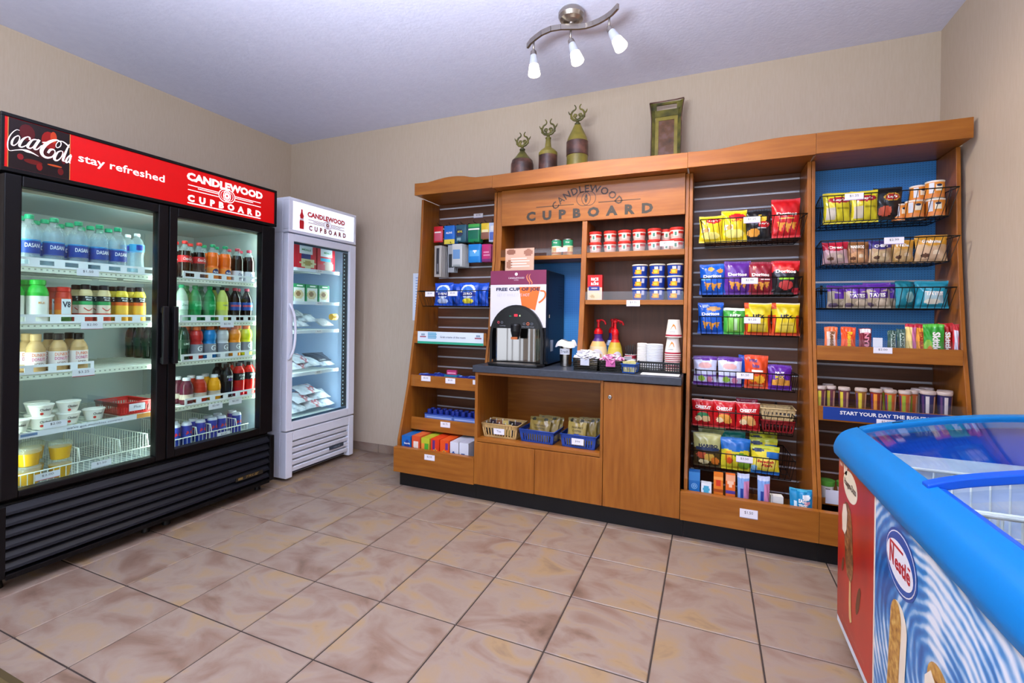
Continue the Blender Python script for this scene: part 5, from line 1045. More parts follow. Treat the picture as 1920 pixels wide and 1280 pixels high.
vp = MB(); vp.lathe([(0, 0, nb2), (.0165, 0, nb2), (.0175, .004, nb2), (.0175, .045, c('#B8C4E4')), (.0175, .055, NB), (.017, .062, NB), (.0165, .10, NB), (.0155, .103, NB), (0, .103, NB)], NB, 14)
vp = solid(vp, 'small_bottle', 'x', 'bottle', (0, 0, .3905)); first = True
for g, x0 in (('left', -1.82), ('right', -1.595)):
    for r in range(2):
        for k in range(5):
            loc = (x0 + k * .0475, 2.835 + r * .045, .3905); lb = 'small dark blue bottle, %s from left, %s row of the %s display tray' % (ORD[k], ('front', 'rear')[r], g)
            if first: vp.location = loc; vp['label'] = lb; vp['group'] = 'small blue bottles'; first = False
            else: dup(vp, loc, None, lb, 'small blue bottles')
for k, (x, w, h, m, art, words, lb, sm) in enumerate(((-1.893, .075, .205, '#1A66B4', [('e', .6, .70, .3, .16, c('#1A3A90')), ('e', .3, .5, .3, .08, c('#E0D890'))], [('Snuggle', .66, .08, .6, .75, wh, .03, 0)], 'blue', '#1D70C0'), (-1.815, .068, .212, '#D4502A', [('r', .2, .35, .8, .85, c('#E8D8CC')), ('e', .2, .4, .3, .12, c('#E8C890'))], [('Bounce', .6, .09, .5, .6, c('#C83A20'), .03, 0)], 'orange and white', '#E06A3A'), (-1.740, .068, .205, '#E08A3A', [('r', .4, .1, .9, .82, c('#4AA02E')), ('r', 0, .85, 1, 1, c('#B8C030'))], (), 'green and lime', '#B8BE34'), (-1.665, .068, .208, '#D83A1A', [('r', .2, .65, .5, .95, c('#5A2A70')), ('e', .55, .56, .36, .13, c('#E8A020')), ('e', .55, .56, .26, .09, c('#3A4A9A'))], (), 'orange-red, left of two', '#E0421C'), (-1.592, .070, .208, '#E2501C', [('r', .65, .7, .85, .92, c('#6A2A80')), ('e', .45, .56, .36, .13, c('#E8A020')), ('e', .45, .56, .26, .09, c('#3A4A9A'))], (), 'orange-red, right of two', '#E8581E'), (-1.518, .066, .205, '#D2D6E0', [('e', .4, .56, .3, .13, c('#2A4A8A')), ('e', .4, .55, .2, .09, c('#C8D83A'))], (), 'white, left of two', '#D8DCE4'), (-1.447, .070, .208, '#D2D6E0', [('e', .4, .54, .3, .13, c('#2A4A8A')), ('e', .4, .53, .2, .09, c('#C8D83A'))], (), 'white, right of two', '#D4D8E2'))):
    carton('laundry_box', '%s laundry box in the bottom bin of the left shelving unit' % lb, 'box', (x, 2.755, .1275), w - .004, h, .19, c(m, .35), art, words, 0, None, c(sm, .35), c(sm, .35), 10, 24)

# ---------------------------------------------------------------- cubbies: soup cans, red cups, macaroni cups, rice box
def soup():
    b = MB(); g, y = c('#2C8A62'), c('#D2C088'); b.lathe([(0, 0, STEEL), (.032, 0, STEEL), (.0335, .003, STEEL), (.033, .006, y), (.033, .022, c('#B8703A')), (.033, .055, y), (.033, .060, c('#E8E4D0')), (.033, .098, g), (.0335, .101, STEEL), (.0335, .104, STEEL), (.031, .1045, STEEL), (.031, .102, STEEL), (0, .102, STEEL)], y, 22)
    o = b.obj('soup_can'); text('Soup', .026, .010, wh, o, None, round_label(.0332, .082), .02, 1, .2)
    k = MB(); k.grid(lambda u, v: round_label(.0332, .038)((u - .5) * .03, (v - .5) * .02), 5, 2, c('#C8894A')); k.obj('label_picture', o); return o
so = soup(); so.location = (-.925, 2.925, 1.553); tag(so, 'green and tan soup can, left of two in the upper left cubby', 'can'); dup(so, (-.848, 2.925, 1.553), .15, 'green and tan soup can, right of two in the upper left cubby')
b = MB(); rc_, wr_ = c('#C03028', .3), c('#D8CFC4'); b.lathe([(0, 0, rc_), (.031, 0, rc_), (.0335, .006, c('#D8C8C0')), (.0365, .028, c('#C8A8A0')), (.0385, .042, rc_), (.0395, .048, wr_), (.040, .052, rc_), (.041, .054, rc_), (.041, .064, rc_), (.038, .066, rc_), (0, .065, rc_)], rc_, 22)
mc = b.obj('red_cup'); tag(mc, 'x', 'snack tub')
k = MB(); k.grid(lambda u, v: ((.0345 + .004 * v) * math.sin((u - .5) * .8), -(.0345 + .0045 * v) * math.cos((u - .5) * .8), .012 + v * .03), 5, 4, c('#DCD8D0')); k.obj('front_label', mc)
k = MB(); k.grid(lambda u, v: ((.0358 + .003 * v) * math.sin((u - .5) * .3), -(.0358 + .0035 * v) * math.cos((u - .5) * .3), .017 + v * .02), 3, 3, c('#4A8A78')); k.obj('label_picture', mc)
first = True; xs7 = (-.672, -.579, -.490, -.402, -.312, -.2475, -.185)
for i, x in enumerate(xs7):
    for lv in range(2):
        y = 2.935 if i != 5 else 2.985; loc = (x, y, 1.5615 + lv * .0665); lb = 'red lidded cup, %s column from left, %s in the upper right cubby' % (ORD[i], ('bottom', 'top')[lv])
        if first: mc.location = loc; mc['label'] = lb; mc['group'] = 'red cups'; first = False
        else: dup(mc, loc, .1 * (i % 3 - 1), lb, 'red cups')
b = MB(); mb_, my_ = c('#1D3C96', .3), c('#E0C880'); b.lathe([(0, 0, mb_), (.040, 0, mb_), (.0455, .062, mb_), (.047, .064, my_), (.0475, .069, c('#D8D4C0')), (.044, .071, c('#C8C8C8')), (0, .0705, c('#D0CCC0'))], mb_, 24)
mac = b.obj('macaroni_cup'); tag(mac, 'x', 'macaroni cup')
for a, z0, w, h, m in ((-.1, .012, .036, .026, '#E89A20'), (-.12, .016, .02, .016, '#F0C040'), (-.05, .038, .02, .016, '#D8D8C8'), (.55, .030, .016, .026, '#C4C8E0'), (-.55, .015, .014, .008, '#E88A28')):
    k = MB(); k.grid(lambda u, v: ((.0402 + .0055 * (z0 + v * h) / .062 + .0008) * math.sin(a + (u - .5) * w / .042), -(.0402 + .0055 * (z0 + v * h) / .062 + .0008 + .0003 * (m == '#F0C040')) * math.cos(a + (u - .5) * w / .042), z0 + v * h), 4, 3, c(m)); k.obj('label_print', mac)
first = True
for i, x in enumerate((-.392, -.291, -.190)):
    for lv in range(3):
        loc = (x, 2.915, 1.2645 + lv * .0712); lb = 'blue macaroni cup, %s column, %s level in the lower right cubby' % (('left', 'middle', 'right')[i], ('bottom', 'middle', 'top')[lv])
        if first: mac.location = loc; mac['label'] = lb; mac['group'] = 'macaroni cups'; first = False
        else: dup(mac, loc, 0, lb, 'macaroni cups')
carton('rice_box', 'red and white rice box at the left of the lower right cubby', 'box', (-.660, 2.90, 1.265), .092, .155, .04, c('#C8BCA8'), [('r', 0, .52, 1, 1, c('#BE1C1C')), ('r', .12, .38, .82, .55, c('#2A3A8A')), ('e', .5, .16, .42, .14, c('#D8C49A')), ('e', .35, .14, .15, .06, c('#B89A60'))], [('RICE', .5, .12, .5, .83, wh, .04, 0), ('A', .12, .07, .5, .735, wh, .04, 0), ('RONI', .5, .11, .5, .645, wh, .04, 0), ('CHICKEN', .4, .05, .47, .465, wh, .02, 0)], 0, None, c('#BE1C1C'), c('#A81A1A'), 12, 24)

# ---------------------------------------------------------------- coffee machine and what stands on the counter
ZT = .8495
cm = thing('coffee_machine', 'black coffee machine with white and plum poster front at the left of the counter', 'coffee machine', (-1.104, 2.70, ZT)); h0 = 1.443 - ZT
KB = mat('coffee_machine_black', '#0D1018', .34, spec=.3)
b = MB(); b.box(-.187, .187, .045, .385, .012, h0, KB); b.box(-.187, -.172, 0.004, .0449, .03, h0, KB); b.box(.172, .187, 0.004, .0449, .03, h0, KB); b.box(-.1719, .1719, .004, .0449, .355, h0, KB); b.obj('housing', cm, .004)
b = MB(); b.box(-.187, .187, 0, .0035, .505, h0, c('#7A2C50')); b.obj('poster_band', cm)
wb_ = c('#D6D4DA'); b = MB(); b.box(-.187, .187, 0, .0035, .24, .5045, wb_); pf = b.obj('poster', cm)
text('FREE CUP OF JOE', .292, .027, c('#22264A'), pf, (-.0, -.0012, .473), None, .035)
text('GET IT WHILE IT IS HOT', .22, .018, c('#C4C2C8'), pf, (-.03, -.0011, .440), None, 0)
OR = c('#E2702E'); b = MB(); b.prism([(.010, .490), (.150, .490), (.118, .345), (.02 + .008, .375)], 'y', -.0006, 0, OR)
Hn = [(.148, .465), (.175, .462), (.183, .445), (.178, .425), (.160, .405), (.140, .392)]; ribbon(b, Hn, [4, 5, 5, 5, 5, 5], -.0005, OR, .0011)
b.obj('cup_print', pf)
b = MB()
for dx in (0, .016): ribbon(b, [(.072 + dx, .50), (.080 + dx, .515), (.066 + dx, .535), (.060 + dx, .555), (.070 + dx, .57)], [1, 3, 4, 3, .6], -.0008, c('#D8805A'))
b.obj('steam_print', cm)
text('CANDLEWOOD', .108, .011, c('#E8D4E0'), cm, (-.01, -.0012, .546)); text('SUITES', .03, .007, c('#D8BCCC'), cm, (-.01, -.0012, .533))
b = MB(); b.lathe([(0, 0), (.010, 0)], c('#E8D4E0'), 16); b.v = [(-.01 + v[0], -.0008, .570 + v[1]) for v in b.v]; b.obj('round_emblem', cm)
# arched dispensing bay
def arch(w, zb, zt, n=20): return [(-w, zb)] + [(-w * math.cos(PI * i / n) * (1 if True else 1), zb + (zt - zb) * .46 + (zt - zb) * .54 * math.sin(PI * i / n)) for i in range(n + 1)] + [(w, zb)]
o_, i_ = arch(.178, .018, .378), arch(.162, .020, .362)
b = MB()
for k in range(len(o_) - 1):
    for y0, pa, pb in ((-.022, o_, i_),):
        b.plate([(pa[k][0], y0, pa[k][1]), (pa[k + 1][0], y0, pa[k + 1][1]), (pb[k + 1][0], y0, pb[k + 1][1]), (pb[k][0], y0, pb[k][1])], BLACKP)
    b.plate([(o_[k][0], -.022, o_[k][1]), (o_[k][0], .004, o_[k][1]), (o_[k + 1][0], .004, o_[k + 1][1]), (o_[k + 1][0], -.022, o_[k + 1][1])], BLACKP)
b.obj('bay_surround', cm)
top = [p for p in i_ if p[1] > .245]; b = MB(); b.prism([(-.160, .232)] + top + [(.160, .232)], 'y', -.0215, -.004, mat('control_panel_black', '#0E0F13', .2)); cp_ = b.obj('control_panel', cm)
b = MB()
for x, z, r, m in ((-.118, .268, .008, '#C04050'), (-.094, .268, .008, '#5A5E68'), (.055, .262, .008, '#5A5E68'), (.080, .262, .010, '#B05A3A'), (.106, .262, .008, '#5A5E68')): ring(b, x, z, r * .55, r, -.0225, c(m), 18)
b.obj('button_rings', cp_)
b = MB(); b.box(-.012, .010, -.0225, -.0216, .306, .320, mat('red_display', '#E02030', .4, 0, 1.2)); b.box(.022, .030, -.0225, -.0216, .306, .316, c('#C8D8A8')); b.box(-.045, -.030, -.0225, -.0216, .306, .310, c('#3A8A6A')); b.obj('display', cp_)
for x, w, z in ((-.09, .04, .247), (.08, .08, .243)): text('COFFEE' if x < 0 else 'PRESS AND HOLD', w, .006, c('#8A8E98'), cp_, (x, -.0222, z))
b = MB(); N = 24
b.grid(lambda u, v: (-.152 * math.cos(PI * u), .0355 - .02 + .026 * math.sin(PI * u) * .9 + .0010 * math.sin(27 * u) + .0004 * math.sin(67 * u + 1), .022 + v * .212), 96, 1, mat('polished_steel', '#9C9A98', .14, 1.0)); b.obj('steel_backsplash', cm)
b = MB(); b.lathe([(0, 0), (.020, 0), (.024, .02), (.032, .05), (.032, .085), (.028, .095), (0, .098)], BLACKP, 18, 0, -.022, .165); b.box(-.020, .020, -.05, -.04, .165, .18, c('#B06030')); b.obj('spout', cm)
b = MB(); b.prism([(-.185, .0), (-.185, -.03), (-.16, -.075), (-.09, -.095), (.09, -.095), (.16, -.075), (.185, -.03), (.185, .0), (.17, .02), (-.17, .02)][::-1], 'z', .001, .016, BLACKP); b.obj('drip_tray', cm, .003)
b = MB()
for k in range(9): b.box(-.13, .13, -.075 + k * .009, -.071 + k * .009, .0165, .0175, NICKEL)
b.obj('drip_grate', cm)
b = MB()
for r in range(9):
    for q in range(3): b.box(.1872, .188, .26 + q * .03, .276 + q * .03, .36 + r * .018, .368 + r * .018, DARK)
b.obj('vent_slots', cm, 0, kind='stuff')
b = MB(); b.box(.1872, .1895, .10, .145, .09, .16, c('#8C94A4')); b.obj('side_sticker', cm)
b = MB(); b.lathe([(0, 0), (.004, 0), (.004, .02), (0, .02)], STEEL, 10, .190, .06, .30); b.obj('lock', cm)
b = MB(); f = pick([('e', .2, .85, .15, .12, c('#8A5A48')), ('e', .8, .8, .15, .15, c('#9A6A58')), ('e', .15, .3, .1, .2, c('#9A6A54'))] + [('r', .2, .2 + k * .11, .85 - .1 * (k % 2), .23 + k * .11, c('#EADFD6')) for k in range(5)], c('#C6A18C'))
b.grid(lambda u, v: (-.098 + u * .196, -.0015 + .03 * v * .15, v * .145), 20, 26, f, False); b.grid(lambda u, v: (.098 - u * .196, .0005 + .03 * v * .15, v * .145), 1, 1, c('#B8988A'), False)
b.box(-.05, .05, .0, .045, 0, .003, c('#B8988A')); solid(b, 'sign_card', 'tan printed card standing on top of the coffee machine', 'card', (-1.115, 2.75, 1.4432))
# waste cup with folded liner and hand-written label
b = MB(); b.lathe([(.030, .002), (0, .003), (.034, 0), (.036, .004), (.041, .14), (.043, .142), (.043, .146), (.040, .146), (.036, .02), (0, .02)], STEEL, 26); tr = solid(b, 'waste_cup', 'steel cup used for trash, right of the coffee machine', 'cup', (-.825, 2.83, ZT))
b = MB(); b.grid(lambda u, v: ((.044 + .020 * v + .006 * math.sin(11 * u * 6.28)) * math.cos(6.28 * u), (.044 + .016 * v + .005 * math.sin(7 * u * 6.28)) * math.sin(6.28 * u), .150 - .028 * v ** 2 + .010 * (1 - v) + .006 * math.sin(3 * u * 6.28 + 1)), 48, 5, c('#E4E6EA', .6)); b.obj('bag_liner', tr)
b = MB(); b.grid(lambda u, v: round_label(.0405, .093)((u - .5) * .07, (v - .5) * .036), 8, 1, c('#E6E8EE')); b.obj('label', tr); text('Trash', .05, .018, c('#60626C'), tr, None, round_label(.0412, .093), .01)
def pump(label, loc, r, hb, m1, m2, neck, rz, sc=1.0):
    b = MB(); b.lathe([(0, 0, m2), (r * .9, 0, m2), (r, .01, m1), (r * 1.0, hb * .45, m1), (r * .86, hb * .72, m1), (r * .62, hb * .9, m2), (r * .42, hb, neck), (r * .42, hb + .03, neck)], m1, 24)
    o = solid(b, 'creamer_pump', label, 'creamer', loc, rz); R_ = mat('red_pump_plastic', '#C8121C', .25)
    b = MB(); z = hb + .028; b.lathe([(r * .46, z), (r * .46, z + .016), (r * .30, z + .034), (.008, z + .040), (.008, z + .075), (.013, z + .076), (.013, z + .09), (0, z + .092)], R_, 18)
    b.tube(smooth([(0, 0, z + .085), (.02, -.008, z + .088), (.04, -.015, z + .078), (.046, -.017, z + .06)]), .0055, R_, 8); b.obj('pump_head', o)
    b = MB(); b.lathe([(0, 0), (1, 0)], c('#E2DEE4'), 20); b.v = [round_label(r + .0004, hb * .38)(v[0] * r * .62, v[1] * r * .75) for v in b.v]; b.obj('label_oval', o)
    return o
p1 = pump('cream and orange creamer pump bottle behind the sugar basket', (-.646, 2.94, ZT), .060, .175, c('#DCC8A0'), c('#E0B070'), c('#4A2A78'), .1); text('French', .05, .016, c('#C86A6A'), p1, None, round_label(.0615, .075), .01, 1, .2); text('Vanilla', .05, .016, c('#C86A6A'), p1, None, round_label(.0615, .055), .01, 1, .2)
pump('white and blue creamer pump bottle, rearmost beside the cream one', (-.575, 3.03, ZT), .052, .18, c('#3A86C8'), c('#C8D8E8'), c('#2A2A78'), .5)
p2 = pump('yellow creamer pump bottle behind the pink sweetener basket', (-.536, 2.915, ZT), .047, .172, c('#CDB84A'), c('#B8A030'), c('#B82020'), .5); text('Sweet', .045, .014, c('#6A4A9A'), p2, None, round_label(.0485, .074), .01, 1, .2); text('Cream', .045, .014, c('#6A4A9A'), p2, None, round_label(.0485, .056), .01, 1, .2)
b = MB(); b.lathe([(0, 0, wh), (.028, 0, wh), (.033, .062, wh), (.034, .082, c('#A82A40')), (.035, .086, wh), (.033, .086, wh), (.027, .01, wh), (0, .01, wh)], wh, 20); st = solid(b, 'straw_cup', 'white and red paper cup holding black straws', 'cup', (-.438, 2.90, ZT))
for k in range(14):
    a = k * 2.4; r = .006 + .0015 * k; s = MB(); s.bar((r * math.cos(a) * .6, r * math.sin(a) * .6, .012), (r * math.cos(a) * 1.5, r * math.sin(a) * 1.5, .135 + .006 * (k % 3)), .0022, DARK, 5)
    o = s.obj('stirring_straw'); o.location = (-.438, 2.90, ZT); tag(o, 'thin black stirring straw standing in the paper cup', 'straw', 'stirring straws')
LIDW = c('#E2E6EE', .4)
def stack(nm, label, loc, n, r, hh, m):
    t = thing(nm, label, 'lid stack', loc)
    for k in range(n):
        b = MB(); b.lathe([(0, 0), (r * .8, 0), (r * .82, .006), (r, .007), (r, .012), (r * .9, .015), (r * .84, .013), (0, .012)], m, 24); o = b.obj('cup_lid', t); o.location = (0, 0, k * hh)
    return t
stack('lid_stack', 'tall narrow stack of white cup lids in the black tray', (-.362, 2.83, ZT + .007), 16, .029, .0092, c('#E8E6E0', .5)); stack('lid_stack', 'wide stack of white cup lids beside the paper cups', (-.292, 2.835, ZT + .007), 16, .048, .0090, LIDW)
def pcup(): 
    b = MB(); w_, r_, o_ = c('#E4DED4', .5), c('#A82A40', .5), c('#E0802A', .5)
    b.lathe([(.045, .0, w_), (.046, .004, w_), (.0445, .006, w_), (.0435, .016, r_), (.032, .098, w_), (.031, .101, w_), (.029, .098, w_), (0, .098, w_)], w_, 24); o = b.obj('paper_cup')
    b = MB(); fr = lambda x, z: ((.0452 - .0125 * z / .098 + .0006) * math.sin(x / .042), -(.0452 - .0125 * z / .098 + .0006) * math.cos(x / .042), z)
    vv = [(-.012, .042), (.022, .046), (.018, .066), (.006, .078), (-.004, .060)]; b.plate([fr(*p) for p in vv], o_); b.obj('orange_print', o); text('suites', .03, .008, c('#6A6A72'), o, None, lambda x, z: fr(x, z + .033)); return o
pq = pcup(); tag(pq, 'x', 'paper cup'); cx_, cy_ = -.192, 2.835
for k in range(10):
    z = ZT + .007 + k * .0115 if k < 9 else ZT + .007 + 8 * .0115 + .1005
    lb = ('upside-down paper cup, %s from bottom in the stack' % ORD[k]) if k < 9 else 'paper cup standing alone on top of the upside-down stack'
    if k == 0: pq.location = (cx_, cy_, z); pq['label'] = lb; pq['group'] = 'paper cups'; pq.rotation_euler = (0, 0, -.25)
    else: dup(pq, (cx_ + (0 if k < 9 else .004), cy_, z), -.25 + (.1 if k == 9 else 0), lb, 'paper cups')
# perforated black tray
t = thing('perforated_tray', 'black perforated plastic tray holding lids and cups at the right of the counter', 'tray', (-.262, 2.825, ZT)); w, d, h = .115, .085, .062
b = MB(); b.box(-w, w, -d, d, .0005, .004, BLACKP)
for z0, z1 in ((.004, .013), (.0225, .027), (.0365, .041), (.0505, h)):
    b.box(-w, w, -d, -d + .003, z0, z1, BLACKP)
for k in range(19): x = -w + k * (2 * w - .0055) / 18; b.box(x, x + .0055, -d + .0002, -d + .0028, .0125, .051, BLACKP)
b.box(-w, w, d - .003, d, .004, h, BLACKP); b.box(-w, -w + .003, -d + .003, d - .003, .004, h, BLACKP); b.box(w - .003, w, -d + .003, d - .003, .004, h, BLACKP); b.obj('tray_body', t)
# sugar baskets
def wicker(label, loc, w, d, h):
    b = MB(); m = mat('black_wicker', '#16150F', .55)
    for k in range(7):
        z = .004 + k * (h - .006) / 6; e = .0018 * (1 if k % 2 else -1)
        P = []
        for (x0, y0), (x1, y1) in (((-w, -d), (w, -d)), ((w, -d), (w, d)), ((w, d), (-w, d)), ((-w, d), (-w, -d))):
            n = 16
            for i in range(n): s = i / n; q = e * (1 if i % 2 else -1); f = 1 + .10 * z / h; P.append(((x0 + (x1 - x0) * s + (q if x0 == x1 else 0)) * f, (y0 + (y1 - y0) * s + (q if y0 == y1 else 0)) * f, z))
        b.tube(P, .0042, m, 5, True)
    b.box(-w, w, -d, d, .0005, .004, m); return solid(b, 'wicker_basket', label, 'basket', loc)
w1 = wicker('black woven basket heaped with white sugar packets', (-.660, 2.713, ZT), .066, .05, .068); w2 = wicker('black woven basket with pink sweetener packets', (-.512, 2.713, ZT), .062, .05, .062)
for wq, hx, x in ((w1, '#C4C8D4', .0), (w2, '#C860A0', .0)):
    b = MB(); b.box(x - .026, x + .026, -.0625, -.0605, .030, .068, c(hx)); b.obj('name_card', wq)
def heap(nm, label, cat, loc, w, d, h, n, mats_, seed, kind=None):
    r = random.Random(seed); b = MB()
    for k in range(n):
        a = r.uniform(0, 6.28); q = r.random() ** .6; x, y = math.cos(a) * q * w, math.sin(a) * q * d; z = h * (1 - q * q) * r.uniform(.55, 1) + .002
        M = Matrix.Translation((x, y, z)) @ Matrix.Rotation(r.uniform(0, 6.28), 4, 'Z') @ Matrix.Rotation(r.uniform(-.9, .9), 4, 'X'); m = r.choice(mats_)
        vs = [M @ Vector(p) for p in ((-.024, -.016, 0), (.024, -.016, 0), (.024, .016, 0), (-.024, .016, 0), (-.02, -.012, .004), (.02, -.012, .004), (.02, .012, .004), (-.02, .012, .004))]
        b.add(vs, [(3, 2, 1, 0), (4, 5, 6, 7), (0, 1, 5, 4), (1, 2, 6, 5), (2, 3, 7, 6), (3, 0, 4, 7)], m)
    b.lathe([(0, -.002), (.9, -.002), (.7, .5), (0, .8)], mats_[0], 14); k = 14 * 6
    b.v[-k:] = [(v[0] * w, v[1] * d, v[2] * h) for v in b.v[-k:]]
    o = solid(b, nm, label, cat, loc); o['kind'] = 'stuff'; return o
heap('sugar_packets', 'heap of white sugar packets filling the left woven basket', 'sugar packets', (-.660, 2.713, ZT + .060), .070, .046, .055, 60, [c('#E8E6EA', .6), c('#DCDCE4', .6)], 5)
heap('sweetener_packets', 'pink and white sweetener packets filling the right woven basket', 'sweetener packets', (-.512, 2.713, ZT + .056), .066, .052, .032, 46, [c('#D890B8', .6), c('#E8D8E4', .6), c('#C870A4', .6)], 6)
heap('sugar_packets', 'small loose pile of white packets beside the straw cup', 'sugar packets', (-.432, 2.80, ZT + .001), .038, .034, .075, 26, [c('#E4E4EA', .6)], 8)
crate('plastic_basket', 'small blue slotted basket with yellow packets at the counter edge', 'basket', (-.405, 2.675, ZT + .001), -.1, .078, .10, .05, c('#1C4A94'), .85, 5, None)
for k in range(6):
    b = MB(); b.box(-.011, .011, -.0015, .0015, 0, .064, c('#DCD48A')); b.box(-.008, .008, -.002, -.0015, .02, .05, c('#E8E4B8'))
    o = solid(b, 'sweetener_packet', 'yellow sweetener packet standing in the small blue basket', 'packet', (-.425 + .008 * k, 2.645 + .012 * (k % 5), ZT + .004), .1, 'yellow packets'); o.rotation_euler = (.15, .08 * (k % 3 - 1), 0)
b = MB(); b.box(-.10, .10, -.04, .06, 0, .0012, c('#DADCE2', .7)); solid(b, 'paper_sheet', 'white paper sheet lying at the right end of the counter', 'paper', (-.245, 2.66, ZT + .0006))
# open cabinet shelf: three baskets
ZO = .3965
tb = crate('plastic_basket', 'tan slotted basket with white-trimmed pods on the open cabinet shelf', 'basket', (-1.195, 2.735, ZO), .0, .245, .17, .085, c('#CBA86C'), .88, 12, None, 'Tea')
for k in range(10):
    b = MB(); m = (c('#2A2420'), c('#3A2A30'), c('#8A5A3A'), c('#D8C070'))[k % 4]; b.box(-.019, .019, -.006, .006, 0, .068, m); b.box(-.021, -.019, -.006, .006, .0, .078, wh); o = solid(b, 'tea_packet', 'dark tea packet with white edge, %s in the tan basket' % ('front row, %s from left' % ORD[k] if k < 5 else 'back row, %s from left' % ORD[k - 5]), 'packet', (-1.285 + .044 * (k % 5), 2.70 + .055 * (k // 5), ZO + .012 + .008 * (k // 5)), 0, 'tea packets')
crate('plastic_basket', 'blue slotted basket with gold coffee bags, middle of the open cabinet shelf', 'basket', (-.945, 2.735, ZO), -.04, .225, .18, .075, c('#2A4A9C'), .9, 14, None); crate('plastic_basket', 'blue slotted basket with gold coffee bags, right end of the open cabinet shelf', 'basket', (-.690, 2.735, ZO), -.04, .215, .18, .075, c('#2A4A9C'), .9, 14, None, 'Joe')
gold = foil('#8A7436'); gold2 = foil('#A48E48')
ga = [('w', .84, .04, foil('#6A5A28')), ('e', .2, .9, .1, .06, c('#2A2A18')), ('e', .75, .92, .1, .05, c('#2A2A18'))]
for k, (x, y, w, h, ln, gm, em, lb) in enumerate(((-.955, 2.70, .145, .135, .35, gold, c('#3A8A5A'), 'front one in the middle basket'), (-.915, 2.745, .145, .135, .35, gold, None, 'second in the middle basket'), (-.895, 2.79, .135, .13, .30, gold, None, 'rearmost in the middle basket'), (-.718, 2.695, .120, .155, .25, gold2, c('#3A4A9A'), 'front one in the right basket'), (-.665, 2.745, .115, .15, .25, gold, None, 'second in the right basket'), (-.640, 2.79, .105, .145, .22, gold, None, 'rearmost in the right basket'))):
    bag('coffee_bag', 'crinkled gold coffee bag, ' + lb, 'coffee bag', (x, y - .01, ZO + .006), w, h, .03, gm, ga + ([('e', .55, .36, .2, .08, em)] if em else []), [('RAINFOREST', .6, .07, .55, .66, c('#4A3A1C'), .02, .1), ('COFFEE', .5, .07, .55, .54, c('#4A3A1C'), .02, .1)] if em else (), ln, -.12, None, 130 + k)

# ---------------------------------------------------------------- decorations on top of the shelving
PAT = noise_mat('aged_green_gold', [(.3, '#2C2C12'), (.5, '#5A561E'), (.7, '#80762C')], 14, .4, 5, bump=.2); BRZ = noise_mat('aged_bronze', [(.3, '#2A1C18'), (.5, '#54362C'), (.75, '#8A5A48')], 18, .35, 5, bump=.2); YG = noise_mat('aged_yellow', [(.3, '#665E1E'), (.6, '#948434')], 12, .4, 5)
def vase(label, loc, prof, ornz, os):
    b = MB(); b.lathe(prof, BRZ, 32); o = solid(b, 'decorative_bottle', label, 'decorative bottle', loc)
    t = MB(); q = os
    t.lathe([(.018, 0), (.02, .006), (.010, .016), (.008, .03), (0, .03)], PAT, 14, 0, 0, ornz)
    for s in (-1, 1):
        z = ornz + .03
        t.tube([(s * x * q, 0, z + y * q) for x, y in smooth([(0, 0), (.6, .12), (.95, .7), (.75, 1.3), (.35, 1.55), (.28, 1.9), (.5, 2.2)])], [.009 - .006 * i / 24 for i in range(25)], PAT, 7)
        t.tube([(s * x * q, 0, z + y * q) for x, y in smooth([(.9, .9), (1.2, 1.05), (1.35, 1.4)])], [.007 - .005 * i / 8 for i in range(9)], PAT, 6)
        t.tube([(s * x * q, 0, z + y * q) for x, y in smooth([(.1, .05), (.35, .4), (.15, .75), (.45, .85), (.6, .6), (.4, .5)])], .0055, PAT, 6)
        t.tube([(s * x * q, 0, z + y * q) for x, y in smooth([(.75, .5), (1.05, .35)])], .005, PAT, 6)
    t.obj('stopper', o); return o
ZD = 2.0205
vase('smallest decorative bottle with dark base and horned stopper, leftmost on the shelving top', (-1.185, 2.95, ZD), [(0, 0, BRZ), (.066, 0, BRZ), (.077, .01, BRZ), (.078, .08, BRZ), (.077, .165, BRZ), (.070, .19, BRZ), (.050, .21, PAT), (.024, .245, PAT), (.013, .262, PAT)], .262, .042)
vase('middle decorative bottle with bronze band and long yellow neck on the shelving top', (-1.001, 2.95, ZD), [(0, 0, BRZ), (.058, 0, BRZ), (.062, .01, BRZ), (.062, .20, BRZ), (.063, .203, YG), (.062, .222, YG), (.050, .236, YG), (.022, .258, YG), (.018, .29, YG), (.016, .315, YG)], .315, .046)
vase('tallest decorative bottle with yellow cone neck and horned stopper on the shelving top', (-.802, 2.95, ZD), [(0, 0, YG), (.064, 0, YG), (.068, .01, YG), (.068, .175, YG), (.071, .178, BRZ), (.071, .265, BRZ), (.068, .268, YG), (.060, .295, YG), (.022, .375, YG), (.018, .382, PAT)], .380, .046)
t = thing('decorative_tray', 'green and bronze tray with cut-out handle leaning upright on the shelving top', 'tray', (-.262, 3.02, ZD)); t.rotation_euler = (-.10, 0, .0); h = .49; w0, w1, wt_ = .088, .088, .102
b = MB()
def W_(z): s = z / h; return .088 + (.014 * ((s - .72) / .28) ** 1.6 if s > .72 else 0) + (.006 * (1 - s / .2) if s < .2 else 0)
b.grid(lambda u, v: (-W_(v * h) + u * .022, -.012 * (1 - u) - .004, v * h), 4, 24, PAT); b.grid(lambda u, v: (W_(v * h) - .022 + u * .022, -.012 * u - .004, v * h), 4, 24, PAT)
b.grid(lambda u, v: (W_(v * h) * (1 - 2 * u), .004, v * h if v < .92 else v * h), 6, 10, BRZ) if False else None
b.prism([(-.066, 0), (.066, 0), (.066, .03), (-.066, .03)], 'y', -.006, .004, PAT); b.prism([(-.068, .395), (.068, .395), (.072, .438), (-.072, .438)], 'y', -.008, .004, PAT); b.prism([(-.080, .474), (.080, .474), (.080, .486), (-.080, .489)], 'y', -.008, .004, PAT)
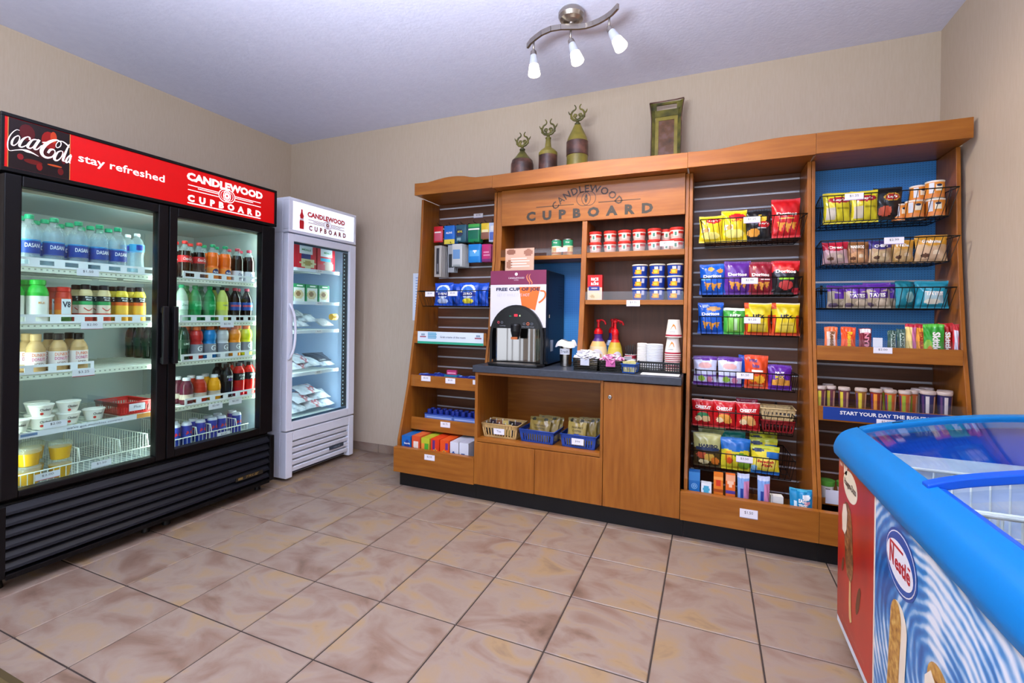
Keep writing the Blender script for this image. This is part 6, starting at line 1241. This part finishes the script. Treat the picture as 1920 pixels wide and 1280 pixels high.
for s in (-1, 1): b.prism([(s * .060, .4385), (s * .080, .4385), (s * .082, .4735), (s * .060, .4735)][::s], 'y', -.008, .004, PAT)
b.obj('flared_rim', t)
b = MB(); b.box(-.066, -.046, -.005, .003, .0305, .3945, YG); b.box(.046, .066, -.005, .003, .0305, .3945, YG); b.box(-.0459, .0459, -.005, .003, .372, .3945, YG); b.obj('yellow_border', t)
b = MB(); b.box(-.0455, .0455, -.001, .0035, .0305, .3715, noise_mat('copper_patina_panel', [(.3, '#4A3420'), (.5, '#6E4A30'), (.62, '#7A5A50'), (.8, '#8A4E30')], 16, .4, 6)); b.obj('centre_panel', t)
b = MB(); b.tube([(-W_(h), -.016, h), (-.05, -.012, h + .002), (.05, -.012, h + .003), (W_(h), -.016, h + .004)], .004, BRZ, 6)
for s in (-1, 1): b.tube([(s * W_(z), -.016, z) for z in [h * i / 20 for i in range(21)]], .003, BRZ, 6)
b.obj('dark_edge', t)
# ---------------------------------------------------------------- frozen goods in the white freezer
def fbox(label, x, y, z, w, h, d, m, art, words, sidem): 
    o = carton('frozen_meal_box', label, 'frozen box', inF(x, y, z), w, h, d, c(m, .35), art, words, PI / 2, None, c(sidem, .35), c(sidem, .35), 12, 14); return o
ra = [('r', .25, .62, .85, .98, c('#DCE4E8')), ('e', .62, .25, .34, .24, c('#C8C49A')), ('e', .62, .25, .18, .12, c('#9A8A50')), ('r', .3, .45, .75, .62, c('#34407A')), ('r', 0, 0, .18, 1, c('#B01C2C'))]
rb = [('r', .15, .62, .85, .98, c('#DCE4E8')), ('e', .62, .22, .34, .22, c('#9A8A80')), ('r', .2, .42, .75, .60, c('#2A9AC0')), ('r', 0, .0, .4, .3, c('#B04050'))]
for x, y, lb, a in ((.262, .15, 'left front', ra), (.262, .205, 'left rear', ra), (.472, .15, 'right front', rb), (.472, .205, 'right rear', rb)): fbox('red frozen meal box, %s on the top freezer shelf' % lb, x, y, FSH[0] + .001, .21 if x < .3 else .18, .172, .045, '#C42636', a, [('MEALS', .4, .08, .55, .82, c('#4A9A5A'), .02, 0)], '#B42232')
gb = [('r', 0, .78, 1, 1, c('#2E8A58')), ('e', .5, .40, .40, .28, c('#C8B890')), ('e', .45, .42, .2, .15, c('#8A6A48')), ('r', .3, .84, .8, .92, wh), ('r', 0, 0, .12, .75, c('#2E8A58'))]
for k, x in enumerate((.204, .326, .448)):
    for q, lb in ((0, 'front'), (1, 'rear')): fbox('green and white frozen bowl box, %s from left, %s on the second freezer shelf' % (ORD[k], lb), x, .145 + q * .05, FSH[1] + .001, .108, .128, .042, '#D6DCD6', gb, (), '#2E8A58')
fo = noise_mat('frosty_clear_wrap', [(.3, '#8E98A4'), (.5, '#C6CED8'), (.7, '#E8ECF2')], 24, .2, 5, bump=.3); fr_ = noise_mat('red_white_wrap', [(.35, '#C8CED8'), (.55, '#DCDFE8'), (.62, '#B83A4A'), (.7, '#D8DCE4')], 16, .25, 4, bump=.2)
def flat(label, x, y, z, w, d, h, m, rz, seed, tilt=-1.15):
    bag('frozen_pack', label, 'frozen pack', (0, 0, 0), w, d, h * 1.15, m, (), (), 0, 0, None, seed, .05); o = COL.objects[-1]
    o.matrix_world = Matrix.Translation(inF(x, y, z)) @ Matrix.Rotation(PI / 2 + rz, 4, 'Z') @ Matrix.Rotation(tilt, 4, 'X')
S3, S4, S5 = FSH[2] + .028, FSH[3] + .024, FSH[4] + .030
for k, (x, y, z, w, d, h, m, rz, lb) in enumerate(((0.240, .12, S3, .17, .14, .045, fo, .1, 'left of the middle shelf'), (0.305, .13, S3 + .035, .15, .13, .045, fo, -.3, 'on top at the middle shelf'), (0.265, .16, S3 + .075, .15, .12, .04, fo, .4, 'topmost of the middle shelf pile'), (0.505, .13, S3, .12, .12, .045, foil('#D8D8DC'), 0, 'right of the middle shelf'))):
    flat('clear wrapped frozen pack, ' + lb, x, y, z, w, d, h, m, rz, 140 + k)
b = MB(); b.lathe([(0, 0), (.025, 0), (.026, .05), (0, .052)], c('#E0A838'), 16); b.v = [(v[2], v[1], v[0]) for v in b.v]; solid(b, 'frozen_roll', 'yellow and white frozen roll at the right of the middle freezer shelf', 'frozen roll', inF(0.505, .105, S3 + .07), PI / 2)
for k, (x, y, z, w, d, h, m, rz, lb) in enumerate(((0.235, .12, S4, .17, .15, .035, fr_, .1, 'left of the fourth shelf'), (0.355, .12, S4 + .01, .17, .15, .035, fo, -.1, 'middle of the fourth shelf'), (0.505, .12, S4, .17, .15, .035, fo, .15, 'right of the fourth shelf'), (0.285, .14, S4 + .04, .18, .15, .03, fr_, .2, 'upper left of the fourth shelf'), (0.455, .15, S4 + .038, .18, .14, .03, foil('#3A404E'), -.2, 'dark one on top of the fourth shelf'))):
    flat('flat wrapped frozen sandwich pack, ' + lb, x, y, z, w, d, h, m, rz, 150 + k)
for k, (x, y, z, w, d, h, m, rz, lb) in enumerate(((0.235, .12, S5, .17, .15, .05, fo, .1, 'left of the bottom shelf'), (0.375, .12, S5 + .006, .17, .15, .05, fr_, -.1, 'middle of the bottom shelf'), (0.505, .12, S5, .17, .15, .05, fo, .15, 'right of the bottom shelf'), (0.295, .14, S5 + .06, .18, .15, .045, fr_, .2, 'upper left of the bottom shelf'), (0.455, .15, S5 + .06, .18, .14, .045, fo, -.2, 'upper right of the bottom shelf'), (0.375, .16, S5 + .11, .2, .14, .04, fr_, .1, 'topmost of the bottom shelf'))):
    flat('wrapped frozen food pack, ' + lb, x, y, z, w, d, h, m, rz, 160 + k)
# ---------------------------------------------------------------- ice cream chest along the right wall
ch = thing('ice_cream_chest', 'blue curved-top ice cream chest freezer with printed sides at the right wall', 'chest freezer', (.765, 1.39, 0))
LC = Vector((.765, 1.39, 0)); Y0, Y1 = .72, 2.06
ARC = [(.434, .668), (.431, .69), (.436, .712), (.446, .733), (.460, .749), (.486, .764), (.549, .787), (.641, .810), (.728, .829), (.840, .848), (.945, .859), (1.05, .864), (1.10, .864)]
ARC = [(p[0], p[1]) for p in smooth(ARC, 5)]
def arcz(x):
    for (x0, z0), (x1, z1) in zip(ARC[10:], ARC[11:]):
        if x0 <= x <= x1: return z0 + (z1 - z0) * (x - x0) / (x1 - x0)
    return ARC[-1][1]
LB_, DB_ = mat('sky_blue_plastic', '#046FB2', .40, spec=.22), mat('royal_blue_plastic', '#0650C0', .32)
cw = c('#D2DEEC', .4)
def cpart(b, n, par=None, bev=0, kind=None): 
    b.v = [(v[0] - LC.x, v[1] - LC.y, v[2] - LC.z) for v in b.v]; o = b.obj(n, par or ch, bev); 
    if kind: o['kind'] = kind
    return o
b = MB(); b.box(.447, .475, Y0, Y1, .06, .675, cw); b.box(1.07, 1.095, Y0, Y1, .06, .675, cw); b.box(.4755, 1.0695, Y1 - .03, Y1, .06, .675, cw); b.box(.4755, 1.0695, Y0, Y0 + .03, .06, .675, cw); b.box(.4755, 1.0695, Y0 + .03, Y1 - .03, .06, .22, cw); cpart(b, 'body')
b = MB(); b.box(.48, 1.06, Y0 + .05, Y1 - .04, .001, .0595, c('#20242C')); cpart(b, 'plinth')
# rim: the whole outer frame follows the curve of the lid
def swp(x0, x1, ya, yb, th, m, b, n=14, lift=0):
    xs = [x0 + (x1 - x0) * i / n for i in range(n + 1)]
    poly = [(x, arcz(x) + lift) for x in xs] + [(x, arcz(x) + lift - th) for x in xs[::-1]]
    b.prism(poly, 'y', ya, yb, m)
prof = [(.4465, .66)] + [p for p in ARC if p[0] < .49 or p[1] < .73] + [(.505, .7715), (.507, .758), (.490, .745), (.462, .72), (.462, .66)]
b = MB(); b.prism(prof, 'y', Y0 - .02, Y1 + .018, LB_)
for f in range(len(b.f)): b.sm[f] = False
cpart(b, 'front_rim', None, .004)
b = MB(); swp(.508, 1.10, Y1 - .025, Y1 + .018, .04, LB_, b, 18); b.prism([(.47, .66)] + [(x, arcz(x) - .006) for x in [.47 + .0315 * i for i in range(21)]] + [(1.10, .66)], 'y', Y1 + .001, Y1 + .017, DB_); cpart(b, 'end_rim', None, .005)
b = MB(); swp(.508, 1.10, Y0 - .02, Y0 + .04, .04, LB_, b, 18); b.prism([(.47, .66)] + [(x, arcz(x) - .006) for x in [.47 + .0315 * i for i in range(21)]] + [(1.10, .66)], 'y', Y0 - .019, Y0 - .002, DB_); cpart(b, 'end_rim', None, .005)
b = MB(); swp(1.055, 1.10, Y0 + .041, Y1 - .026, .09, LB_, b, 3); cpart(b, 'rear_rim', None, .004)
b = MB()
for k in range(2): swp(.60 + .36 * k, .63 + .37 * k, Y1 - .012, Y1 - .006, .004, DARK, b, 3, .002)
cpart(b, 'rim_slots')
YM = 1.435
b = MB(); swp(.485, 1.054, YM - .018, YM + .018, .022, DB_, b, 16, .008); cpart(b, 'lid_handle_bar', None, .003)
def lid(name, ya, yb, drop):
    t = MB(); m = clear('lid_glass', '#F4FAFF', .05)
    t.grid(lambda u, v: (.503 + u * .555, ya + v * (yb - ya), arcz(.503 + u * .555) - .010 - drop), 14, 1, m); o = cpart(t, name)
    return o
lid('glass_lid', YM + .0185, Y1 - .026, 0); l2 = lid('glass_lid', Y0 + .041, YM - .0185, .012)
b = MB(); b.prism([(.488, arcz(.488) - .012), (.508, arcz(.508) - .004), (.520, arcz(.52) - .010), (.520, arcz(.52) - .022), (.488, arcz(.488) - .03)], 'y', Y0 + .041, YM - .0185, DB_); cpart(b, 'lid_edge', None, .002)
b = MB(); fz = noise_mat('frosted_liner', [(.3, '#C4D2E6'), (.6, '#DCE6F2'), (.8, '#EEF3FA')], 9, .55, 6, (1, 1, 3), .3, 40)
b.box(.4755, .49, Y0 + .031, Y1 - .031, .221, .70, fz); b.box(1.055, 1.0695, Y0 + .031, Y1 - .031, .221, .74, fz); b.box(.49, 1.055, Y1 - .045, Y1 - .031, .221, .70, fz); b.box(.49, 1.055, Y0 + .031, Y0 + .045, .221, .70, fz); b.box(.49, 1.055, Y0 + .045, Y1 - .045, .221, .235, fz); cpart(b, 'frosted_liner')
def ibask(label, ya, yb, zt):
    t = thing('freezer_basket', label, 'wire basket', (.772, (ya + yb) / 2, .24)); d = (yb - ya) / 2; w = .265; H = zt - .24; b = MB()
    b.tube([(-w, -d, H), (w, -d, H), (w, d, H), (-w, d, H)], .006, WIREW, 6, True); b.tube([(-w, -d, H * .55), (w, -d, H * .55), (w, d, H * .55), (-w, d, H * .55)], .003, WIREW, 5, True)
    n = int(2 * w / .045)
    for k in range(n + 1):
        x = -w + 2 * w * k / n
        for s in (-1, 1): b.bar((x, s * d, .01), (x, s * d, H), .0032, WIREW, 4)
        b.bar((x, -d, .01), (x, d, .01), .0022, WIREW, 4)
    m = int(2 * d / .045)
    for k in range(m + 1):
        y = -d + 2 * d * k / m
        for s in (-1, 1): b.bar((s * w, y, .01), (s * w, y, H), .0032, WIREW, 4)
    b.obj('wire_frame', t); return t
for k, (ya, yb, lb) in enumerate(((1.62, 2.0, 'far end'), (1.23, 1.60, 'middle'), (.80, 1.21, 'near end'))): ibask('white wire basket in the ice cream chest, ' + lb, ya, yb, .66)
r5 = random.Random(5); n5 = 0
for ya, yb, lb, top in ((1.25, 1.58, 'middle', .58), (.83, 1.18, 'near', .60)):
    for k in range(8):
        hx = ('#7A3A34', '#8A4A3C', '#5A2A2A', '#D8C8B8', '#6A3038', '#C8B090', '#4A3A6A', '#B8A8A0')[k]
        x = .588 + .122 * (k % 4) + r5.uniform(-.015, .015); y = ya + .09 + .16 * (k // 4)
        b = MB(); b.box(-.05, .05, -.065, .065, 0, .028, c(hx, .4)); b.box(-.042, .02, -.03, .05, .028, .0286, c(('#E8DCCC', '#C8A060', '#E0D0C0', '#7A3A30')[k % 4], .4))
        solid(b, 'ice_cream_box', 'flat %s ice cream box, %s from left in the %s chest basket, %s row' % (('brown', 'tan brown', 'dark brown', 'cream', 'maroon', 'beige', 'purple', 'grey')[k], ORD[k % 4], lb, ('near', 'far')[k // 4]), 'ice cream', (x, y, top - .1 + .012 * (k % 3)), r5.uniform(-.3, .3), 'ice cream boxes', .002)
        b = MB(); b.box(-.055, .055, -.07, .07, 0, top - .1 - .2525, c('#B8C4D8', .5))
        solid(b, 'ice_cream_carton', 'pale carton under the ice cream boxes, %s of eight, %s chest basket' % (ORD[k], lb), 'ice cream', (x, y, .2515), 0, 'ice cream cartons')
# printed side panels; q(y, z) on the side facing into the room
def side_plate(pts, m, off, b): b.plate([(.447 - off, p[0], p[1]) for p in pts], m)
def ell(cy, cz, ry, rz_, rot=0, n=28): return [(cy + ry * math.cos(t) * math.cos(rot) - rz_ * math.sin(t) * math.sin(rot), cz + ry * math.cos(t) * math.sin(rot) + rz_ * math.sin(t) * math.cos(rot)) for t in [2 * PI * i / n for i in range(n)]]
REDP = noise_mat('dark_red_print', [(.3, '#8E1A16'), (.5, '#AE2218'), (.7, '#C0301C')], 4, .3, 4, (1, 1, .5))
b = MB(); b.box(.4455, .4468, 1.655, Y1 - .003, .085, .668, REDP); rp = cpart(b, 'red_print_panel')
b = MB(); b.box(.4453, .4468, 1.643, 1.654, .07, .668, c('#E0D6C8')); cpart(b, 'white_trim')
SW = bpy.data.materials.new('blue_swirl_print'); SW.use_nodes = True; n, l = nodes(SW); P_ = n['Principled BSDF']; P_.inputs['Roughness'].default_value = .28
tc = n.new('ShaderNodeTexCoord'); mp = n.new('ShaderNodeMapping'); mp.inputs['Location'].default_value = (0, .10 * 1.0, -.42 * 1.35); mp.inputs['Scale'].default_value = (0, 1.0, 1.35)
nz = n.new('ShaderNodeTexNoise'); nz.inputs['Scale'].default_value = 5.0; nz.inputs['Detail'].default_value = 3
vm = n.new('ShaderNodeVectorMath'); vm.operation = 'MULTIPLY_ADD'; vm.inputs[1].default_value = (.08, .08, .08)
ln = n.new('ShaderNodeVectorMath'); ln.operation = 'LENGTH'; sc = n.new('ShaderNodeMath'); sc.operation = 'MULTIPLY'; sc.inputs[1].default_value = 185
sn = n.new('ShaderNodeMath'); sn.operation = 'SINE'; nz2 = n.new('ShaderNodeTexNoise'); nz2.inputs['Scale'].default_value = 4.6; nz2.inputs['Detail'].default_value = 5
ml = n.new('ShaderNodeMath'); ml.operation = 'MULTIPLY_ADD'; ml.inputs[1].default_value = .07; cr = n.new('ShaderNodeValToRGB'); e = cr.color_ramp.elements
for _ in range(3): e.new(.5)
for k, (p, hx) in enumerate(((.32, '#0A4E96'), (.43, '#126CB6'), (.51, '#3A8ACA'), (.575, '#9ABEE0'), (.66, '#E2E8F2'))): e[k].position = p; e[k].color = lin(hx)
l.new(tc.outputs['Object'], mp.inputs[0]); l.new(tc.outputs['Object'], nz.inputs['Vector']); l.new(nz.outputs['Color'], vm.inputs[0]); l.new(mp.outputs[0], vm.inputs[2]); l.new(vm.outputs[0], ln.inputs[0]); l.new(ln.outputs['Value'], sc.inputs[0]); l.new(sc.outputs[0], sn.inputs[0])
l.new(tc.outputs['Object'], nz2.inputs['Vector']); l.new(sn.outputs[0], ml.inputs[0]); l.new(nz2.outputs[0], ml.inputs[2]); l.new(ml.outputs[0], cr.inputs[0]); l.new(cr.outputs[0], P_.inputs['Base Color'])
b = MB(); b.box(.4455, .4468, Y0 + .003, 1.642, .07, .668, SW); sp_ = cpart(b, 'blue_print_panel')
def sfn(cy, cz, off, rot=0): return lambda x, z: (.447 - off - LC.x, cy - (x * math.cos(rot) - z * math.sin(rot)) - LC.y, cz + x * math.sin(rot) + z * math.cos(rot))
LGB, LGW = c('#1E4FA0', .3), c('#E8EAF2', .3)
b = MB(); C0 = (1.452, .560); b_ = .070
side_plate(ell(*C0, .105, .080)[::-1], LGB, .0022, b); side_plate(ell(*C0, .098, .073)[::-1], LGW, .0026, b); side_plate(ell(*C0, .095, .070)[::-1], LGB, .0030, b); side_plate(ell(C0[0] + .004, C0[1] - .004, .088, .050, .08)[::-1], LGW, .0034, b); cpart(b, 'oval_logo', sp_)
text('N', .030, .056, c('#B8242C', .3), sp_, None, sfn(C0[0] + .054, C0[1] + .004, .0040, 0), .04)
text('estle', .100, .040, c('#B8242C', .3), sp_, None, sfn(C0[0] - .018, C0[1] - .006, .0040, 0), .03)
b = MB(); b.box(.4428, .4433, C0[0] - .022, C0[0] + .068, C0[1] + .028, C0[1] + .034, c('#B8242C', .3)); b.box(.4428, .4433, C0[0] - .066, C0[0] - .052, C0[1] + .010, C0[1] + .015, c('#B8242C', .3)); cpart(b, 'logo_strokes', sp_)
def bar_print(par, cy, cz, w, h, body, side_, rot, off=.003):
    b = MB()
    def R(p): return (cy + p[0] * math.cos(rot) - p[1] * math.sin(rot), cz + p[0] * math.sin(rot) + p[1] * math.cos(rot))
    cap = [(w * math.cos(t), h * .7 + w * math.sin(t)) for t in [PI * i / 12 for i in range(13)]] + [(-w, -h), (w, -h)]
    side_plate([R(p) for p in cap], side_, off, b); side_plate([R((p[0] * .66 + w * .30, p[1] * .97)) for p in cap], body, off + .0005, b); return cpart(b, 'ice_cream_picture', par)
CHOC = noise_mat('nut_caramel_print', [(.3, '#8A5A28'), (.5, '#B8863C'), (.7, '#D8B060')], 60, .4, 4); CRM = c('#E8DCC8', .4)
bar_print(sp_, 1.468, .30, .055, .15, CHOC, CRM, .10)
b = MB(); side_plate(ell(1.235, .40, .055, .05)[::-1], CHOC, .003, b); side_plate([(1.30, .39), (1.27, .42), (1.21, .38), (1.13, .30), (1.10, .22), (1.30, .2)], CRM, .0035, b); side_plate([(1.25, .415), (1.215, .42), (1.19, .36), (1.15, .30), (1.12, .25), (1.16, .33), (1.2, .37)], c('#7A4424', .4), .004, b); side_plate([(1.28, .27), (1.26, .33), (1.20, .32), (1.13, .25), (1.12, .2), (1.27, .2)], c('#D8B898', .4), .0042, b); cpart(b, 'cone_picture', sp_)
b = MB(); side_plate(ell(1.905, .597, .085, .050, .0)[::-1], c('#E6DCC4', .4), .0022, b)
side_plate([(1.99, .652), (1.94, .652), (1.95, .622), (1.985, .622)], c('#D8C4B4', .4), .0022, b); side_plate([(2.045, .650), (2.0, .650), (2.005, .638), (2.04, .638)], c('#C89A8A', .4), .0022, b); cpart(b, 'cream_oval', rp)
text('Haagen-Dazs', .140, .030, c('#4A3A32', .4), rp, None, sfn(1.905, .597, .0030, .0), .02)
NUT = noise_mat('nutty_chocolate_print', [(.3, '#4A2A18'), (.5, '#7A4A28'), (.66, '#A87444'), (.75, '#C89A64')], 70, .35, 4)
b = MB(); body = [(1.985, .505), (1.965, .528), (1.93, .535), (1.895, .52), (1.875, .47), (1.858, .36), (1.862, .31), (1.885, .285), (1.93, .29), (1.955, .33)]; side_plate(body[::-1], NUT, .0022, b)
side_plate([(1.985, .512), (1.952, .524), (1.934, .50), (1.94, .44), (1.962, .415), (1.992, .42), (2.0, .47)], CRM, .0028, b); side_plate([(1.90, .285), (1.882, .285), (1.876, .20), (1.865, .165), (1.885, .150), (1.898, .165), (1.902, .21)], c('#D8B078', .5), .0026, b)
for cy, cz, a_, q in ((1.985, .30, .03, .012), (1.80, .27, .055, .016)): side_plate(ell(cy, cz, a_, q, -1.2)[::-1], c('#6A4028', .5), .0021, b)
cpart(b, 'ice_cream_picture', rp)
text('ALL NATURAL ICE CREAM', .26, .012, c('#C87868', .4), rp, None, sfn(1.86, .118, .0024, 0))
b = MB(); b.box(.447 - .0014, .4466, 1.70, 1.72, .65, .662, c('#E0C8B8')); cpart(b, 'small_print', rp)
